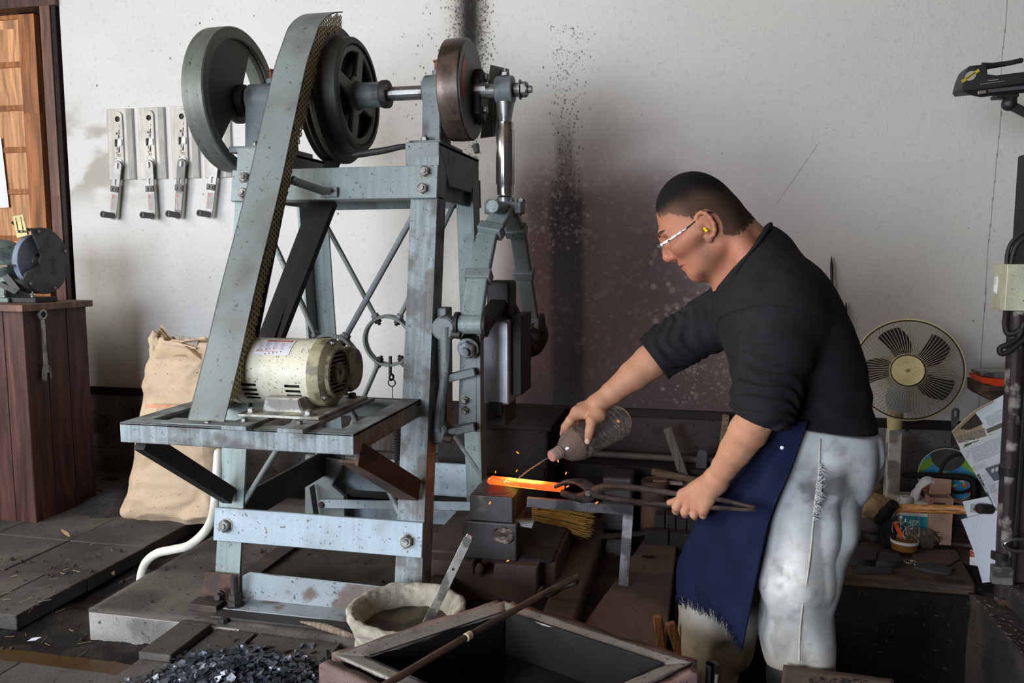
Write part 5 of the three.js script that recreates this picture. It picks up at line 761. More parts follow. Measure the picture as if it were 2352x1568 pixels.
// ---------------------------------------------------------------- clay pot, stirring rule, quench trough
M.clay = worn({ base: [172, 166, 150], alt: [150, 144, 126], altAmt: 0.4, mott: 0.14, specks: 0.02, speckCol: [92, 86, 74], fine: 0.1, seed: 351, rough: 0.95, bump: 0.003, rep: 3 });
M.mud = worn({ base: [84, 76, 54], alt: [66, 60, 44], altAmt: 0.5, mott: 0.25, specks: 0.03, fine: 0.12, seed: 352, rough: 0.7, bump: 0.004, rep: 4, size: 256 });
{ const c = [-0.660, 0, 1.422], t = thing('clay_pot', 'crusted pale clay pot of mud slurry with a metal rule standing in it', 'pot', [-0.66, 0, 1.422]);
  const prof = [[0, 0.004], [0.098, 0], [0.112, 0.012], [0.122, 0.05], [0.130, 0.09], [0.138, 0.118], [0.146, 0.133], [0.145, 0.144], [0.134, 0.149], [0.122, 0.143], [0.114, 0.130], [0.106, 0.108], [0.100, 0.085], [0, 0.078]];
  const pts = new THREE.CatmullRomCurve3(prof.map(([r, y]) => new THREE.Vector3(r, y, 0)), false, 'centripetal').getPoints(90);
  let g = new THREE.LatheGeometry(pts.map((p) => new THREE.Vector2(Math.max(p.x, 0.0001), p.y)), 120); g = rough(g, 0.007, 26, 14, 0.02); g = rough(g, 0.003, 90, 15, 0.02);
  part(t, 'pot_body', g.translate(...c), M.clay);
  part(t, 'mud_slurry', rough(new THREE.CylinderGeometry(0.108, 0.104, 0.016, 60, 2).translate(c[0], 0.092, c[2]), 0.006, 30, 16), M.mud, 'olive-brown mud slurry');
  const s = thing('metal_rule', 'bright metal rule with a punched hole standing slanted in the clay pot', 'rule', [-0.6, 0.09, 1.42]);
  const a = [-0.609, 0.108, 1.4], b = [-0.524, 0.297, 1.36], d = unit(sub(b, a)), ex = unit(cross(d, [0.15, 0.1, 1])), L = len(sub(b, a)) + 0.012;
  part(s, 'rule_blade', plate([[-0.012, -0.03], [0.012, -0.03], [0.011, L], [-0.011, L]], 0.003, a, ex, d, 0.0008, [circlePath(0, L * 0.62, 0.003)]), worn({ base: [160, 158, 152], alt: [104, 100, 90], altAmt: 0.35, altF: 8, mott: 0.1, specks: 0.04, seed: 353, rough: 0.3, metal: 0.85, rep: 5, size: 256 }));
  part(s, 'rule_cap', plate([[-0.009, L], [0.009, L], [0.007, L + 0.010], [-0.007, L + 0.010]], 0.008, add(a, mul(unit(cross(ex, d)), -0.003)), ex, d, 0.001), M.steel);
}
M.troughWood = worn({ base: [146, 116, 112], alt: [112, 92, 86], altAmt: 0.45, altF: 3, mott: 0.2, specks: 0.03, fine: 0.1, seed: 361, rough: 0.9, bump: 0.003, rep: 2 });
M.troughRim = worn({ base: [140, 134, 128], alt: [66, 58, 54], altAmt: 0.42, altF: 4, mott: 0.2, specks: 0.03, fine: 0.08, seed: 362, rough: 0.5, metal: 0.25, bump: 0.001, rep: 2 });
M.troughIn = worn({ base: [36, 34, 35], alt: [110, 110, 114], altAmt: 0.22, altF: 5, mott: 0.3, specks: 0.02, fine: 0.08, seed: 363, rough: 0.45, metal: 0.4, rep: 2 });
{ const A = [-0.41, 0.19, 1.435], B = [-0.689, 0.19, 1.759], C = [0.024, 0.19, 1.632], Dd = add(B, sub(C, A));
  const t = thing('quench_trough', 'dark water-filled quench trough with a bent steel rim at the front edge', 'trough', [-0.35, -0.05, 1.75]);
  const Q = [A, B, Dd, C], cen = mul(add(add(A, B), add(C, Dd)), 0.25), inset = (p, k, y) => { const i = Q.indexOf(p), n = Q[(i + 1) % 4], m = Q[(i + 3) % 4], u = unit(sub(n, p)), w = unit(sub(m, p)), s = Math.sqrt(1 - dot(u, w) ** 2); return [p[0] + (u[0] + w[0]) * k / s, y, p[2] + (u[2] + w[2]) * k / s]; };
  for (let i = 0; i < 4; i++) {
    const p = Q[i], n = Q[(i + 1) % 4], w = i === 0 ? 0.042 : 0.036;
    part(t, 'rim', rough(slabN([[...p.slice(0, 1), 0.190, p[2]], [n[0], 0.190, n[2]], inset(n, w, 0.186), inset(p, w, 0.186)], 0.006, 20), 0.0035, 14, 20 + i), M.troughRim);
    part(t, 'inner_wall', slabN([inset(p, w, 0.188), inset(n, w, 0.188), inset(n, w + 0.004, -0.04), inset(p, w + 0.004, -0.04)], 0.004, 1), M.troughIn);
    part(t, 'outer_wall', rough(slabN([[p[0], 0.182, p[2]], [n[0], 0.182, n[2]], [n[0], -0.05, n[2]], [p[0], -0.05, p[2]]].map((q) => lerp(q, [cen[0], q[1], cen[2]], i === 1 ? -0.04 : 0.01)), 0.03, 24), 0.006, 16, 30 + i), M.troughWood);
  }
  part(t, 'water', slabN(Q.map((p) => inset(p, 0.04, 0.085)), 0.01, 1), phy({ color: 0x12100d, roughness: 0.05, metalness: 0, specularIntensity: 0.6 }), 'still black quench water');
  single('poker_rod', 'long rusty round rod lying across the quench trough rim', 'rod', tube([[-0.557, 0.205, 1.918], [-0.469, 0.206, 1.722], [-0.37, 0.206, 1.515], [-0.311, 0.206, 1.395], [-0.255, 0.206, 1.295]], 0.0075, 10, 60), M.rust, [-0.4, 0.2, 1.6]);
  part(scene.children[scene.children.length - 1], 'rod_band', cyl([-0.44, 0.207, 1.664], [-0.433, 0.207, 1.648], 0.009), worn({ base: [176, 160, 128], mott: 0.1, seed: 364, rough: 0.8, rep: 8, size: 64 }), 'pale band');
}
function slabN(q, t, n) {               // quad slab with n x n cells on both faces, thickness downwards along the normal
  const nn = unit(cross(sub(q[1], q[0]), sub(q[3], q[0]))), s = nn[1] > 0 ? 1 : -1, P = [], I = [], at = (u, v) => lerp(lerp(q[0], q[1], u), lerp(q[3], q[2], u), v), m = Math.max(1, Math.round(n / 4)), W = m + 1, Nn = n + 1;
  for (const f of [0, 1]) for (let j = 0; j <= m; j++) for (let i = 0; i <= n; i++) P.push(...add(at(i / n, j / m), mul(nn, -f * t * (Math.abs(nn[1]) > 0.5 ? s : 1))));
  const F = Nn * W, id = (f, i, j) => f * F + j * Nn + i;
  for (let j = 0; j < m; j++) for (let i = 0; i < n; i++) { I.push(id(0, i, j), id(0, i + 1, j), id(0, i + 1, j + 1), id(0, i, j), id(0, i + 1, j + 1), id(0, i, j + 1)); I.push(id(1, i, j), id(1, i + 1, j + 1), id(1, i + 1, j), id(1, i, j), id(1, i, j + 1), id(1, i + 1, j + 1)); }
  const edge = (a, b) => I.push(a, b, b + F, a, b + F, a + F);
  for (let i = 0; i < n; i++) { edge(id(0, i + 1, 0), id(0, i, 0)); edge(id(0, i, m), id(0, i + 1, m)); } for (let j = 0; j < m; j++) { edge(id(0, 0, j), id(0, 0, j + 1)); edge(id(0, n, j + 1), id(0, n, j)); }
  const g = new THREE.BufferGeometry(); g.setAttribute('position', new THREE.Float32BufferAttribute(P, 3)); g.setIndex(I); return toCreasedNormals(g, 0.6);
}
// ---------------------------------------------------------------- loose things on the ground
{ const h = single('hooked_bar', 'short bent iron bar with a hooked end on the rubble beside the anvil', 'bar', tube([[-0.389, 0.06, 1.044], [-0.396, 0.05, 1.058], [-0.361, 0.06, 1.086], [-0.332, 0.07, 1.055], [-0.292, 0.09, 1.057], [-0.29, 0.11, 1.075]], 0.007, 8, 40), M.iron, [-0.35, 0.05, 0.9]);
  single('dead_stick', 'thin grey dead stick lying on the slab edge beside the clay pot', 'stick', taperTube([[-0.981, 0.042, 1.355], [-0.904, 0.045, 1.374], [-0.825, 0.045, 1.401], [-0.809, 0.04, 1.397]], [0.004, 0.010, 0.008, 0.005], 8), worn({ base: [124, 108, 92], mott: 0.2, grain: 0.4, seed: 371, rough: 0.9, rep: 6, size: 64 }), [-0.9, 0.04, 1.36]);
  single('square_nut', 'small dark square nut on the slab edge above the narrow stones', 'nut', hexNut([-1.188, 0.034, 1.386], [0, 1, 0], 0.02, 0), M.iron, [-1.24, 0.034, 1.4]);
  const lm = std({ color: 0xb79a6c, roughness: 0.9, side: THREE.DoubleSide });
  const leaf = (x, y, z, r, w, l) => { const s = new THREE.Shape(); s.moveTo(0, 0); s.quadraticCurveTo(w, l * 0.4, 0, l); s.quadraticCurveTo(-w, l * 0.5, 0, 0); const g = new THREE.ExtrudeGeometry(s, { depth: 0.0012, bevelEnabled: false, curveSegments: 6 }); const p = g.attributes.position; for (let i = 0; i < p.count; i++) p.setZ(i, p.getZ(i) + Math.abs(p.getX(i)) * 0.6 + p.getY(i) * p.getY(i) * 3); g.computeVertexNormals(); return g.rotateX(-Math.PI / 2 + 0.1).rotateY(r).translate(x, y, z); };
  single('dry_leaf', 'curled dry leaf on the paving tiles before the grinder cabinet', 'leaf', leaf(-2.139, 0.006, 0.851, 1.2, 0.014, 0.06), lm, [-2.1, 0, 0.85]);
  single('dry_leaf', 'torn dry leaf on the earth between the tiles and the concrete slab', 'leaf', leaf(-1.808, -0.032, 1.038, 1.0, 0.016, 0.055), lm, [-1.75, -0.04, 1.1]);
  single('paper_scrap', 'bluish-white paper scrap on the dark earth before the slab corner', 'paper', plate([[0, 0], [0.024, 0.004], [0.030, 0.018], [0.004, 0.014]], 0.001, [-1.73, -0.036, 1.471], [1, 0.1, 0], [0, 0.2, -1], 0), std({ color: 0xc9cbe4, roughness: 0.8 }), [-1.7, -0.04, 1.55]);
  // straw bits and cinders
  const R = rng(61), st = []; for (let i = 0; i < 90; i++) { const x = -2.1 + R() * 0.9, z = 0.9 + R() * 0.75; if (x > -1.62 && z < 1.42) continue; const a = R() * 6.28, l = 0.01 + R() * 0.03, y = (x < -1.81 && z < 1.42 ? 0.004 : earth(x, z) + 0.004); st.push(bar([x, y, z], [x + Math.cos(a) * l, y + (R() - 0.3) * 0.006, z + Math.sin(a) * l], 0.0012, 0.0012, [0, 0.3, 1], 0)); }
  single('straw_bits', 'scattered pale straw bits on the dark earth around the slab', 'straw', st, std({ color: 0xa48f66, roughness: 0.9 }), [-1.8, -0.05, 1.2]).userData.kind = 'stuff';
  const ci = []; for (let i = 0; i < 520; i++) { let x, z; if (i < 200) { x = -2.2 + R() * 0.6; z = 0.9 + R() * 0.75; } else if (i < 300) { x = -1.6 + R() * 0.9; z = 0.5 + R() * 0.9; } else { x = -0.9 + R() * 0.85; z = 0.25 + R() * 1.0; } const y = x > -1.6 && x < -0.67 && z < 1.39 ? 0.036 : (x < -1.81 ? 0.002 : (x < -0.05 ? earth(x, z) : -0.05)); if (x > -0.8 && x < -0.37 && z > 0.45 && z < 1.0) continue; const s = 0.0015 + Math.pow(R(), 4) * 0.008; ci.push(new THREE.IcosahedronGeometry(s, 0).scale(1, 0.7, 1.2).rotateY(R() * 6).rotateX(R()).translate(x, y + s * 0.4, z)); }
  single('cinders', 'scattered black cinders and grit on the earth and slab', 'cinders', ci, M.scale, [-1.2, 0, 1]).userData.kind = 'stuff';
  // heap of forge scale: thin flakes
  const fl = [], fm = worn({ base: [112, 120, 134], alt: [46, 46, 48], altAmt: 0.7, altF: 8, mott: 0.3, specks: 0.02, seed: 372, rough: 0.38, metal: 0.6, rep: 3, size: 256 });
  for (let i = 0; i < 3200; i++) { const gx = (R() + R() + R() - 1.5) * 0.8, gz = (R() + R() + R() - 1.5) * 0.8, x = -0.985 + gx * 0.26, z = 1.66 + gz * 0.20, h = 0.055 * Math.exp(-(gx * gx + gz * gz) * 2.6), r = 0.004 + R() * R() * 0.016;
    const g = new THREE.CircleGeometry(r, 4 + Math.floor(R() * 3)).toNonIndexed(), p = g.attributes.position; for (let k = 0; k < p.count; k++) p.setZ(k, p.getX(k) * p.getX(k) * 12 * (R() < 2 ? 1 : 0)); g.scale(1, 0.5 + R() * 0.5, 1).rotateX(-Math.PI / 2 + (R() - 0.5) * 2.0).rotateY(R() * 6.3).rotateZ((R() - 0.5) * 1.2).translate(x, 0.018 + h * (0.5 + R() * 0.6), z); g.computeVertexNormals(); fl.push(g); }
  fm.side = THREE.DoubleSide;
  const core = rough(new THREE.SphereGeometry(1, 40, 16, 0, Math.PI * 2, 0, Math.PI / 2).scale(0.17, 0.045, 0.12).translate(-0.985, 0.01, 1.66), 0.008, 30, 18);
  single('forge_scale_heap', 'heap of bluish-black forge scale flakes on the narrow stones', 'forge scale', fl.concat([core]), fm, [-0.985, 0, 1.66]).userData.kind = 'stuff';
}
// ---------------------------------------------------------------- back of the forge: dark chest, rail, standing tools
M.soot = worn({ base: [46, 42, 41], spec: 0.4, mott: 0.3, specks: 0.02, speckCol: [80, 76, 72], fine: 0.12, seed: 401, rough: 0.85, rep: 2, size: 256 });
M.oldWood = worn({ base: [112, 92, 70], turn: 1, mott: 0.2, grain: 0.45, specks: 0, seed: 402, rough: 0.75, rep: 3, size: 256 });
M.greyWood = worn({ base: [88, 82, 76], mott: 0.2, grain: 0.45, specks: 0, seed: 403, rough: 0.85, rep: 2, size: 256 });
M.handleWood = worn({ base: [186, 128, 72], turn: 1, mott: 0.15, grain: 0.4, specks: 0, seed: 404, rough: 0.5, rep: 4, size: 256 });
M.benchWood = worn({ base: [84, 70, 58], turn: 1, alt: [56, 48, 42], altAmt: 0.45, mott: 0.2, grain: 0.4, specks: 0.01, seed: 405, rough: 0.8, bump: 0.001, rep: 2 });
M.stoneDark = worn({ base: [66, 66, 68], mott: 0.15, specks: 0.01, fine: 0.08, seed: 406, rough: 0.85, bump: 0.001, rep: 4, size: 256 });
M.plateBrown = worn({ base: [104, 86, 76], alt: [80, 66, 60], altAmt: 0.45, altF: 4, mott: 0.16, specks: 0.02, fine: 0.1, seed: 407, rough: 0.75, metal: 0.1, bump: 0.0012, rep: 1.5 });
{ struct('floor_back', [bx(-0.02, 3.1, -0.2, -0.012, 0.0, 0.40, 0), bx(0.9, 3.1, -0.5, -0.012, 0.40, 0.62, 0)], M.dirt);
  const ch = thing('dark_chest', 'soot-black iron box against the wall behind the anvil', 'chest', [-0.7, 0, 0.18]);
  part(ch, 'chest_body', rough(new RoundedBoxGeometry(0.42, 0.50, 0.36, 6, 0.012).translate(-0.70, 0.135, 0.215), 0.003, 10, 3), M.soot);
  part(ch, 'chest_lid', bx(-0.915, -0.475, 0.372, 0.388, 0.025, 0.405, 0.005), M.soot);
  part(ch, 'front_board', bx(-0.90, -0.50, 0.20, 0.235, 0.395, 0.405, 0.003), M.soot);
  const bd = thing('sill_boards', 'two grey weathered boards along the wall foot behind the hammer frame', 'boards', [-1.2, 0.1, 0.08]);
  part(bd, 'board', bx(-1.5, -0.93, 0.186, 0.275, 0.012, 0.10, 0.004), M.greyWood); part(bd, 'board', bx(-1.5, -0.93, 0.135, 0.183, 0.012, 0.125, 0.004), M.greyWood); part(bd, 'board', bx(-1.5, -0.93, -0.02, 0.130, 0.012, 0.11, 0.004), M.soot);
  single('wall_rail', 'worn round iron rail running low along the sooty wall', 'rail', cyl([-0.46, 0.224, 0.10], [0.34, 0.218, 0.10], 0.013), worn({ base: [92, 82, 76], mott: 0.2, specks: 0.03, fine: 0.1, seed: 411, rough: 0.7, metal: 0.2, rep: 4, size: 128 }), [-0.06, 0.22, 0.1]);
  single('rail_ledge', 'dark ledge under the low wall rail', 'ledge', bx(-0.46, 0.34, 0.15, 0.205, 0.012, 0.20, 0.006), M.soot, [-0.06, 0.18, 0.1]);
  part(scene.children[scene.children.length - 1], 'ledge_foot', bx(-0.46, 0.34, -0.02, 0.15, 0.012, 0.17, 0.004), M.soot);
  single('wooden_batten', 'grey-brown wooden batten leaning on the low wall rail, tallest of the standing tools', 'batten', bar([-0.068, 0.346, 0.13], [0.013, 0.156, 0.26], 0.034, 0.014, [0, 0, 1], 0.004), M.greyWood, [-0.03, 0.25, 0.2]);
  single('paddle_tool', 'round-topped dark flat tool leaning on the wall rail beside the wooden batten', 'tool', plate((() => { const s = new THREE.Shape(); s.absarc(0, 0, 0.019, 0, Math.PI); s.lineTo(-0.022, -0.16); s.lineTo(0.022, -0.16); return s; })(), 0.008, [0.064, 0.254, 0.15], [1, -0.06, 0], [0.1, 1, -0.12], 0.002), M.stoneDark, [0.06, 0.2, 0.16]);
  single('wood_stick', 'tan split stick standing at the wall beside the smith sleeve', 'stick', bar([0.152, 0.394, 0.06], [0.129, 0.188, 0.12], 0.026, 0.018, [0, 0, 1], 0.004), M.oldWood, [0.13, 0.35, 0.08]);
  single('log_piece', 'rough brown log piece lying across the ledge behind the tongs', 'wood', cyl([-0.117, 0.213, 0.28], [0.054, 0.173, 0.24], 0.014, 0.016, 12), M.oldWood, [-0.05, 0.18, 0.26]);
  single('pale_slat', 'short pale dusty slat lying under the brown log piece', 'slat', bar([-0.112, 0.18, 0.3], [-0.006, 0.177, 0.29], 0.012, 0.02, [0, 0, 1], 0.003), worn({ base: [136, 126, 116], mott: 0.25, grain: 0.3, seed: 413, rough: 0.9, rep: 4, size: 64 }), [-0.05, 0.16, 0.3]);
  single('iron_block', 'dark iron block with one bright worn edge behind the tongs', 'block', rough(new RoundedBoxGeometry(0.11, 0.20, 0.14, 5, 0.012).translate(-0.235, 0.115, 0.33), 0.003, 20, 4), M.anvil, [-0.235, 0, 0.33]);
  single('rusty_canister', 'dull red-brown cylindrical canister beside the iron block behind the tongs', 'canister', turned([-0.105, -0.012, 0.30], [0, 1, 0], [[0, 0], [0.05, 0], [0.052, 0.004], [0.052, 0.195], [0.046, 0.2], [0.04, 0.196], [0, 0.194]], 28), M.rust, [-0.105, 0, 0.3]);
  // stacked dark bricks in the back
  const bs = thing('brick_row', 'row of dark sooty bricks standing on edge behind the smith fist', 'bricks', [0.0, 0, 0.25]); const R = rng(8);
  for (let i = 0; i < 8; i++) part(bs, 'brick', bx(-0.10 + i * 0.038, -0.065 + i * 0.038, -0.012, 0.085 + R() * 0.008, 0.33, 0.40, 0.003), M.soot);
  for (let i = 0; i < 4; i++) part(bs, 'brick', bx(-0.13 + i * 0.085, -0.05 + i * 0.085, -0.012, 0.045 + R() * 0.006, 0.42, 0.46, 0.003), M.soot);
  // broom
  const br = thing('straw_broom', 'yellowish straw broom head lying behind the anvil under the steel rest', 'broom', [-0.42, 0.1, 0.58]);
  const st = []; for (let i = 0; i < 420; i++) { const t = R() * 6.283, q = Math.sqrt(R()), sy = Math.sin(t) * q, sz = Math.cos(t) * q; st.push(taperTube([[-0.53, 0.115 + sy * 0.022, 0.56 + sz * 0.03], [-0.45, 0.112 + sy * 0.034, 0.565 + sz * 0.055], [-0.345 + R() * 0.05, 0.095 + sy * 0.04 + (R() - 0.5) * 0.02, 0.57 + sz * 0.08 + (R() - 0.5) * 0.02]], [0.0011, 0.0012, 0.0007], 4, 6)); }
  const sb = part(br, 'straw_bristles', st, std({ color: 0xa5853f, roughness: 0.8 })); sb.userData.kind = 'stuff';
  part(br, 'binding', [turned([-0.49, 0.113, 0.563], [1, -0.05, 0], [[0.026, 0], [0.034, 0], [0.034, 0.004], [0.026, 0.004]], 24).translate(0, 0, 0)], M.black);
  part(br, 'broom_handle', cyl([-0.53, 0.115, 0.56], [-0.70, 0.13, 0.53], 0.011), M.oldWood);
  single('long_bar', 'long dull iron bar lying on the ground behind the brown plank', 'bar', bar([-0.352, 0.03, 0.537], [0.046, 0.035, 0.363], 0.026, 0.010, [0, 1, 0.01], 0.002), M.iron, [-0.15, 0.03, 0.35]);
  single('steel_dish', 'shiny shallow steel dish on the ground under the smith fist', 'dish', turned([0.035, 0.01, 0.248], [0, 1, 0], [[0, 0], [0.045, 0], [0.062, 0.018], [0.060, 0.020], [0.044, 0.004], [0, 0.003]], 32), M.steel, [0.03, 0, 0.25]);
  const pl = thing('cover_plank', 'wide brown dusty plank bridging the gap beside the anvil', 'plank', [-0.12, 0, 0.75]);
  const A = [-0.114, 0.0, 0.301], B = [-0.02, 0.0, 0.342], C = [-0.037, 0.0, 1.187], Dq = [-0.267, 0.0, 1.164];
  part(pl, 'plank_board', rough(slabN([Dq, C, B, A], 0.024, 40), 0.003, 12, 6), M.plateBrown);
  part(pl, 'plank_stain', [rough(new THREE.CircleGeometry(0.018, 20).rotateX(-Math.PI / 2).scale(1.3, 1, 0.7).translate(-0.111, 0.0035, 0.586), 0.0005, 40)], M.soot);
  const stn = single('trench_stone', 'dark edge stone of the trench beside the anvil base', 'stone', rough(new RoundedBoxGeometry(0.10, 0.14, 0.85, 6, 0.014).translate(-0.325, -0.04, 0.72), 0.012, 12, 7), M.anvilBase, [-0.325, 0, 0.72]);
  single('trench_pipe', 'short dark rounded iron pipe lying in the trench behind the rest leg', 'pipe', cyl([-0.258, -0.02, 0.491], [-0.174, -0.02, 0.498], 0.042), M.stoneDark, [-0.2, 0, 0.6]);
  for (const [a, b, lab] of [[[-0.06, 0.08, 1.192], [-0.045, -0.02, 1.196], 'brown wooden tool handle standing in the trench, the one farther from the smith'], [[-0.028, 0.08, 1.225], [0.004, -0.02, 1.22], 'brown wooden tool handle standing in the trench, the one close to the smith trousers']])
    single('tool_handle', lab, 'handle', bar(a, lerp(a, b, 1.3), 0.026, 0.016, [0, 0, 1], 0.006), M.handleWood2 || (M.handleWood2 = worn({ base: [128, 86, 50], mott: 0.2, grain: 0.4, seed: 415, rough: 0.7, rep: 4, size: 64 })), lerp(a, b, 0.5), 'tool handles in the trench');
}
// ---------------------------------------------------------------- bench at the edge of the pit and what lies on it
{ const b = thing('low_bench', 'dark worn plank bench at the pit edge carrying stones, jar and cartons', 'bench', [0.62, 0, 0.5]);
  const s = new THREE.Shape(); s.moveTo(0.02, -0.60); s.lineTo(0.862, -0.60); s.quadraticCurveTo(0.885, -0.60, 0.885, -0.57); s.lineTo(0.905, -0.40); s.lineTo(0.02, -0.40);
  part(b, 'bench_board', plate(s, 0.036, [0, -0.036, 0], [1, 0, 0], [0, 0, -1], 0.004), M.benchWood);
  part(b, 'bench_board', bx(0.02, 1.0, -0.036, -0.003, 0.24, 0.396, 0.004), M.benchWood); part(b, 'bench_board', bx(0.02, 1.1, -0.036, 0.008, 0.03, 0.237, 0.004), M.benchWood);
}
{ // whetstones and plates
  const stone = (name, label, pts, h, mat, y = 0, cat = 'whetstone', grp) => { const c = pts.reduce((a, p) => add(a, mul(p, 1 / pts.length)), [0, 0, 0]); const g = plate(pts.map((p) => [p[0], -p[2]]), h, [0, y, 0], [1, 0, 0], [0, 0, -1], 0.002); return single(name, label, cat, rough(g, 0.0015, 60, 4), mat, [c[0], y, c[2]], grp); };
  stone('whetstone', 'dark grey whetstone slab, the one nearest the smith on the bench', [[0.529, 0.0, 0.521], [0.615, 0.0, 0.502], [0.651, 0.0, 0.368], [0.562, 0.0, 0.38]], 0.022, M.stoneDark, 0);
  stone('whetstone', 'dark grey whetstone block before the juice bottle on the bench', [[0.613, 0.0, 0.51], [0.693, 0.0, 0.493], [0.707, 0.0, 0.413], [0.643, 0.0, 0.419]], 0.02, M.stoneDark, 0);
  stone('whetstone', 'thin broken slate along the bench front under the other stones', [[0.537, 0.0, 0.586], [0.647, 0.0, 0.568], [0.661, 0.0, 0.518], [0.551, 0.0, 0.531]], 0.008, M.stoneDark, 0);
  stone('whetstone', 'long rounded slate piece at the bench front beside the rusty sheet', [[0.726, 0.0, 0.508], [0.773, 0.0, 0.533], [0.821, 0.0, 0.54], [0.85, 0.0, 0.495], [0.805, 0.0, 0.464], [0.745, 0.0, 0.466]], 0.012, M.stoneDark, 0);
  stone('iron_sheet', 'flat brown rusty iron sheet on the bench beside the jar', [[0.725, 0.0, 0.47], [0.832, 0.0, 0.469], [0.903, 0.0, 0.377], [0.912, 0.0, 0.302], [0.777, 0.0, 0.315]], 0.006, M.plateBrown, 0, 'sheet');
  single('rock_lump', 'grey rounded rock on the bench behind the whetstones', 'rock', rough(new THREE.IcosahedronGeometry(0.028, 3).scale(1.1, 0.7, 1).translate(0.666, 0.018, 0.244), 0.01, 30, 5), M.stoneDark, [0.66, 0, 0.27]);
  single('chalk_stick', 'small cream chalk stick on the bench near the smith trousers', 'chalk', cyl([0.584, 0.007, 0.264], [0.611, 0.007, 0.263], 0.006), std({ color: 0xe3d6bb, roughness: 0.9 }), [0.6, 0, 0.28]);
  const s = thing('bent_wire_clip', 'small bright bent wire clip on the bench before the juice bottle', 'clip', [0.742, 0.004, 0.428]);
  const o = [0.724, 0.012, 0.471]; part(s, 'wire_loop', new THREE.TorusGeometry(0.014, 0.0022, 8, 24).scale(1.3, 1, 1).rotateX(-Math.PI / 2).translate(o[0], 0.012, o[2]), M.steel); part(s, 'wire_loop', new THREE.TorusGeometry(0.011, 0.0022, 8, 24).scale(1.7, 1, 1).rotateX(-Math.PI / 2 + 0.1).translate(o[0] + 0.022, 0.010, o[2] + 0.004), M.steel);
  single('wedge_block', 'dark iron wedge block behind the juice bottle', 'block', rough(new RoundedBoxGeometry(0.05, 0.085, 0.06, 4, 0.005).rotateZ(0.2).translate(0.684 + 0.008, 0.044, 0.29), 0.002, 20, 3), M.ironDark, [0.68, 0, 0.29]);
}
{ // bottle with brown liquid
  const c = [0.737, 0.0015, 0.345], t = thing('glass_bottle', 'clear glass juice bottle with white cap, white line print and brown liquid at the bottom', 'bottle', c);
  part(t, 'glass', turned(c, [0, 1, 0], [[0, 0.004], [0.036, 0], [0.043, 0.006], [0.044, 0.02], [0.044, 0.108], [0.042, 0.128], [0.032, 0.148], [0.020, 0.158], [0.018, 0.172], [0.016, 0.172], [0.017, 0.157], [0.030, 0.144], [0.040, 0.126], [0.042, 0.106], [0.042, 0.02], [0.040, 0.008], [0, 0.007]], 44), phy({ color: 0xffffff, transmission: 1, thickness: 0, roughness: 0.03, ior: 1.45 }));
  part(t, 'liquid', turned(c, [0, 1, 0], [[0, 0.008], [0.039, 0.009], [0.0415, 0.02], [0.0415, 0.034], [0, 0.034]], 40), std({ color: 0x9a6a34, roughness: 0.35 }), 'cloudy brown liquid');
  const bm = std({ color: 0xe8e6e0, roughness: 0.5 }); part(t, 'white_band', turned(c, [0, 1, 0], [[0.0444, 0.034], [0.0446, 0.044], [0.0443, 0.044], [0.0441, 0.034]], 44), bm);
  const swirl = (a0, y0, r) => { const P = []; for (let i = 0; i <= 20; i++) { const q = -0.4 + i / 20 * 4.2, a = a0 + Math.cos(q) * r / 0.0446, y = y0 + Math.sin(q) * r; P.push([c[0] + Math.sin(a) * 0.0447, c[1] + y, c[2] + Math.cos(a) * 0.0447]); } return tube(P, 0.0008, 5, 60); };
  part(t, 'white_line_print', [swirl(-0.75, 0.085, 0.026), swirl(0.35, 0.075, 0.032), swirl(-0.15, 0.10, 0.018)], bm);
  const LP = [], LI = []; for (let i = 0; i <= 12; i++) { const q = i / 12, a = -1.05 + q * 0.62, y = 0.108 - q * 0.045; for (const s of [-1, 1]) LP.push(c[0] + Math.sin(a + s * 0.10) * 0.0449, c[1] + y + s * 0.008, c[2] + Math.cos(a + s * 0.10) * 0.0449); } for (let i = 0; i < 12; i++) { const k = i * 2; LI.push(k, k + 2, k + 1, k + 1, k + 2, k + 3); }
  const lg = new THREE.BufferGeometry(); lg.setAttribute('position', new THREE.Float32BufferAttribute(LP, 3)); lg.setIndex(LI); lg.computeVertexNormals(); part(t, 'orange_label_strip', lg, std({ color: 0xe8571c, roughness: 0.5, side: THREE.DoubleSide }));
  part(t, 'cap', turned(add(c, [0, 0.166, 0]), [0, 1, 0], [[0.018, 0], [0.0225, 0], [0.0225, 0.022], [0.020, 0.026], [0, 0.026]], 32), M.whitePlastic);
}
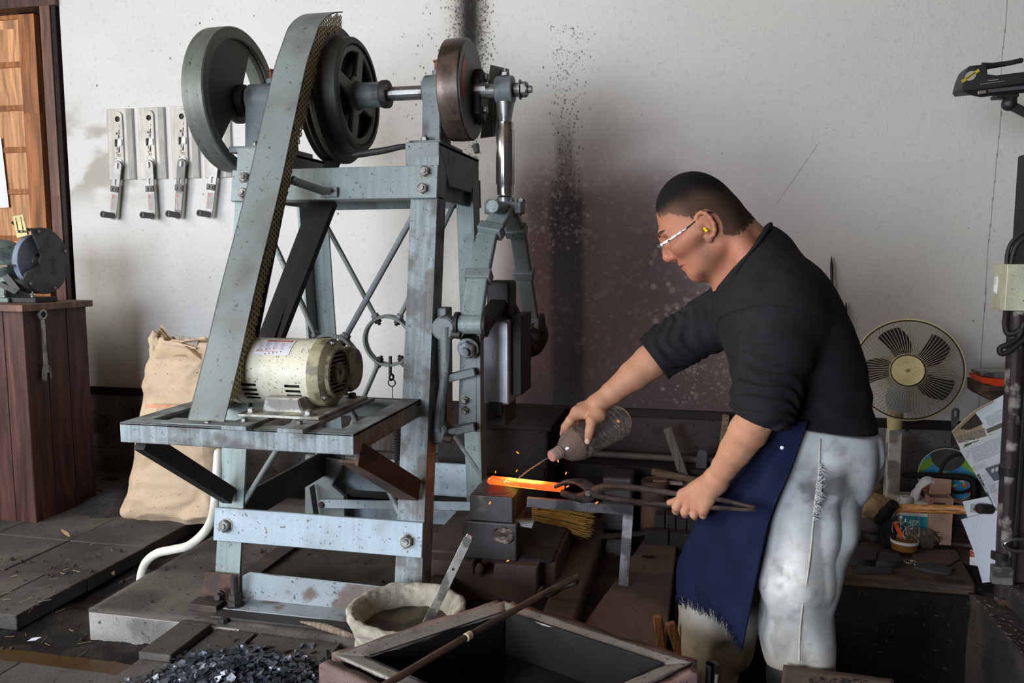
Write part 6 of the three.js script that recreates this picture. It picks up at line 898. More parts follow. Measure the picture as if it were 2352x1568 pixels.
{ // hammer laid across
  const t = thing('hand_hammer', 'black-headed hammer with a cracked tan wooden handle lying level above the bench', 'hammer', [0.8, 0.12, 0.45]);
  const a = [0.661, 0.188, 0.47], b = [0.89, 0.237, 0.6], d = unit(sub(b, a));
  part(t, 'handle', taperTube([a, lerp(a, b, 0.3), lerp(a, b, 0.7), b], [[0.013, 0.011], [0.015, 0.012], [0.014, 0.011], [0.012, 0.010]], 14, 40), M.handleWood);
  const h = [0.645, 0.178, 0.47]; part(t, 'hammer_head', [turned(add(h, [0.016, 0.034, 0.03]), [-0.45, -1, -0.62], [[0, 0], [0.015, 0], [0.0175, 0.003], [0.0175, 0.02], [0.016, 0.03], [0.020, 0.042], [0.020, 0.062], [0.017, 0.072], [0.018, 0.092], [0.015, 0.10], [0, 0.101]], 24)], M.ironDark);
  part(t, 'handle_crack', bar(lerp(a, b, 0.28).map((v, i) => v + [0, -0.001, 0.0125][i]), lerp(a, b, 0.75).map((v, i) => v + [0, 0.002, 0.012][i]), 0.0016, 0.002, [0, 0, 1], 0), M.black);
  const k = thing('black_handle_tool', 'black ribbed cylindrical tool handle poking out in front of the papers', 'tool', [0.9, 0.12, 0.6]);
  part(k, 'grip', turned([0.859, 0.253, 0.64], unit(sub([0.923, 0.242, 0.6], [0.859, 0.253, 0.64])), [[0, 0], [0.013, 0], [0.015, 0.004], [0.015, 0.02], [0.0135, 0.023], [0.015, 0.026], [0.015, 0.05], [0, 0.052]], 20), M.rubber);
  part(k, 'tip', cyl([0.845, 0.252, 0.645], [0.859, 0.251, 0.64], 0.0035), M.copper);
}
{ // cartons, tissues, cloths
  const paperM = std({ color: 0xb58f78, roughness: 0.85 });
  const t = thing('small_carton', 'tall pinkish-brown carton with its flaps open on the bench', 'carton', [0.875, 0, 0.27]);
  const x0 = 0.83, x1 = 0.905, z0 = 0.20, z1 = 0.27, h = 0.175, ct = worn({ base: [186, 146, 128], mott: 0.06, specks: 0.003, seed: 421, rough: 0.8, rep: 4, size: 64 });
  const y0 = 0.009; part(t, 'front_panel', bx(x0, x1, y0, h, z1 - 0.002, z1, 0), ct); part(t, 'side_panel', bx(x1 - 0.002, x1, y0, h, z0, z1 - 0.002, 0), ct); part(t, 'side_panel', bx(x0, x0 + 0.002, y0, h, z0, z1 - 0.002, 0), ct); part(t, 'back_panel', bx(x0 + 0.002, x1 - 0.002, y0, h, z0, z0 + 0.002, 0), ct);
  part(t, 'upright_flap', slab3([[x0 + 0.006, h, z0 + 0.03], [x1 + 0.002, h + 0.004, z0 + 0.03], [x1 + 0.006, h + 0.052, z0 + 0.015], [x0 + 0.018, h + 0.055, z0 + 0.015]], 0.002, 0.0004), paperM); part(t, 'side_flap', slab3([[x1, h - 0.012, z0 + 0.01], [x1, h - 0.012, z1 - 0.01], [x1 + 0.085, h - 0.03, z1 - 0.005], [x1 + 0.095, h - 0.02, z0 + 0.012]], 0.002, 0.0004), paperM);
  part(t, 'printed_text', [0, 1, 2, 3, 4].map((i) => bx(x0 + 0.02, x0 + [0.036, 0.032, 0.046, 0.05, 0.044][i], 0.05 - i * 0.0075, 0.053 - i * 0.0075, z1, z1 + 0.0006, 0)), M.soot);
  part(t, 'barcode_print', bx(x0 + 0.012, x0 + 0.05, 0.145, 0.158, z1, z1 + 0.0006, 0), M.rust);
  const tb = thing('tissue_box', 'teal and white patterned tissue box with a white tissue pulled out', 'tissue box', [0.80, 0.0, 0.2]);
  const tm = std({ map: canvasTex(128, 128, (c, w, hh) => { c.fillStyle = '#d9dcd6'; c.fillRect(0, 0, w, hh); c.fillStyle = '#2a7f80'; const R = rng(4); for (let i = 0; i < 16; i++) { c.save(); c.translate(R() * w, 20 + R() * 90); c.rotate(-0.6 + R() * 0.5); c.beginPath(); c.ellipse(0, 0, 12, 4.5, 0, 0, 7); c.fill(); c.restore(); } }, 10), roughness: 0.7 });
  const teal = std({ map: canvasTex(128, 64, (c, w, hh) => { c.fillStyle = '#1d8f9c'; c.fillRect(0, 0, w, hh); c.fillStyle = '#e6eeee'; c.font = 'italic bold 26px serif'; c.fillText('SEP', 34, 36); for (let i = 0; i < 5; i++) c.fillRect(78 + i * 8, 48, 5, 4); }), roughness: 0.6 });
  const bxg = bx(0.742, 0.832, 0.009, 0.15, 0.13, 0.255, 0.002);
  part(tb, 'box_body', bxg, tm); const fp = keepUV(plateUV(0.748, 0.830, 0.045, 0.10, 0.2562)); part(tb, 'front_print', fp, teal);
  const cl = (name, parent, pts, w, mat, sd) => { const g = taperTube(pts, w, 14, 30); return part(parent, name, rough(g, 0.012, 26, sd), mat); };
  cl('tissue_sheet', tb, [[0.80, 0.15, 0.2], [0.81, 0.185, 0.205], [0.845, 0.215, 0.2], [0.865, 0.19, 0.2]], [[0.022, 0.012], [0.028, 0.014], [0.026, 0.012], [0.012, 0.006]], std({ color: 0xe4e6ea, roughness: 0.9 }), 5);
  const cloth = (name, label, geo, color, base, sd) => single(name, label, 'cloth', rough(rough(geo, 0.02, 14, sd), 0.006, 45, sd + 1), worn({ base: color, mott: 0.2, specks: 0.01, fine: 0.08, seed: 430 + sd, rough: 0.95, rep: 4, size: 64 }), base);
  cloth('tan_rag', 'bundled tan rag on the bench between the trousers and the fan post', new THREE.SphereGeometry(1, 40, 24).scale(0.085, 0.045, 0.06).translate(0.665, 0.112, 0.215), [188, 160, 122], [0.665, 0.1, 0.2], 1);
  cloth('striped_rag', 'dark grey and tan crumpled rag under the tan one', new THREE.SphereGeometry(1, 40, 24).scale(0.08, 0.034, 0.055).translate(0.655, 0.05, 0.235), [84, 80, 82], [0.655, 0.03, 0.23], 3);
  cloth('brown_bag', 'yellow-brown crumpled paper wad behind the trousers', new THREE.SphereGeometry(1, 40, 24).scale(0.05, 0.05, 0.04).translate(0.64, 0.17, 0.16), [138, 112, 76], [0.64, 0.15, 0.16], 5);
  single('crumpled_film', 'crumpled shiny clear film packet beside the juice bottle', 'packet', rough(rough(new THREE.SphereGeometry(1, 30, 20).scale(0.055, 0.028, 0.03).rotateZ(-0.35).translate(0.80, 0.038, 0.305), 0.018, 40, 6), 0.008, 90, 7), phy({ color: 0x6e6256, roughness: 0.12, clearcoat: 1, metalness: 0.3 }), [0.8, 0, 0.3]);
}
{ // round paper fan with a printed pattern, leaning on the wall; pipe rail in front of it
  const t = thing('paper_fan', 'round printed paper fan in blue, green and orange under the electric fan', 'paper fan', [0.93, 0.1, 0.08]);
  const map = canvasTex(512, 512, (c) => { c.fillStyle = '#3f9fd0'; c.fillRect(0, 0, 512, 512); c.fillStyle = '#86b62e'; c.beginPath(); c.arc(256, 330, 285, 0, 7); c.fill(); c.fillStyle = '#3f9fd0'; c.beginPath(); c.arc(256, 450, 310, 0, 7); c.fill(); c.fillStyle = '#4a4846'; c.beginPath(); c.arc(256, 60, 150, 0, 7); c.fill(); const R = rng(12); const col = ['#f0b32c', '#e8e4da', '#e0702e', '#d8473a', '#f3e3a0', '#7cc35a', '#f0f0ee']; for (let i = 0; i < 60; i++) { c.fillStyle = col[Math.floor(R() * 7)]; c.beginPath(); c.ellipse(30 + R() * 450, 235 + R() * 200, 10 + R() * 22, 8 + R() * 14, R() * 3, 0, 7); c.fill(); } });
  const g = new THREE.CylinderGeometry(0.098, 0.098, 0.003, 56).rotateX(Math.PI / 2); const p = g.attributes.position, uv = g.attributes.uv; for (let i = 0; i < p.count; i++) uv.setXY(i, p.getX(i) / 0.2 + 0.5, p.getY(i) / 0.2 + 0.5);
  const o = [0.938, 0.206, 0.08]; part(t, 'fan_sheet', keepUV(g.rotateX(-0.12).translate(...o)), std({ map, roughness: 0.6 })); part(t, 'fan_rim', new THREE.TorusGeometry(0.0985, 0.0022, 6, 60).rotateX(-0.12).translate(...o), std({ color: 0xc9ccd0, roughness: 0.4 }));
  single('wall_pipe', 'dark horizontal pipe in front of the printed paper fan', 'pipe', tube([[0.779, 0.216, 0.14], [0.897, 0.218, 0.14], [0.989, 0.216, 0.14], [1.003, 0.206, 0.14], [1.014, 0.055, 0.14]], 0.012, 12, 60), M.ironDark, [0.9, 0.15, 0.14]);
  single('dark_hoop', 'dark thin hoop hanging before the printed paper fan', 'hoop', new THREE.TorusGeometry(0.07, 0.0055, 10, 48).rotateY(0.2).translate(...[0.97, 0.223, 0.11]), M.ironDark, [0.97, 0.2, 0.1]);
  const w = thing('hanging_strap', 'flat grey metal strap with a slotted eye hanging on the wall by the fan', 'strap', [0.968, 0.378, 0.03]); const q0 = [0.966, 0.435, 0.03];
  part(w, 'strap_bar', plate((() => { const s = new THREE.Shape(); s.absarc(0, 0, 0.013, 0, Math.PI); s.lineTo(-0.009, -0.13); s.lineTo(0.009, -0.13); return s; })(), 0.004, q0, [1, 0, 0], [0, 1, 0], 0.001, [[[-0.004, -0.02], [0.004, -0.02], [0.004, 0.004], [-0.004, 0.004]]]), M.steelDull);
  for (const [a, b, r, lab] of [[[0.517, 1.003, 0.02], [0.528, 0.726, 0.06], 0.0055, 'dark pointed iron rod leaning on the wall behind the smith back, the taller of two'], [[0.575, 0.833, 0.02], [0.58, 0.661, 0.05], 0.0045, 'thin dark iron rod leaning on the wall by the electric fan, the shorter of two']])
    single('leaning_rod', lab, 'rod', taperTube([a, lerp(a, b, 0.12), lerp(a, b, 1), lerp(a, b, 3.2)], [0.001, r, r, r], 10, 40), M.ironDark, lerp(a, b, 0.5));
}
{ // electric fan
  const C = [0.74, 0.615, 0.26], t = thing('electric_fan', 'old cream electric fan with a round wire guard and dark blades, on a white post', 'fan', [C[0], 0, C[2]]);
  const dir = unit(sub([0.05, 0.86, 3.2], C)), mt = new THREE.Matrix4(), z = v3(dir), x = new THREE.Vector3(0, 1, 0).cross(z).normalize(), y = z.clone().cross(x); mt.makeBasis(x, y, z).setPosition(...C);
  const pl = (g) => g.applyMatrix4(mt), R = 0.172, wire = std({ color: 0xb4ad94, roughness: 0.5, metalness: 0.2 }), cream = worn({ base: [222, 208, 150], mott: 0.06, specks: 0.01, seed: 441, rough: 0.5, rep: 4, size: 64 });
  const wires = [], back = []; const n = 78;
  for (let i = 0; i < n; i++) { const a = i / n * Math.PI * 2, b = a + 0.10; wires.push(new THREE.TubeGeometry(new THREE.QuadraticBezierCurve3(new THREE.Vector3(Math.cos(a) * 0.054, Math.sin(a) * 0.054, 0.050), new THREE.Vector3(Math.cos(a + 0.03) * 0.13, Math.sin(a + 0.03) * 0.13, 0.056), new THREE.Vector3(Math.cos(b) * R, Math.sin(b) * R, 0.004)), 10, 0.0010, 5)); const d = a - 0.35; back.push(new THREE.TubeGeometry(new THREE.QuadraticBezierCurve3(new THREE.Vector3(Math.cos(a) * 0.05, Math.sin(a) * 0.05, -0.05), new THREE.Vector3(Math.cos(a - 0.1) * 0.14, Math.sin(a - 0.1) * 0.14, -0.055), new THREE.Vector3(Math.cos(d) * R, Math.sin(d) * R, -0.004)), 10, 0.0008, 5)); }
  part(t, 'front_guard', wires.map(pl).concat([pl(new THREE.TorusGeometry(0.055, 0.003, 8, 48).translate(0, 0, 0.05))]), wire); part(t, 'rear_guard', back.map(pl), wire);
  part(t, 'guard_rim', pl(new THREE.TorusGeometry(R + 0.001, 0.0030, 10, 90)), cream); part(t, 'guard_ring', pl(new THREE.TorusGeometry(R - 0.0035, 0.0022, 8, 90).translate(0, 0, 0.008)), M.black);
  const hub = part(t, 'hub_badge', pl(new THREE.CylinderGeometry(0.050, 0.052, 0.008, 48).rotateX(Math.PI / 2).translate(0, 0, 0.054)), cream, 'cream round badge');
  part(hub, 'badge_ring', pl(new THREE.TorusGeometry(0.0525, 0.0024, 8, 48).translate(0, 0, 0.053)), M.black);
  part(hub, 'badge_mark', [-1, 0, 1].map((i) => pl(new THREE.BoxGeometry(0.014, 0.0016, 0.001).rotateZ(0.7).translate(i * 0.003, i * -0.002, 0.0585))), M.iron);
  const bm = phy({ color: 0x2c2a28, roughness: 0.35, metalness: 0, transparent: true, opacity: 0.86 });
  for (let k = 0; k < 5; k++) { const s = new THREE.Shape(); s.moveTo(0.03, -0.012); s.bezierCurveTo(0.06, -0.055, 0.11, -0.055, 0.146, -0.028); s.bezierCurveTo(0.152, 0.0, 0.15, 0.03, 0.135, 0.048); s.bezierCurveTo(0.10, 0.03, 0.06, 0.022, 0.03, 0.014); const g = new THREE.ExtrudeGeometry(s, { depth: 0.002, bevelEnabled: false, curveSegments: 14 }).rotateX(0.28).rotateZ(k * Math.PI * 0.4 + 2.0); part(t, 'blade', pl(g), bm); }
  part(t, 'blade_hub', pl(new THREE.CylinderGeometry(0.03, 0.032, 0.05, 32).rotateX(Math.PI / 2)), M.black);
  part(t, 'motor_housing', pl(turned([0, 0, -0.05], [0, 0, -1], [[0, 0], [0.055, 0], [0.058, 0.03], [0.05, 0.08], [0, 0.09]], 32)), cream);
  const N = [0.725, 0.393, 0.19]; part(t, 'neck', taperTube([add(C, [-0.02, -0.02, -0.10]), add(N, [0, 0.02, 0]), N], [0.03, 0.026, 0.024], 16), cream);
  part(t, 'post', bx(N[0] - 0.024, N[0] + 0.024, 0.02, N[1], N[2] - 0.02, N[2] + 0.02, 0.006), worn({ base: [214, 210, 200], alt: [190, 160, 120], altAmt: 0.3, mott: 0.08, specks: 0.01, seed: 442, rough: 0.5, rep: 3, size: 128 }), 'stained white post');
  part(t, 'fan_base', bx(N[0] - 0.09, N[0] + 0.09, 0.008, 0.03, N[2] - 0.09, N[2] + 0.02, 0.008), cream);
}
// ---------------------------------------------------------------- right edge: stepped ledge, machine pillar, pole, papers, lamp
{ const led = struct('floor_ledge', [rough(new THREE.BoxGeometry(0.11, 0.5, 0.66, 8, 10, 30).translate(0.915, -0.275, 0.93), 0.008, 14, 3), bx(0.86, 3.1, -0.5, -0.06, 1.26, 2.64, 0.01), rough(new THREE.BoxGeometry(2.16, 0.55, 0.72, 60, 8, 30).translate(2.02, -0.245, 0.97), 0.008, 10, 4), bx(0.94, 3.1, -0.5, -0.02, 1.33, 2.64, 0)], M.slabTop);
  const R = rng(19), d = []; for (let i = 0; i < 420; i++) { const x = 0.865 + Math.pow(R(), 1.6) * 0.32, z = 0.64 + R() * 0.72, y = x < 0.935 ? -0.022 : 0.034; if (z > 1.26 && x < 0.94) continue; const s = 0.001 + R() * R() * 0.005; d.push(new THREE.IcosahedronGeometry(s, 0).scale(1.6, 0.5, 0.8).rotateY(R() * 6).translate(x, y, z)); }
  single('ledge_chips', 'pale and dark chips scattered over the stepped concrete ledge', 'chips', d, worn({ base: [120, 114, 106], mott: 0.5, specks: 0.03, seed: 451, rough: 0.9, rep: 20, size: 64 }), [0.95, 0, 0.95]).userData.kind = 'stuff';
  const pil = thing('machine_pillar', 'dark brown painted steel machine pillar at the frame edge', 'pillar', [1.2, 0, 0.6]); const mp = worn({ base: [66, 52, 50], mott: 0.14, specks: 0.02, fine: 0.06, seed: 452, rough: 0.45, metal: 0.1, rep: 2, size: 256 });
  part(pil, 'pillar_web', bx(0.961, 1.30, 0.03, 0.735, 0.56, 0.63, 0.004), mp); part(pil, 'pillar_flange', bx(0.952 , 0.952 + 0.012, 0.03, 0.75, 0.55, 0.66, 0.003), M.ironDark);
  part(pil, 'pillar_body', bx(1.05, 1.5, 0.03, 1.2, 0.3, 0.58, 0.01), mp);
  part(pil, 'bracket_plate', bx(0.952, 1.3, 0.70, 1.3, 0.50, 0.60, 0.004), M.ironDark);
  part(pil, 'pull_handle', tube([[1.017, 0.192, 0.7], [0.963, 0.188, 0.7], [0.93, 0.183, 0.7], [0.914, 0.169, 0.7], [0.927, 0.154, 0.7], [0.965, 0.152, 0.7], [1.019, 0.159, 0.7]], 0.0055, 10, 60), M.steel, 'bright bent rod handle');
  const po = thing('peeling_pole', 'round pole with peeling black and white paint before the dark machine pillar', 'pole', [0.95, 0.03, 0.62]);
  const pm = worn({ base: [52, 40, 40], alt: [164, 158, 146], altAmt: 0.34, altF: 9, mott: 0.2, specks: 0.03, seed: 453, rough: 0.6, bump: 0.001, rep: 2.5 });
  part(po, 'pole_tube', cyl([0.942, -0.047, 0.63], [0.932, 0.862, 0.63], 0.0235, 0.0235, 24), pm);
  part(po, 'pole_foot', [bx(0.903, 0.961, 0.03, 0.085, 0.60, 0.66, 0.003), bx(0.904, 0.956, 0.034, 0.078, 0.66, 0.665, 0.001)], worn({ base: [120, 114, 108], alt: [70, 62, 58], altAmt: 0.4, mott: 0.2, specks: 0.03, seed: 454, rough: 0.6, rep: 8, size: 64 }));
  part(po, 'foot_screw', turned([0.932, -0.021, 0.666], [0, 0, 1], [[0, 0], [0.012, 0], [0.012, 0.006], [0, 0.008]], 20), M.rust);
  for (const y of [1082, 1275]) part(po, 'clamp_band', turned([0.938 - (y > 1100 ? 0.008 : 0), y > 1100 ? 0.112 : 0.369, 0.63], [0.05, 1, 0], [[0.0235, -0.012], [0.027, -0.012], [0.027, 0.012], [0.0235, 0.012]], 24), M.ironDark);
  part(po, 'clamp_arm', bar([0.933, 0.373, 0.645], [0.973, 0.371, 0.62], 0.02, 0.02, [0, 0, 1]), M.ironDark);
}
{ // junction box and cables
  const t = thing('junction_box', 'beige square electrical junction box on the pole top, cables above and below', 'junction box', [0.916, 0.913, 0.64]); const bc = worn({ base: [196, 194, 166], mott: 0.06, specks: 0.015, seed: 461, rough: 0.45, rep: 4, size: 128 });
  const x0 = 0.877, y1 = 0.98, y0 = 0.848;
  part(t, 'cover', bx(x0, x0 + 0.13, y0, y1, 0.655, 0.69, 0.003), bc); part(t, 'box_body', bx(x0 + 0.002, x0 + 0.13, y0 + 0.002, y1 - 0.001, 0.58, 0.654, 0.002), bc);
  part(t, 'side_switch', [bx(x0 - 0.001, x0 + 0.003, y0 + 0.045, y0 + 0.095, 0.60, 0.62, 0.001), bx(x0 - 0.004, x0 + 0.002, y0 + 0.05, y0 + 0.07, 0.605, 0.615, 0.001)], M.whitePlastic);
  const cb = (name, lab, pts, r) => single(name, lab, 'cable', tube(pts, r, 12, 60), M.rubber, pts[0]);
  cb('black_cable', 'black cable arching up from the junction box, the outer of two', [[0.896, 0.98, 0.63], [0.896, 1.006, 0.63], [0.903, 1.037, 0.63], [0.922, 1.062, 0.63], [0.954, 1.084, 0.63]], 0.006);
  cb('black_cable', 'thick black cable arching up from the junction box, the inner of two', [[0.907, 0.98, 0.63], [0.91, 1.006, 0.63], [0.917, 1.031, 0.63], [0.934, 1.052, 0.63], [0.967, 1.068, 0.63]], 0.0075);
  cb('black_cable', 'thick black cable looping under the junction box behind the pole', [[0.9, 0.842, 0.64], [0.894, 0.806, 0.655], [0.899, 0.782, 0.665], [0.916, 0.784, 0.67], [0.935, 0.8, 0.67], [0.966, 0.808, 0.66]], 0.0085);
  cb('black_cable', 'flat hanging cable loop across the pole below the junction box', [[0.936, 0.812, 0.67], [0.921, 0.771, 0.675], [0.895, 0.752, 0.68], [0.875, 0.739, 0.68], [0.88, 0.724, 0.68], [0.899, 0.732, 0.68], [0.93, 0.759, 0.675], [0.958, 0.784, 0.67]], 0.008);
}
{ // work lamp on an arm
  const t = thing('work_lamp', 'black hand-held work lamp with carrying handle and round yellow sticker, on an arm', 'lamp', [0.822, 1.495, 0.62]), z1 = 0.66, b = worn({ base: [34, 32, 32], mott: 0.1, seed: 471, rough: 0.5, rep: 4, size: 64 });
  const hp = (pts) => { const o = pts[0]; return pts; };
  const ax = unit(sub([0.906, 1.506, 0.66], [0.742, 1.478, 0.66])), out = [[0.738, 1.475, 0.66], [0.743, 1.502, 0.66], [0.751, 1.526, 0.66], [0.759, 1.536, 0.66], [0.786, 1.538, 0.66], [0.804, 1.535, 0.66], [0.807, 1.511, 0.66], [0.83, 1.507, 0.66], [0.949, 1.518, 0.66], [0.951, 1.486, 0.66], [0.81, 1.469, 0.66], [0.745, 1.465, 0.66]];
  part(t, 'housing', slab3(out.slice().reverse(), 0.075, 0.004), b);
  part(t, 'lower_shell', slab3([[0.747, 1.466, 0.656], [0.953, 1.479, 0.656], [0.96, 1.461, 0.64], [0.84, 1.454, 0.64], [0.801, 1.449, 0.64], [0.776, 1.454, 0.645]].reverse(), 0.065, 0.004), b);
  part(t, 'lens_strip', bar([0.81, 1.464, 0.66], [0.952, 1.473, 0.66], 0.010, 0.006, [0, 0, 1]), M.stoneDark);
  part(t, 'lens_window', bar([0.784, 1.461, 0.658], [0.806, 1.463, 0.658], 0.010, 0.006, [0, 0, 1]), worn({ base: [120, 108, 96], mott: 0.1, seed: 472, rough: 0.4, rep: 8, size: 64 }));
  part(t, 'carry_handle', taperTube([[0.799, 1.539, 0.63], [0.827, 1.54, 0.63], [0.871, 1.545, 0.63], [0.897, 1.55, 0.63]], [0.011, 0.008, 0.007, 0.007], 14, 30), b);
  part(t, 'handle_end', new THREE.SphereGeometry(0.0072, 14, 10).translate(...[0.898, 1.55, 0.63]), b);
  const sc = [0.762, 1.508, 0.661], stk = (g) => g.rotateZ(0.62).translate(...sc);
  part(t, 'round_sticker', stk(new THREE.CylinderGeometry(0.0155, 0.0155, 0.0008, 28).rotateX(Math.PI / 2).scale(1.0, 0.78, 1)), std({ color: 0x9b9a96, roughness: 0.4 })); part(t, 'yellow_band', stk(new THREE.BoxGeometry(0.052, 0.0085, 0.0016)), std({ color: 0xb09a28, roughness: 0.4 }));
  part(t, 'band_lettering', stk(join([-3, -2, -1, 0, 1, 2, 3].map((i) => new THREE.BoxGeometry(0.0028, 0.0036, 0.0022).translate(i * 0.0042, 0, 0)))), M.black);
  part(t, 'printed_line', [bar([0.787, 1.484, 0.66], [0.849, 1.49, 0.66], 0.0012, 0.001, [0, 0, 1], 0), bar([0.808, 1.493, 0.66], [0.834, 1.495, 0.66], 0.0022, 0.001, [0, 0, 1], 0)], M.switchStrip);
  part(t, 'swivel', [cyl([0.881, 1.474, 0.62], [0.883, 1.436, 0.62], 0.016), new THREE.SphereGeometry(0.020, 20, 14).translate(...[0.879, 1.434, 0.62]), bx(0.835, 0.897, 1.448, 1.459, 0.60, 0.64, 0.004)], b);
  part(t, 'arm', bar([0.87, 1.437, 0.62], [0.996, 1.365, 0.62], 0.022, 0.022, [0, 0, 1], 0.004), b);
}
{ // tray on the wall bracket
  const t = thing('orange_tray', 'orange-red plastic tray on a brown wall bracket beside the pole', 'tray', [0.994, 0.591, 0.35]);
  part(t, 'tray_body', slab3([[0.929, 0.613, 0.38], [0.937, 0.594, 0.38], [0.978, 0.584, 0.38], [1.054, 0.585, 0.38], [1.052, 0.609, 0.38], [0.977, 0.609, 0.38]], 0.12, 0.003), std({ color: 0xc9401a, roughness: 0.4 }));
  const w = thing('wall_bracket', 'brown rusty box bracket under the orange tray', 'bracket', [1.02, 0.555, 0.3]); part(w, 'bracket_box', slab3([[0.957, 0.583, 0.36], [0.959, 0.545, 0.36], [0.975, 0.532, 0.36], [1.051, 0.535, 0.36], [1.048, 0.586, 0.36]], 0.20, 0.003), M.rust); part(w, 'bracket_pin', cyl([0.942, 0.561, 0.37], [1.02, 0.567, 0.37], 0.003), M.iron);
  single('grey_block', 'grey flat steel block lying on the orange tray', 'block', slab3([[0.939, 0.625, 0.36], [0.94, 0.614, 0.36], [0.986, 0.608, 0.36], [1.059, 0.612, 0.36], [1.058, 0.632, 0.36]], 0.11, 0.002), M.steelDull, [0.986, 0.616, 0.35]);
}

{ // low stand at the near edge of the pit, end grain of the trough block, clip tube
  const t = thing('work_stand', 'low brown iron-topped stand with scattered scale, before the smith shins at the frame bottom', 'stand', [0.3, -0.4, 1.75]);
  part(t, 'stand_top', rough(slabN([[0.184, 0.13, 1.683], [0.41, 0.13, 1.633], [0.432, 0.13, 1.498], [0.217, 0.13, 1.484]], 0.02, 30), 0.002, 20, 4), M.plateBrown);
  part(t, 'stand_body', bx(0.228, 0.397, -0.40, 0.108, 1.662 - 0.03, 1.528 + 0.02 > 0 ? 1.662 + 0.02 : 2, 0.004), M.ironDark);
  const R = rng(33), c = []; for (let i = 0; i < 60; i++) { const p = lerp([0.263, 0.131, 1.539], [0.383, 0.131, 1.522], R()); c.push(new THREE.IcosahedronGeometry(0.001 + R() * R() * 0.004, 0).scale(1.5, 0.4, 1).rotateY(R() * 6).translate(p[0], p[1], p[2] + (R() - 0.5) * 0.02)); }
  part(t, 'scale_chips', c, M.scale).userData.kind = 'stuff';
  const k = thing('tube_clip', 'short dark split steel tube standing at the trough corner', 'tube', [0.064, 0.15, 1.617]);
  part(k, 'tube_wall', new THREE.CylinderGeometry(0.013, 0.013, 0.06, 24, 1, true, 0.6, 5.4).translate(0.064, 0.15, 1.61), M.steelTube || (M.steelTube = (() => { const m = std({ color: 0x3a3836, roughness: 0.4, metalness: 0.6 }); m.side = THREE.DoubleSide; return m; })()));
  part(k, 'tube_spike', cyl([0.068, 0.10, 1.609 + 0.01], [0.073, 0.165, 1.609 + 0.012], 0.004), M.steelDull);
  part(k, 'tube_block', bx(-0.001, 0.121, -0.40, 0.125, 1.601 - 0.0, 1.601 + 0.12, 0.008), M.rust, 'rust-brown block');
}
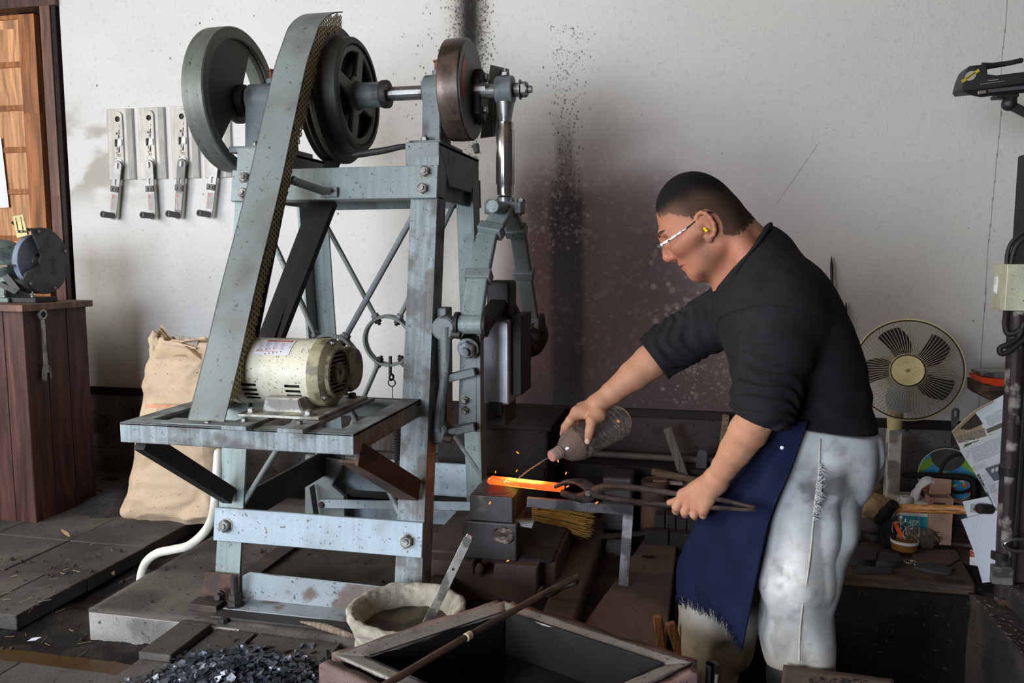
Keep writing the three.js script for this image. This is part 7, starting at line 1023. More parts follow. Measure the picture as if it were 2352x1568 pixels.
// ---------------------------------------------------------------- newspapers and sheets tucked behind the peeling pole
{ const G = { kyo: ['10,20 50,20', '30,8 30,38', '5,38 55,38', '55,10 8,60', '15,52 48,52 30,65', '30,60 30,95 22,90', '8,75 52,72', '68,8 56,40', '62,28 98,28', '86,28 56,95', '62,45 98,95'],
  iku: ['50,3 50,15', '8,16 92,16', '45,18 25,36 80,34', '66,26 82,40', '26,46 26,90 20,97', '26,46 76,46 76,96 66,92', '26,61 76,61', '26,75 76,75'],
  mu: ['28,5 12,25', '22,16 92,16', '8,42 95,42', '12,66 92,66', '28,16 28,66', '46,16 46,66', '62,16 62,66', '80,16 80,66', '18,76 10,95', '38,78 42,94', '60,78 65,94', '80,76 92,95'],
  sho: ['25,5 8,45', '18,30 18,95', '66,3 66,18', '48,6 54,18', '84,6 78,18', '36,32 36,22 96,22 94,32', '50,30 50,42 82,42 82,30 50,30', '44,50 44,82 88,82 88,50 44,50', '44,60 88,60', '44,71 88,71', '56,84 40,96', '76,84 92,96'],
  ka: ['32,5 8,50', '22,32 22,95', '85,20 50,50', '50,8 50,85 56,92 90,92 92,75'], ni: ['20,10 16,50 22,90', '48,28 85,26', '46,72 55,85 90,82'],
  kesu: ['12,12 24,22', '6,38 18,48', '22,62 8,95', '62,5 62,35', '42,12 50,28', '86,10 76,28', '42,40 42,95', '42,40 86,40 86,95 78,92', '42,56 86,56', '42,70 86,70'],
  hi: ['40,3 40,40', '58,3 58,48', '18,10 82,10 82,22 20,22 18,34 88,34 84,44', '28,50 28,82 74,82 74,50 28,50', '28,60 74,60', '28,71 74,71', '40,84 15,97', '62,84 86,97'],
  zei: ['40,6 12,14', '5,32 46,32', '27,12 27,95', '26,36 6,70', '28,40 46,62', '60,6 68,20', '88,6 80,20', '58,28 58,52 92,52 92,28 58,28', '68,54 62,80 48,94', '80,54 80,90 98,92 98,78'],
  ryu: ['12,12 24,22', '6,38 18,48', '22,62 8,95', '64,3 64,14', '36,17 96,17', '60,20 44,42 88,40', '76,30 92,46', '46,54 44,80 34,94', '64,54 64,92', '82,54 82,88 97,90 97,78'],
  yo: ['22,10 22,70 10,95', '22,10 84,10 84,95 74,92', '22,35 84,35', '22,58 84,58', '52,10 52,95'], ura: ['50,4 50,18', '12,40 12,22 88,22 84,50 55,94'], bar: ['8,50 92,50'], wa: ['28,20 12,85', '70,20 90,85', '78,6 86,16', '90,4 98,14'] };
  const glyph = (c, k, x, y, s, a) => { c.save(); c.translate(x, y); c.rotate(a); c.scale(s / 100, s / 100); c.lineWidth = 12; for (const l of G[k]) { c.beginPath(); l.split(' ').forEach((p, i) => { const [u, v] = p.split(',').map(Number); i ? c.lineTo(u - 50, v - 50) : c.moveTo(u - 50, v - 50); }); c.stroke(); } c.restore(); };
  const R = rng(5), fine = (c, x0, y0, w, h, a, pitch, size) => { c.save(); c.translate(x0, y0); c.rotate(a); c.fillStyle = '#6e7076'; for (let y = 0; y < h; y += pitch) for (let x = 0; x < w; x += size * 1.25) if (R() > 0.12) c.fillRect(x, y, size * (0.5 + R() * 0.4), pitch * (0.35 + R() * 0.25)); c.restore(); };
  const sheet = (t, name, pts, map, bb, th = 0.0008) => { const g = slab3(pts, th, 0), p = g.attributes.position, uv = new Float32Array(p.count * 2); for (let i = 0; i < p.count; i++) { uv[2 * i] = (p.getX(i) - bb[0]) / (bb[1] - bb[0]); uv[2 * i + 1] = (p.getY(i) - bb[2]) / (bb[3] - bb[2]); } g.setAttribute('uv', new THREE.BufferAttribute(uv, 2)); return part(t, name, keepUV(g), std({ map, roughness: 0.85 })); };
  const bbox = (pts) => [Math.min(...pts.map((p) => p[0])), Math.max(...pts.map((p) => p[0])), Math.min(...pts.map((p) => p[1])), Math.max(...pts.map((p) => p[1]))];
  const t = thing('newspaper', 'folded newspaper with colour photos and rows of text tucked behind the peeling pole', 'newspaper', [0.878, 0.414, 0.6]);
  // upper fold: brown photo, white column, photo strip
  const U = [[0.786, 0.475, 0.605], [0.812, 0.422, 0.605], [0.951, 0.479, 0.59], [0.947, 0.604, 0.585], [0.844, 0.54, 0.6]], ub = bbox(U);
  const ut = canvasTex(512, 512, (c, w, h) => { const X = (x) => (x - 2187) / 137 * w, Y = (y) => (y - 897) / 135 * h, poly = (f, ...q) => { c.fillStyle = f; c.beginPath(); q.forEach(([x, y], i) => (i ? c.lineTo(X(x), Y(y)) : c.moveTo(X(x), Y(y)))); c.fill(); };
    c.fillStyle = '#e2e1da'; c.fillRect(0, 0, w, h); poly('#b19a7c', [2187, 992], [2237, 944], [2262, 988], [2198, 1010]); poly('#3d352c', [2205, 985], [2240, 950], [2262, 972], [2225, 988]); poly('#8f8574', [2194, 1004], [2262, 982], [2268, 1000], [2204, 1018]); for (let i = 0; i < 240; i++) { c.fillStyle = ['#4d4438', '#a08a6c', '#cfc3ae', '#6e6556'][i % 4]; c.fillRect(X(2198 + R() * 64), Y(985 + R() * 22 - 0), 5, 4); }
    poly('#dfe5ea', [2238, 943], [2324, 897], [2322, 955], [2266, 985]); fine(c, X(2262), Y(958), 210, 90, -0.46, 9, 4); poly('#6a675e', [2266, 985], [2322, 960], [2322, 972], [2270, 994]); poly('#9db05a', [2272, 996], [2322, 980], [2322, 990], [2276, 1006]); poly('#c9c9c2', [2290, 1000], [2322, 985], [2322, 992], [2300, 1010]);
    poly('#e6e4dc', [2204, 1018], [2268, 1000], [2272, 1012], [2208, 1032]); poly('#4f6b52', [2216, 1020], [2262, 1006], [2266, 1014], [2220, 1028]); for (let i = 0; i < 40; i++) { c.fillStyle = ['#c9643c', '#e6e0d2', '#2f3a30', '#5f8a5a', '#b0845c'][i % 5]; c.fillRect(X(2214 + R() * 50), Y(1004 + R() * 22), 12, 10); } });
  sheet(t, 'photo_page', U, ut, ub);
  part(t, 'folded_edge', tube([[0.787, 0.476, 0.606], [0.811, 0.506, 0.608], [0.844, 0.539, 0.603], [0.894, 0.571, 0.596]], 0.003, 8, 30), std({ color: 0xb5a081, roughness: 0.85 }));
  // lower fold: text page with a headline
  const Lq = [[0.806, 0.423, 0.615], [0.857, 0.347, 0.615], [0.909, 0.253, 0.612], [0.958, 0.252, 0.6], [0.949, 0.503, 0.597], [0.884, 0.465, 0.608]], lb = bbox(Lq);
  const lt = canvasTex(768, 1024, (c, w, h) => { const X = (x) => (x - 2204) / 120 * w, Y = (y) => (y - 975) / 189 * h; c.fillStyle = '#dcdfe1'; c.fillRect(0, 0, w, h);
    fine(c, X(2228), Y(1032), 660, 190, -0.36, 15, 7); fine(c, X(2232), Y(1075), 210, 60, -0.40, 14, 7); c.fillStyle = '#b9bcbf'; c.save(); c.translate(X(2262), Y(1075)); c.rotate(-0.38); c.fillRect(0, 0, 420, 5); c.restore();
    c.fillStyle = '#63666a'; c.beginPath(); [[2262, 1076], [2324, 1052], [2324, 1092], [2284, 1104]].forEach(([x, y], i) => (i ? c.lineTo(X(x), Y(y)) : c.moveTo(X(x), Y(y)))); c.fill(); c.fillStyle = '#c4c6c8'; for (let i = 0; i < 5; i++) { c.beginPath(); c.ellipse(X(2280 + i * 9), Y(1080 - i * 3), 22, 30, 0.4, 0, 7); c.fill(); }
    fine(c, X(2256), Y(1092), 130, 260, -0.40, 13, 6); fine(c, X(2272), Y(1116), 330, 260, -0.42, 16, 7);
    c.strokeStyle = '#2a2b2e'; c.lineCap = 'round'; ['kyo', 'iku', 'mu', 'sho', 'ka', 'ni', 'kesu', 'hi', 'zei', 'ryu', 'yo'].forEach((k, i) => glyph(c, k, mix(X(2249), X(2282), i / 10), mix(Y(1092), Y(1160), i / 10), 46, -0.48));
    ['ura', 'bar', 'wa'].forEach((k, i) => glyph(c, k, X(2224) - i * 6 + (i === 1 ? 3 : 0), Y(1040) + i * 30, 30, -0.3)); });
  sheet(t, 'text_page', Lq, lt, lb);
  // plain sheets
  const s1 = thing('printed_sheet', 'white printed sheet with a small grey picture behind the black tool handle', 'paper', [0.888, 0.239, 0.6]); const P1 = [[0.825, 0.263, 0.61], [0.842, 0.212, 0.61], [0.958, 0.22, 0.6], [0.953, 0.298, 0.6]], b1 = bbox(P1);
  sheet(s1, 'sheet', P1, canvasTex(256, 128, (c, w, h) => { c.fillStyle = '#dfe3e8'; c.fillRect(0, 0, w, h); c.strokeStyle = '#b9c0c8'; c.lineWidth = 2; c.strokeRect(18, 14, 220, 110); c.fillStyle = '#a7acb2'; c.fillRect(44, 60, 60, 40); }), b1);
  const s2 = thing('blank_sheet', 'large blank white sheet speckled with soot hanging beside the pole', 'paper', [0.888, 0.124, 0.62]); const P2 = [[0.816, 0.215, 0.635], [0.853, 0.125, 0.637], [0.883, 0.025, 0.64], [0.92, 0.031, 0.632], [0.928, 0.249, 0.62]], b2 = bbox(P2);
  sheet(s2, 'sheet', P2, canvasTex(256, 512, (c, w, h) => { c.fillStyle = '#e6e9f2'; c.fillRect(0, 0, w, h); const q = rng(3); for (let i = 0; i < 130; i++) { c.fillStyle = 'rgba(90,88,88,' + (0.3 + q() * 0.5) + ')'; c.fillRect(q() * w, q() * h, 1 + q() * 3, 1 + q() * 3); } c.strokeStyle = '#d2d6e0'; c.lineWidth = 3; c.beginPath(); c.moveTo(120, 0); c.lineTo(90, 200); c.lineTo(150, 512); c.stroke(); }), b2);
  const s3 = thing('red_card', 'small white card with red print half hidden behind the blank sheet', 'card', [0.866, 0.087, 0.6]); const P3 = [[0.853, 0.115, 0.61], [0.855, 0.068, 0.61], [0.878, 0.065, 0.61], [0.875, 0.117, 0.61]];
  sheet(s3, 'card_sheet', P3, canvasTex(64, 128, (c, w, h) => { c.fillStyle = '#e4ddd6'; c.fillRect(0, 0, w, h); c.fillStyle = '#a84a3c'; c.fillRect(0, 0, w, 60); c.fillStyle = '#e4ddd6'; for (let i = 0; i < 6; i++) c.fillRect(4 + (i * 13) % 40, 8 + i * 8, 12, 4); }), bbox(P3));
}
// ---------------------------------------------------------------- distance fields and their surface
const smin = (a, b, k) => { const h = Math.max(k - Math.abs(a - b), 0) / k; return Math.min(a, b) - h * h * k * 0.25; };
const smax = (a, b, k) => -smin(-a, -b, k);
function cap(a, b, ra, rb) {           // tapered capsule
  const d = sub(b, a), L2 = dot(d, d);
  return (p) => { const q = [p[0] - a[0], p[1] - a[1], p[2] - a[2]], t = Math.min(1, Math.max(0, (q[0] * d[0] + q[1] * d[1] + q[2] * d[2]) / L2)); return Math.hypot(q[0] - d[0] * t, q[1] - d[1] * t, q[2] - d[2] * t) - (ra + (rb - ra) * t); };
}
const chain = (pts, rad) => { const c = []; for (let i = 0; i < pts.length - 1; i++) c.push(cap(pts[i], pts[i + 1], rad[i], rad[i + 1])); return c; };
const blend = (list, k) => (p) => { let d = list[0](p); for (let i = 1; i < list.length; i++) d = smin(d, list[i](p), k); return d; };
const ell = (p, c, r) => { const x = (p[0] - c[0]) / r[0], y = (p[1] - c[1]) / r[1], z = (p[2] - c[2]) / r[2], k0 = Math.hypot(x, y, z), k1 = Math.hypot(x / r[0], y / r[1], z / r[2]); return k1 > 1e-9 ? k0 * (k0 - 1) / k1 : -Math.min(...r); };
function surface(f, lo, hi, cell, color) {     // naive surface nets
  const n = [0, 1, 2].map((i) => Math.ceil((hi[i] - lo[i]) / cell) + 1), N = n[0] * n[1] * n[2], v = new Float32Array(N), id = new Int32Array(N).fill(-1), P = [], I = [], C = [];
  const k = (x, y, z) => (z * n[1] + y) * n[0] + x;
  for (let z = 0; z < n[2]; z++) for (let y = 0; y < n[1]; y++) for (let x = 0; x < n[0]; x++) v[k(x, y, z)] = f([lo[0] + x * cell, lo[1] + y * cell, lo[2] + z * cell]);
  const E = [[0, 1], [2, 3], [4, 5], [6, 7], [0, 2], [1, 3], [4, 6], [5, 7], [0, 4], [1, 5], [2, 6], [3, 7]];
  for (let z = 0; z < n[2] - 1; z++) for (let y = 0; y < n[1] - 1; y++) for (let x = 0; x < n[0] - 1; x++) {
    const c = [], o = k(x, y, z); let m = 0; for (let i = 0; i < 8; i++) { const q = v[o + (i & 1) + ((i >> 1) & 1) * n[0] + (i >> 2) * n[0] * n[1]]; c.push(q); if (q < 0) m++; }
    if (m === 0 || m === 8) continue;
    let s = [0, 0, 0], w = 0; for (const [a, b] of E) if ((c[a] < 0) !== (c[b] < 0)) { const t = c[a] / (c[a] - c[b]); s[0] += mix(a & 1, b & 1, t); s[1] += mix((a >> 1) & 1, (b >> 1) & 1, t); s[2] += mix(a >> 2, b >> 2, t); w++; }
    id[o] = P.length / 3; P.push(lo[0] + (x + s[0] / w) * cell, lo[1] + (y + s[1] / w) * cell, lo[2] + (z + s[2] / w) * cell);
  }
  const sx = 1, sy = n[0], sz = n[0] * n[1];
  for (let z = 1; z < n[2] - 1; z++) for (let y = 1; y < n[1] - 1; y++) for (let x = 1; x < n[0] - 1; x++) {
    const o = k(x, y, z), a = v[o] < 0;
    for (const [d, u, w] of [[sx, sy, sz], [sy, sz, sx], [sz, sx, sy]]) if (a !== (v[o + d] < 0)) { const A = id[o], B = id[o - u], Cc = id[o - u - w], D = id[o - w]; if (A < 0 || B < 0 || Cc < 0 || D < 0) continue; if (a) I.push(A, B, Cc, A, Cc, D); else I.push(A, Cc, B, A, D, Cc); }
  }
  const g = new THREE.BufferGeometry(), nr = new Float32Array(P.length), e = cell * 0.5; g.setAttribute('position', new THREE.Float32BufferAttribute(P, 3)); g.setIndex(I);
  for (let i = 0; i < P.length; i += 3) { const p = [P[i], P[i + 1], P[i + 2]], q = unit([f([p[0] + e, p[1], p[2]]) - f([p[0] - e, p[1], p[2]]), f([p[0], p[1] + e, p[2]]) - f([p[0], p[1] - e, p[2]]), f([p[0], p[1], p[2] + e]) - f([p[0], p[1], p[2] - e])].map((t) => t || 1e-9)); nr.set(q, i); if (color) C.push(...color(p)); }
  g.setAttribute('normal', new THREE.BufferAttribute(nr, 3)); if (color) g.setAttribute('color', new THREE.Float32BufferAttribute(C, 3));
  return g;
}
const nz = (p, f, s) => noise3(p[0] * f, p[1] * f, p[2] * f, s), nf = (p, f, s) => (nz(p, f, s) + 0.55 * nz(p, f * 2.1, s + 1) + 0.3 * nz(p, f * 4.3, s + 2) + 0.18 * nz(p, f * 9, s + 3)) * 0.75;
// ---------------------------------------------------------------- the smith
const J = {
  head: [0.044, 1.076, 1.256], neckBase: [0.154, 0.978, 1.242], neckTop: [0.087, 1.046, 1.25],
  shL: [0.199, 0.878, 1.418], elL: [0.152, 0.688, 1.521], wrL: [0.07, 0.503, 1.4],
  shR: [0.128, 0.874, 1.105], elR: [-0.048, 0.764, 1.073], wrR: [-0.226, 0.615, 1.129],
  chL: [0.188, 0.881, 1.327], chR: [0.198, 0.871, 1.172], rbL: [0.228, 0.796, 1.328], rbR: [0.24, 0.78, 1.183], wsL: [0.255, 0.707, 1.321], wsR: [0.267, 0.687, 1.197], plL: [0.284, 0.614, 1.325], plR: [0.288, 0.588, 1.203],
  hpL: [0.302, 0.553, 1.358], thL: [0.27, 0.415, 1.386], knL: [0.255, 0.297, 1.407], clL: [0.252, 0.166, 1.396], anL: [0.262, 0.001, 1.376],
  hpR: [0.267, 0.513, 1.185], thR: [0.185, 0.315, 1.204], knR: [0.085, 0.124, 1.227], clR: [0.083, 0.023, 1.207], anR: [0.088, -0.153, 1.184],
};
const S = thing('person', 'man with glasses in black shirt, navy apron and dirty white trousers bending over the anvil', 'person', [J.anL[0], -0.4, J.anL[2]]);
// head frame: forward, up, left
const hp = 29.5 * Math.PI / 180, HF = [-Math.cos(hp), -Math.sin(hp), -0.03], HU = [-Math.sin(hp), Math.cos(hp), 0], HL = [-0.03 * 0.87, 0, 1];
const toH = (p) => { const q = sub(p, J.head); return [dot(q, HF), dot(q, HU), dot(q, HL)]; }, fromH = (f, u, l) => add(J.head, add(add(mul(HF, f), mul(HU, u)), mul(HL, l)));
const cE1 = cap([0.103, 0.034, 0], [0.088, 0.030, 0.046], 0.013, 0.010), cN = cap([0.106, 0.012, 0], [0.1185, -0.019, 0], 0.0085, 0.0138), cN2 = cap([0.106, 0.020, 0], [0.106, -0.024, 0], 0.012, 0.014), cZ = cap([0.082, -0.008, 0.044], [0.030, -0.004, 0.070], 0.020, 0.012), cJ = cap([0.072, -0.084, 0.012], [0.002, -0.052, 0.058], 0.022, 0.019), cL1 = cap([0.1005, -0.0490, 0], [0.086, -0.0535, 0.023], 0.0066, 0.0034), cL2 = cap([0.0980, -0.0605, 0], [0.085, -0.0575, 0.021], 0.0076, 0.0036);
const cEarO = (() => { const c = []; const pts = []; for (let i = 0; i <= 9; i++) { const a = -2.3 + i / 9 * 4.6; pts.push([0.008 - 0.0165 * Math.cos(a), 0.002 + 0.030 * Math.sin(a), 0.083 + 0.006 * Math.cos(a)]); } for (let i = 0; i < 9; i++) c.push(cap(pts[i], pts[i + 1], 0.0046, 0.0046)); return c; })();
function headSDF(p) {
  const q = toH(p); const l = Math.abs(q[2]), s = [q[0], q[1], l];
  let d = ell(s, [0.0165, 0.043, 0], [0.0865, 0.094, 0.076]);
  d = smin(d, ell(s, [0.000, 0.015, 0], [0.070, 0.075, 0.071]), 0.03);
  d = smin(d, ell(s, [0.048, -0.018, 0], [0.056, 0.085, 0.060]), 0.03);
  d = smin(d, cJ(s), 0.03); d = smin(d, ell(s, [0.074, -0.086, 0], [0.020, 0.018, 0.024]), 0.02);
  d = smin(d, cE1(s), 0.012); d = smin(d, cZ(s), 0.025);
  d = smax(d, -ell(s, [0.113, 0.012, 0.034], [0.022, 0.013, 0.018]), 0.012);
  d = smin(d, ell(s, [0.084, 0.011, 0.034], [0.0145, 0.0125, 0.0145]), 0.004);
  d = smin(d, cN2(s), 0.012); d = smin(d, cN(s), 0.010); d = smin(d, ell(s, [0.106, -0.024, 0.0135], [0.012, 0.0095, 0.0085]), 0.007);
  d = smax(d, -ell(s, [0.113, -0.0335, 0.0075], [0.005, 0.004, 0.0036]), 0.003);
  d = smin(d, ell(s, [0.082, -0.053, 0], [0.017, 0.024, 0.028]), 0.012);
  d = smin(d, cL1(s), 0.005); d = smin(d, cL2(s), 0.005); d = smax(d, -ell(s, [0.107, -0.0551, 0], [0.012, 0.0011, 0.024]), 0.003);
  let e = ell(s, [0.008, 0.000, 0.078], [0.0175, 0.030, 0.0055]); e = smax(e, -ell(s, [0.014, -0.005, 0.0865], [0.0085, 0.014, 0.0075]), 0.004);
  for (const c of cEarO) e = smin(e, c(s), 0.003); e = smin(e, ell(s, [0.017, -0.029, 0.080], [0.009, 0.011, 0.005]), 0.005); e = smin(e, ell(s, [0.025, -0.008, 0.0815], [0.004, 0.007, 0.004]), 0.004);
  return smin(d, e, 0.005);
}
const neckC = [cap(fromH(-0.022, -0.012, 0), J.neckBase, 0.062, 0.074), cap(fromH(0.010, -0.058, 0.0), add(J.neckBase, [-0.045, -0.045, 0]), 0.044, 0.055), cap(fromH(-0.035, -0.02, 0.045), add(J.neckBase, [0.0, -0.02, 0.08]), 0.022, 0.04), cap(fromH(-0.035, -0.02, -0.045), add(J.neckBase, [0.0, -0.02, -0.08]), 0.022, 0.04)];
const torsoC = [...chain([J.neckBase, J.chL, J.rbL, J.wsL, J.plL], [0.066, 0.105, 0.116, 0.118, 0.120]), ...chain([J.neckBase, J.chR, J.rbR, J.wsR, J.plR], [0.066, 0.105, 0.114, 0.116, 0.118]), cap(J.neckBase, J.shL, 0.062, 0.066), cap(J.neckBase, J.shR, 0.062, 0.062)];
const armLC = chain([J.shL, lerp(J.shL, J.elL, 0.45), J.elL], [0.062, 0.050, 0.036]);
const armRC = chain([J.shR, lerp(J.shR, J.elR, 0.45), J.elR], [0.060, 0.050, 0.038]);
const legC = [...chain([J.hpL, J.thL, J.knL, J.clL, J.anL], [0.098, 0.086, 0.064, 0.056, 0.042]), ...chain([J.hpR, J.thR, J.knR, J.clR, J.anR], [0.098, 0.085, 0.064, 0.054, 0.042])];
const chainMin = (c, k = 0.006) => blend(c, k), bodyT = blend([...torsoC, ...neckC], 0.03), bodyArms = [armLC, armRC, legC].map((c) => chainMin(c)), bodySDF = (p) => smin(smin(bodyT(p), smin(bodyArms[0](p), bodyArms[1](p), 0.01), 0.02), bodyArms[2](p), 0.02) + 0.012;
// hands: [points, radii]
const hand = (fingers, palm, k) => { const fs = fingers.map(([pts, r]) => blend(chain(pts, r), 0.003)), pm = blend(palm, 0.010); return (p) => { let d = pm(p); let f = fs[0](p); for (let i = 1; i < fs.length; i++) { const g = fs[i](p); f = Math.min(f, g); } return smin(d, f, k); }; };
const LH = { i: [-0.001, 0.448, 1.342], m: [0.013, 0.442, 1.357], r: [0.028, 0.434, 1.372], p: [0.044, 0.429, 1.386] };
const handL = hand([
  [[LH.i, [-0.016, 0.418, 1.343], [-0.017, 0.4, 1.317], [-0.009, 0.401, 1.284]], [0.0115, 0.0112, 0.0100, 0.0088]],
  [[LH.m, [0.003, 0.413, 1.36], [0.004, 0.399, 1.333], [0.011, 0.404, 1.3]], [0.0110, 0.0108, 0.0098, 0.0088]],
  [[LH.r, [0.023, 0.411, 1.372], [0.026, 0.4, 1.346], [0.03, 0.406, 1.316]], [0.0104, 0.0100, 0.0093, 0.0083]],
  [[LH.p, [0.044, 0.413, 1.377], [0.046, 0.406, 1.354], [0.048, 0.41, 1.331]], [0.0096, 0.0091, 0.0085, 0.0078]],
  [[[0.04, 0.468, 1.354], [0.014, 0.436, 1.306], [-0.015, 0.414, 1.284], [-0.034, 0.409, 1.284]], [0.016, 0.0125, 0.0105, 0.0075]],
], [cap(J.wrL, LH.i, 0.0245, 0.0142), cap(J.wrL, LH.m, 0.0245, 0.0145), cap(J.wrL, LH.r, 0.0240, 0.0136), cap(J.wrL, LH.p, 0.024, 0.0125), cap(J.wrL, [0.028, 0.465, 1.346], 0.021, 0.0185)], 0.009);
const RH = { i: [-0.278, 0.595, 1.148], m: [-0.272, 0.599, 1.115], r: [-0.259, 0.596, 1.087], p: [-0.243, 0.59, 1.065] };
const handR = hand([
  [[RH.i, [-0.296, 0.574, 1.164], [-0.31, 0.555, 1.154], [-0.32, 0.531, 1.133]], [0.0150, 0.0122, 0.0105, 0.0085]],
  [[RH.m, [-0.295, 0.574, 1.097], [-0.305, 0.545, 1.077], [-0.306, 0.513, 1.07]], [0.0140, 0.0118, 0.0105, 0.009]],
  [[RH.r, [-0.28, 0.571, 1.063], [-0.285, 0.54, 1.047], [-0.283, 0.515, 1.044]], [0.0130, 0.0112, 0.010, 0.0085]],
  [[RH.p, [-0.255, 0.567, 1.038], [-0.259, 0.543, 1.026], [-0.258, 0.52, 1.023]], [0.0118, 0.010, 0.009, 0.008]],
  [[[-0.223, 0.592, 1.156], [-0.238, 0.579, 1.175], [-0.242, 0.552, 1.178], [-0.247, 0.525, 1.174]], [0.021, 0.0150, 0.0122, 0.0098]],
], [cap(J.wrR, RH.i, 0.0220, 0.0165), cap(J.wrR, RH.m, 0.0220, 0.0160), cap(J.wrR, RH.r, 0.0215, 0.0150), cap(J.wrR, RH.p, 0.021, 0.014), cap(J.wrR, [-0.224, 0.59, 1.147], 0.021, 0.0185), cap([-0.263, 0.593, 1.15], [-0.224, 0.59, 1.147], 0.016, 0.0175)], 0.010);
const skinAt = (r, g, b) => { const c = new THREE.Color().setRGB(r / 255, g / 255, b / 255, THREE.SRGBColorSpace); return [c.r, c.g, c.b]; };
const SK = skinAt(184, 136, 106), SKF = skinAt(166, 112, 84), RED = skinAt(176, 104, 86), LIP = skinAt(164, 84, 78), STUB = skinAt(104, 76, 62), NAIL = skinAt(214, 172, 150);
const handCol = (kn, nail) => (p) => { let c = mix3(SK, RED, 0.10 + 0.6 * nf(p, 40, 3)); for (const k of kn) c = mix3(c, RED, 0.65 * Math.exp(-Math.pow(len(sub(p, k)) / 0.017, 2))); return mix3(c, skinAt(150, 104, 82), Math.max(0, nz(p, 160, 5)) * 0.35); };
const headCol = (p) => {
  const q = toH(p), l = Math.abs(q[2]); let c = mix3(SKF, RED, Math.max(0, 0.2 + nf(p, 40, 7) * 1.2));
  c = mix3(c, RED, 0.4 * Math.exp(-Math.pow((q[0] - 0.112) / 0.02, 2) - Math.pow((q[1] + 0.018) / 0.02, 2)));
  const lip = Math.exp(-Math.pow((q[1] + 0.0556) / 0.0068, 4)) * step(0.083, 0.094, q[0]) * (1 - step(0.016, 0.024, l)); c = mix3(c, LIP, 0.85 * lip);
  c = mix3(c, skinAt(70, 40, 36), Math.exp(-Math.pow((q[1] + 0.0551) / 0.0012, 2)) * step(0.086, 0.094, q[0]) * 0.8);
  const beard = step(0.02, 0.05, -q[1] - 0.03 + 0.3 * (0.05 - q[0])) * (1 - step(0.095, 0.104, q[0])) * step(-0.03, 0.0, q[0] + 0.01) * step(-0.115, -0.03, -(-q[1])) ;
  const jaw = Math.exp(-Math.pow((q[0] - 0.035) / 0.03, 2) - Math.pow((q[1] + 0.055) / 0.035, 2)); c = mix3(c, STUB, Math.min(0.75, jaw * 0.55 + 0) * (0.8 + nz(p, 300, 9))); c = mix3(c, skinAt(58, 42, 34), Math.min(0.85, 0.95 * Math.exp(-Math.pow((q[0] - 0.072) / 0.017, 2) - Math.pow((q[1] + 0.096) / 0.012, 2)) * (0.75 + 1.2 * nz(p, 260, 10)))); c = mix3(c, skinAt(96, 70, 56), 0.5 * Math.exp(-Math.pow((q[0] - 0.030 - (q[1] < -0.03 ? -(q[1] + 0.03) * 0.35 : 0)) / 0.016, 2)) * step(0.06, 0.02, Math.abs(q[1] + 0.035)) * (0.7 + nz(p, 280, 12)));
  c = mix3(c, skinAt(120, 72, 58), step(0.36, 0.48, nz(p, 120, 11)) * 0.5);
  c = mix3(c, skinAt(84, 64, 52), Math.min(1, hairMask(q) * 1.3) * 0.9);
  return c;
};
// closely cropped hair: where it grows, 0..1
function hairMask(q) {
  const [f, u, l0] = q, l = Math.abs(l0);
  const front = 0.088 + 0.012 * Math.sin(l * 60) - (u < 0.085 ? (0.085 - u) * 0.75 : -(u - 0.085) * 0.9);          // hairline from the forehead back to the temple
  let m = step(0.014, -0.02, f - front + 0.01 * noise3(f * 90, u * 90, l0 * 90, 78)) * step(0.005, 0.05, u + (f < 0 ? 0.082 + Math.min(0, f + 0.02) * 0.2 : f > 0.03 ? -0.012 + (f - 0.03) * 0.2 : 0.082 - f * 2.6));
  const ear = Math.hypot((f - 0.006) / 0.030, (u + 0.004) / 0.040); if (l > 0.06) m *= step(0.92, 1.12, ear);
  if (l > 0.05 && f > 0.008 && u < 0.0) m *= step(-0.014, 0.0, u);
  const n = noise3(f * 260, u * 260, l0 * 260, 77);
  return Math.max(0, Math.min(1, m * (1 + 0) + n * 0.55 * m * (1 - m) * 4));
}
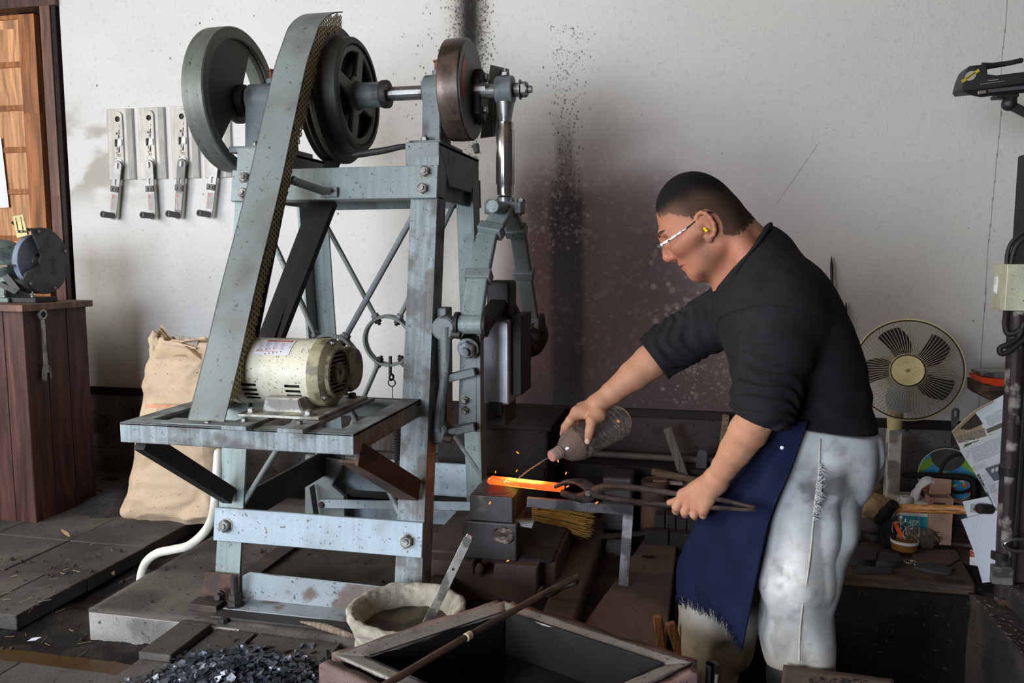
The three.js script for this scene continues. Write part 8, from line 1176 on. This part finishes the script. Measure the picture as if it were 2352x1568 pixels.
{ const col = (p) => mix3(SK, RED, 0.12 + 0.35 * nz(p, 30, 2));
  const neckHead = (p) => smin(headSDF(p), blend(neckC, 0.02)(p), 0.022);
  const hb = [0.135, 0.15, 0.115], H0 = J.head;
  const gBody = surface(bodySDF, [-0.45, -0.42, 0.92], [0.62, 1.14, 1.85], 0.013, col);
  // the coarse neck stops inside the finely meshed one
  const gHead = surface(neckHead, [H0[0] - 0.16, H0[1] - 0.19, H0[2] - 0.12], [H0[0] + 0.19, H0[1] + 0.16, H0[2] + 0.12], 0.0026, headCol);
  const armFine = (C, h) => (p) => smin(blend(C, 0.02)(p), h(p), 0.012);
  const faL = chainMin(chain([J.elL, lerp(J.elL, J.wrL, 0.28), lerp(J.elL, J.wrL, 0.55), lerp(J.elL, J.wrL, 0.8), J.wrL], [0.038, 0.040, 0.035, 0.0285, 0.0255])), faR = chainMin(chain([J.elR, lerp(J.elR, J.wrR, 0.25), lerp(J.elR, J.wrR, 0.5), lerp(J.elR, J.wrR, 0.8), J.wrR], [0.044, 0.046, 0.040, 0.0295, 0.0262]));
  const fL = (p) => smin(faL(p), handL(p), 0.012) + 0.0012 * nz(p, 60, 4), fR = (p) => smin(faR(p), handR(p), 0.012) + 0.0012 * nz(p, 60, 4);
  const box = (pts, m) => [[0, 1, 2].map((i) => Math.min(...pts.map((p) => p[i])) - m), [0, 1, 2].map((i) => Math.max(...pts.map((p) => p[i])) + m)];
  const bL = box([J.elL, J.wrL, LH.i, LH.p, [-0.034, 0.409, 1.284], [-0.016, 0.389, 1.282]], 0.055), bR = box([J.elR, J.wrR, RH.i, RH.p, [-0.246, 0.524, 1.184], [-0.308, 0.51, 1.055]], 0.055);
  const gL = surface(fL, bL[0], bL[1], 0.0024, handCol([LH.i, LH.m, LH.r, LH.p])), gR = surface(fR, bR[0], bR[1], 0.0026, handCol([RH.i, RH.m, [-0.247, 0.523, 1.185]]));
  const skin = phy({ color: 0xffffff, vertexColors: true, roughness: 0.52, specularIntensity: 0.6, sheen: 0.15, sheenRoughness: 0.5, sheenColor: new THREE.Color(1, 0.7, 0.6) });
  { const t = surfBump().clone(); t.repeat.set(14, 14); t.needsUpdate = true; skin.bumpMap = t; skin.bumpScale = 0.0006; }
  const body = part(S, 'body', [gBody, gHead, gL, gR], skin, 'tanned skin of head, neck, forearms and hands');
  // thumb nail and lid line
  const nailP = [-0.247, 0.527, 1.186]; part(S, 'thumb_nail', new THREE.SphereGeometry(1, 16, 12).scale(0.0072, 0.0082, 0.003).applyMatrix4(new THREE.Matrix4().lookAt(new THREE.Vector3(0, 0, 3.2), new THREE.Vector3(-0.25, 0.6, 1.1), new THREE.Vector3(0, 1, 0))).translate(...add(nailP, [0.0, -0.001, 0.0])), std({ color: 0xd9a890, roughness: 0.35 }));
  // hair: a thin shell over the scalp
  const hairF = (p) => { const q = toH(p), d = neckHead(p), m = hairMask(q); return Math.max(d - 0.0032 * m + 0.0012, -d - 0.004, (0.02 - m) * 0.02); };
  const HAIR = skinAt(20, 17, 15), MID = skinAt(70, 52, 41);
  const gHair = surface(hairF, [H0[0] - 0.14, H0[1] - 0.11, H0[2] - 0.10], [H0[0] + 0.15, H0[1] + 0.16, H0[2] + 0.10], 0.0026, (p) => { const q = toH(p), side = step(0.095, 0.045, q[1] - Math.max(0, Math.abs(q[2]) - 0.05) * 0.3 + 0.02 * step(0.0, -0.06, q[0])); let c = mix3(HAIR, MID, Math.min(1, side * mix(0.45, 1, step(-0.075, -0.015, q[0])))); c = mix3(c, skinAt(150, 110, 86), side * step(0.02, 0.07, q[0]) * 0.45); c = mix3(c, mul(c, 0.55), Math.max(0, nz(p, 420, 21)) * 0.9); return mix3(skinAt(120, 84, 66), c, step(0.02, 0.75, hairMask(q))); });
  part(S, 'cropped_hair', gHair, phy({ color: 0xffffff, vertexColors: true, roughness: 0.85, specularIntensity: 0.3 }), 'closely cropped black hair, faded at the sides');
  part(S, 'eyebrow', [1, -1].map((s) => taperTube([fromH(0.1145, 0.030, 0.012 * s), fromH(0.1128, 0.037, 0.026 * s), fromH(0.1050, 0.039, 0.040 * s), fromH(0.0935, 0.036, 0.052 * s)], [[0.0012, 0.0016], [0.0016, 0.0024], [0.0014, 0.0020], [0.0008, 0.001]], 8, 16)), std({ color: 0x241d19, roughness: 0.9 }));
  part(S, 'eyelashes', [1, -1].map((s) => tube([fromH(0.0985, 0.006, 0.022 * s), fromH(0.0992, 0.0045, 0.034 * s), fromH(0.0955, 0.006, 0.044 * s)], 0.0011, 6, 16)), std({ color: 0x1c1512, roughness: 0.9 }));
  // glasses
  const gl = part(S, 'glasses_frame', [1, -1].map((s) => join([taperTube([fromH(0.118, 0.010, 0.0685 * s), fromH(0.085, 0.012, 0.0745 * s), fromH(0.050, 0.015, 0.0775 * s)], [[0.0016, 0.0036], [0.0014, 0.0028], [0.0013, 0.0020]], 10, 24), taperTube([fromH(0.128, 0.012, 0.008 * s), fromH(0.128, 0.014, 0.03 * s), fromH(0.124, 0.012, 0.055 * s), fromH(0.117, 0.010, 0.0685 * s)], [0.0012, 0.0012, 0.0016, 0.002], 8, 20)])), std({ color: 0xa9aaa8, metalness: 0.85, roughness: 0.32 }), 'silver glasses frame');
  part(gl, 'temple_tip', [1, -1].map((s) => taperTube([fromH(0.050, 0.015, 0.0775 * s), fromH(0.025, 0.019, 0.0785 * s), fromH(0.010, 0.026, 0.0795 * s), fromH(-0.006, 0.025, 0.0785 * s), fromH(-0.018, 0.016, 0.0765 * s)], [0.0017, 0.0024, 0.0026, 0.0026, 0.0018], 10, 30)), M.black);
  part(gl, 'lens', [1, -1].map((s) => slab3([fromH(0.1268, 0.012, 0.010 * s), fromH(0.1262, 0.013, 0.034 * s), fromH(0.120, 0.010, 0.064 * s), fromH(0.114, -0.010, 0.058 * s), fromH(0.120, -0.017, 0.034 * s), fromH(0.1235, -0.010, 0.014 * s)], 0.0015, 0.0003)), phy({ color: 0xffffff, transmission: 1, thickness: 0, roughness: 0.02 }));
  part(S, 'ear_plug', [taperTube([fromH(0.015, -0.002, 0.078), fromH(0.0145, -0.008, 0.085), fromH(0.013, -0.0155, 0.0905)], [0.0028, 0.0034, 0.0040], 10, 14)], std({ color: 0xd8b814, roughness: 0.4 }), 'yellow ear plug');

  // shirt
  const plane = (c, n) => { const m = unit(n); return (p) => dot(sub(p, c), m); };
  const torsoS = blend([...torsoC, cap(J.chL, J.chR, 0.10, 0.10)], 0.05), slL = blend(chain([J.shL, lerp(J.shL, J.elL, 0.4), lerp(J.shL, J.elL, 0.85), J.elL, lerp(J.elL, J.wrL, 0.15)], [0.078, 0.072, 0.061, 0.055, 0.052]), 0.012), slR = blend(chain([J.shR, lerp(J.shR, J.elR, 0.4), lerp(J.shR, J.elR, 0.8), J.elR, lerp(J.elR, J.wrR, 0.30)], [0.076, 0.068, 0.062, 0.059, 0.057]), 0.012);
  const dL = unit(sub(J.elL, J.shL)), dR = unit(sub(J.elR, J.shR)), fdL = unit(sub(J.wrL, J.elL)), fdR = unit(sub(J.wrR, J.elR));
  const cutL = plane(add(J.elL, mul(unit(add(dL, fdL)), 0.018)), add(mul(dL, 0.7), mul(fdL, 0.9))), cutR = plane(add(J.elR, mul(fdR, 0.052)), add(mul(dR, 0.4), fdR));
  const collar = plane([0.119, 1.004, 1.247], [-0.80, 0.60, 0]), hem = plane([0.303, 0.602, 1.26], [-0.14, -1, 0]);
  const wr = (p, e, s) => { const t = dot(sub(p, e), s), d = 0.0035 * Math.sin(t * 210 + 3.0 * nz(p, 14, 31) * 6) * step(-0.17, -0.03, t); return d; };
  const shirt = (p) => {
    const t = torsoS(p) - 0.010, a = slL(p) - 0.006 + wr(p, J.elL, dL), b = slR(p) - 0.006 + wr(p, J.elR, dR);
    const folds = 0.006 * nz(p, 13, 33) + 0.003 * nz(p, 32, 34) + 0.0025 * Math.sin((p[1] + p[0] * 0.55) * 95 + 5 * nz(p, 9, 35)) * step(0.86, 0.66, p[1]);
    let d = smax(smax(t + folds, hem(p), 0.006), collar(p), 0.008);
    d = smin(d, Math.max(a, cutL(p)), 0.022); d = smin(d, Math.max(b, cutR(p)), 0.022);
    return d;
  };
  const cloth = (c, rough0, sh) => phy({ color: lin(c), roughness: rough0, sheen: sh, sheenRoughness: 0.6, sheenColor: new THREE.Color(0.5, 0.5, 0.55) });
  const black = worn({ base: [34, 33, 35], spec: 0.25, mott: 0.08, seed: 601, specks: 0, rough: 0.9, rep: 6, size: 64 }); { const t = surfBump().clone(); t.repeat.set(30, 30); t.needsUpdate = true; black.bumpMap = t; black.bumpScale = 0.0006; }
  const sg = surface(shirt, [-0.26, 0.52, 0.90], [0.58, 1.14, 1.78], 0.0055);
  const sh = part(S, 'shirt', sg, black, 'black long-sleeved shirt with pushed-up sleeves');
  // neck ribbing, lying on the collar edge
  { const n = unit([-0.80, 0.60, 0]), c0 = [0.119, 1.004, 1.247], ex = unit(cross([0, 0, 1], n)), ez = [0, 0, 1], P = []; for (let i = 0; i < 44; i++) { const a = i / 44 * Math.PI * 2; let r = 0.03; const dir = add(mul(ex, Math.cos(a)), mul(ez, Math.sin(a))); const o = add(c0, mul(n, -0.007)); while (r < 0.14 && torsoSfull(add(o, mul(dir, r))) < 0) r += 0.002; P.push(add(o, mul(dir, r + 0.004))); } part(sh, 'neck_ribbing', tube(P, 0.0055, 10, 160, true), black); }
  function torsoSfull(p) { return torsoS(p) - 0.008; }
  part(sh, 'armhole_seam', tube([[0.12, -0.5], [0.0, -0.9], [0.0, 0], [0, 0]].slice(0, 0).concat(Array.from({ length: 15 }, (_, i) => { const a = -2.5 + i * 0.26, o = lerp(J.shL, J.elL, 0.10), e1 = unit(cross(dL, [0, 0, 1])), e2 = cross(dL, e1); const dir = add(mul(e1, Math.cos(a)), mul(e2, Math.sin(a))); let r = 0.03; while (r < 0.2 && shirt(add(o, mul(dir, r))) < 0) r += 0.001; return add(o, mul(dir, r - 0.0004)); })), 0.0016, 6, 80), black);

  // trousers
  const pelvis = blend([cap(J.wsL, J.plL, 0.108, 0.118), cap(J.wsR, J.plR, 0.106, 0.116), cap(J.plL, J.hpL, 0.122, 0.112), cap(J.plR, J.hpR, 0.118, 0.108), cap(J.plL, J.plR, 0.12, 0.12)], 0.05);
  const tl = blend(chain([J.hpL, J.thL, J.knL, J.clL, [0.267, 0.081, 1.387]], [0.107, 0.094, 0.088, 0.076, 0.070]), 0.04), tr = blend(chain([J.hpR, J.thR, J.knR, J.clR, [0.077, -0.07, 1.208]], [0.110, 0.098, 0.084, 0.074, 0.066]), 0.04);
  const waist = plane([0.302, 0.631, 1.257], [-0.14, -1, 0]), hemL = plane([0.272, 0.085, 1.385], [0.08, 1, 0]), hemR = plane([0.08, -0.075, 1.208], [0, 1, 0]);
  const trous = (p) => { const fo = 0.010 * nz(p, 9, 51) + 0.006 * nz(p, 20, 52) + 0.012 * (1 - Math.abs(noise3(p[0] * 16, p[1] * 5.5 + p[0] * 5, p[2] * 12, 53)) * 4) * step(0.7, 0.5, p[1]); let d = smin(pelvis(p), smin(Math.max(tl(p), -hemL(p)), Math.max(tr(p), -hemR(p)), 0.015), 0.04) - 0.004 + fo; return smax(d, -waist(p), 0.004); };
  const W = skinAt(180, 184, 187), W2 = skinAt(156, 152, 142), SOOT = skinAt(64, 62, 60), YEL = skinAt(196, 178, 140);
  const sA = [0.256, 0.501, 1.477], sB = [0.315, 0.51, 1.463], kA = [0.2, 0.324, 1.499];
  const tcol = (p) => { let c = mix3(W, W2, Math.max(0, Math.min(1, 0.25 + nf(p, 10, 61) * 1.6))); const e = (q, r) => Math.exp(-Math.pow(len(sub(p, q)) / r, 2)); c = mix3(c, SOOT, Math.min(0.8, (e(sA, 0.060) + 0.7 * e(sB, 0.055)) * (0.7 + 2.0 * Math.max(-0.2, nf(p, 22, 62))))); c = mix3(c, skinAt(226, 224, 220), 0.9 * e(kA, 0.07) * (0.6 + 1.6 * Math.max(-0.3, nf(p, 60, 66)))); c = mix3(c, W2, step(0.34, 0.1, p[1]) * 0.7); c = mix3(c, YEL, step(0.16, 0.02, p[1]) * 0.7); return mix3(c, SOOT, step(0.10, 0.34, nf(p, 30, 63)) * 0.3); };
  const tm = phy({ color: 0xffffff, vertexColors: true, roughness: 0.9, specularIntensity: 0.3 }); { const t = surfBump().clone(); t.repeat.set(22, 22); t.needsUpdate = true; tm.bumpMap = t; tm.bumpScale = 0.0008; }
  const tg = surface(trous, [-0.06, -0.06, 0.98], [0.58, 0.72, 1.72], 0.006, tcol), tp = part(S, 'trousers', tg, tm, 'dirty white work trousers, sooty on the thigh and worn at the knee');
  // outer seam, frayed strip and hem stitching
  const onT = (x, y, d0) => { const a = [x, y, d0]; return a; };
  const ray = (dir) => { let t = 1.35; const o = [0, 1, 3.2]; while (t < 2.3 && trous(add(o, mul(dir, t))) > 0) t += 0.002; return add(o, mul(dir, t - 0.003)); };
  const seamPts = [[0.165, 0.772, 2.158], [0.165, 0.745, 2.161], [0.164, 0.717, 2.164], [0.161, 0.696, 2.167], [0.159, 0.669, 2.171], [0.157, 0.636, 2.175], [0.153, 0.598, 2.18], [0.148, 0.56, 2.185], [0.146, 0.522, 2.189], [0.146, 0.497, 2.192]].map((p) => ray(sub(p, [0, 1, 3.2])));
  part(tp, 'side_seam', tube(seamPts, 0.0022, 6, 160), worn({ base: [176, 172, 160], mott: 0.2, seed: 630, rough: 0.9, rep: 10, size: 64 })); const R = rng(91), fr = [];
  for (let i = 0; i < 150; i++) { const t = 0.12 + R() * 0.3, f = t * 9, k = Math.floor(f), a = lerp(seamPts[k], seamPts[k + 1], f - k), l = 0.004 + R() * 0.010; fr.push(taperTube([a, add(a, [(R() - 0.3) * l, (R() - 0.5) * l, 0.004 + R() * 0.004]), add(a, [(R() - 0.3) * l * 2, (R() - 0.6) * l * 1.5, 0.005 + R() * 0.006])], [0.0009, 0.0008, 0.0004], 4, 5)); }
  for (let i = 0; i < 0; i++) { const a = add(kA, [(R() + R() - 1) * 0.05, (R() + R() - 1) * 0.08, 0]), dir = unit(sub(a, [0, 1, 3.2])), b = ray(mul(dir, 1)), l = 0.004 + R() * 0.012; if (len(sub(b, kA)) > 0.11) continue; fr.push(taperTube([b, add(b, [(R() - 0.5) * l, (R() - 0.5) * l, 0.003]), add(b, [(R() - 0.5) * l * 2, (R() - 0.5) * l * 2, 0.002 + R() * 0.004])], [0.0009, 0.0008, 0.0004], 4, 5)); }
  part(tp, 'frayed_threads', fr.map((g) => { const p = prep(g); p.setAttribute('color', new THREE.BufferAttribute(new Float32Array(p.attributes.position.count * 3).fill(0.5), 3)); return p; }), tm).userData.kind = 'stuff';
  // boots
  const boot = (a, k) => surface(blend([cap(add(k, [0, -0.06, 0]), a, 0.062, 0.05), cap(add(a, [0.02, -0.025, 0]), add(a, [-0.16, -0.045, 0]), 0.046, 0.036)], 0.03), add(a, [-0.25, -0.09, -0.12]), add(k, [0.14, 0.0, 0.14]).map((v, i) => Math.max(v, a[i] + 0.14)), 0.008);
  for (const [a, k] of [[[J.anL[0], -0.315, J.anL[2]], [J.clL[0], 0.14, J.clL[2]]], [[J.anR[0], -0.315, J.anR[2]], [J.clR[0], 0.10, J.clR[2]]]]) part(S, 'boot', boot(a, k), M.rubber);
  // belt edge under the shirt hem
  // apron: a draped sheet
  const grid = [
    [[0.227, 0.597, 1.154], [0.152, 0.626, 1.332], [0.173, 0.648, 1.433], [0.204, 0.659, 1.482], [0.246, 0.662, 1.488]],
    [[0.162, 0.46, 1.132], [0.105, 0.489, 1.275], [0.137, 0.524, 1.398], [0.174, 0.547, 1.475], [0.213, 0.552, 1.486]],
    [[0.078, 0.328, 1.113], [0.035, 0.369, 1.268], [0.09, 0.403, 1.36], [0.135, 0.434, 1.444], [0.178, 0.451, 1.485]],
    [[0.019, 0.213, 1.118], [-0.008, 0.262, 1.268], [0.05, 0.286, 1.345], [0.106, 0.317, 1.427], [0.158, 0.344, 1.485]],
    [[0.01, 0.134, 1.118], [-0.014, 0.199, 1.266], [0.038, 0.211, 1.33], [0.095, 0.222, 1.409], [0.145, 0.243, 1.468]],
    [[0.005, 0.103, 1.123], [-0.01, 0.169, 1.263], [0.047, 0.18, 1.327], [0.1, 0.18, 1.403], [0.132, 0.152, 1.46]],
  ];
  const cr = (a, b, c, d, t) => [0, 1, 2].map((i) => 0.5 * (2 * b[i] + (c[i] - a[i]) * t + (2 * a[i] - 5 * b[i] + 4 * c[i] - d[i]) * t * t + (3 * b[i] - a[i] - 3 * c[i] + d[i]) * t * t * t));
  const line = (pts, t) => { const f = t * (pts.length - 1), k = Math.min(pts.length - 2, Math.floor(f)), g = (i) => (i < 0 ? sub(mul(pts[0], 2), pts[1]) : i >= pts.length ? sub(mul(pts[pts.length - 1], 2), pts[pts.length - 2]) : pts[i]); return cr(g(k - 1), g(k), g(k + 1), g(k + 2), f - k); };
  const NU = 60, NV = 80, AP = [], AI = [];
  const sheet = (u, v) => { const p = line(grid.map((r) => line(r, u)), v); const w = 0.005 * Math.sin(u * 9 + v * 4) * v + 0.004 * noise3(u * 5, v * 6, 1, 71) ; return add(p, [0, 0, w]); };
  for (const s of [0, 1]) for (let j = 0; j <= NV; j++) for (let i = 0; i <= NU; i++) { const p = sheet(i / NU, j / NV), du = sub(sheet(Math.min(1, i / NU + 0.01), j / NV), sheet(Math.max(0, i / NU - 0.01), j / NV)), dv = sub(sheet(i / NU, Math.min(1, j / NV + 0.01)), sheet(i / NU, Math.max(0, j / NV - 0.01))), n = unit(cross(dv, du)); AP.push(...add(p, mul(n, s * -0.004))); }
  const F = (NU + 1) * (NV + 1), id = (s, i, j) => s * F + j * (NU + 1) + i; for (let j = 0; j < NV; j++) for (let i = 0; i < NU; i++) { AI.push(id(0, i, j), id(0, i, j + 1), id(0, i + 1, j), id(0, i + 1, j), id(0, i, j + 1), id(0, i + 1, j + 1)); AI.push(id(1, i, j), id(1, i + 1, j), id(1, i, j + 1), id(1, i + 1, j), id(1, i + 1, j + 1), id(1, i, j + 1)); }
  for (let i = 0; i < NU; i++) for (const j of [0, NV]) AI.push(id(0, i, j), id(0, i + 1, j), id(1, i, j), id(0, i + 1, j), id(1, i + 1, j), id(1, i, j)); for (let j = 0; j < NV; j++) for (const i of [0, NU]) AI.push(id(0, i, j), id(1, i, j), id(0, i, j + 1), id(0, i, j + 1), id(1, i, j), id(1, i, j + 1));
  const ag = new THREE.BufferGeometry(); ag.setAttribute('position', new THREE.Float32BufferAttribute(AP, 3)); ag.setIndex(AI); ag.computeVertexNormals();
  const navy = worn({ base: [21, 27, 52], spec: 0.25, mott: 0.08, specks: 0, seed: 611, rough: 0.9, rep: 5, size: 64 }); navy.side = THREE.DoubleSide; { const t = surfBump().clone(); t.repeat.set(30, 30); t.needsUpdate = true; navy.bumpMap = t; navy.bumpScale = 0.0005; }
  const ap = part(S, 'apron', toCreasedNormals(ag, 0.8), navy, 'dark navy blue apron with a frayed lower edge');
  const thr = []; for (let i = 0; i < 240; i++) { const u = 0.22 + R() * 0.78, a = sheet(u, 0.995), l = 0.008 + R() * 0.022; thr.push(taperTube([a, add(a, [(R() - 0.5) * 0.01, -l * 0.5, 0.003]), add(a, [(R() - 0.4) * 0.016, -l, 0.004 * R()])], [0.0009, 0.0007, 0.0004], 4, 5)); }
  part(ap, 'frayed_edge', thr, navy).userData.kind = 'stuff';
  const ey = sheet(0.80, 0.10); part(ap, 'eyelet', new THREE.SphereGeometry(0.0042, 12, 8).scale(1, 1, 0.5).translate(...add(ey, [0, 0, 0.002])), M.whitePlastic);
}
// ---------------------------------------------------------------- bottle in the right hand and its water jet
{ const a = [-0.336, 0.49, 1.218], b = [-0.173, 0.555, 1.021], d = unit(sub(b, a)), L = len(sub(b, a));
  const t = thing('plastic_bottle', 'clear ribbed plastic water bottle with pierced cap, tilted down in the outstretched hand', 'bottle', lerp(a, b, 0.5));
  const prof = [[0.0145, 0.022], [0.0145, 0.030], [0.018, 0.036], [0.030, 0.050], [0.042, 0.068], [0.0465, 0.080], [0.0475, 0.088], [0.0455, 0.093], [0.0475, 0.098], [0.047, 0.12], [0.0465, 0.15], [0.047, L - 0.075], [0.0475, L - 0.068], [0.0455, L - 0.062], [0.0475, L - 0.055], [0.0455, L - 0.046], [0.0475, L - 0.038], [0.0455, L - 0.030], [0.047, L - 0.022], [0.045, L - 0.010], [0.036, L], [0.02, L - 0.004], [0, L - 0.008]];
  const g = new THREE.LatheGeometry(new THREE.CatmullRomCurve3(prof.map(([r, y]) => new THREE.Vector3(r, y, 0)), false, 'centripetal').getPoints(140).map((p) => new THREE.Vector2(Math.max(1e-4, p.x), p.y)), 64);
  part(t, 'bottle_shell', rough(g.applyMatrix4(basis(d)).translate(...a), 0.0034, 38, 5), phy({ color: 0xf4f2ee, transmission: 0.94, thickness: 0, roughness: 0.04, ior: 1.6, specularIntensity: 1, clearcoat: 0.6, clearcoatRoughness: 0.05 }));
  const inner = prof.map(([r, y]) => [Math.max(0, r - 0.002), y]); part(t, 'water_inside', turned(a, d, inner.filter(([, y]) => y < 0.085 && y > 0.02).concat([[0, 0.081]]), 40), phy({ color: 0xb98f7c, transmission: 0.7, thickness: 0.05, roughness: 0.05, ior: 1.33, attenuationColor: new THREE.Color(0.45, 0.28, 0.22), attenuationDistance: 0.05 }));
  const cm = worn({ base: [150, 128, 118], mott: 0.1, specks: 0.02, seed: 621, rough: 0.5, rep: 8, size: 64 }); const cp = part(t, 'cap', turned(a, d, [[0, 0], [0.0145, 0], [0.0158, 0.002], [0.0158, 0.018], [0.0165, 0.019], [0.0165, 0.024], [0.0145, 0.025], [0, 0.025]], 36), cm);
  part(cp, 'cap_face', turned(a, mul(d, -1), [[0, 0], [0.0135, 0], [0.0130, 0.0012], [0, 0.0014]], 32), worn({ base: [196, 130, 112], mott: 0.2, seed: 622, specks: 0.02, rough: 0.6, rep: 10, size: 64 })); part(t, 'neck_ring', turned(add(a, mul(d, 0.027)), d, [[0.0145, 0], [0.0175, 0], [0.0175, 0.003], [0.0145, 0.003]], 32), cm);
  const e = [-0.5, 0.325, 0.885], P = []; for (let i = 0; i <= 12; i++) { const q = i / 12, p = lerp(a, e, q); P.push([p[0], p[1] + 0.012 * q * (1 - q) * 1.6, p[2]]); }
  single('water_jet', 'thin arcing water jet running from the bottle cap onto the glowing billet', 'water', rough(taperTube(P, [0.0016, 0.0020, 0.0016, 0.0014], 10, 80), 0.0008, 120, 6), phy({ color: 0x8a8480, transmission: 0.45, thickness: 0, roughness: 0.12, ior: 1.33 }), P[6]);
}
renderer.render(scene, camera);
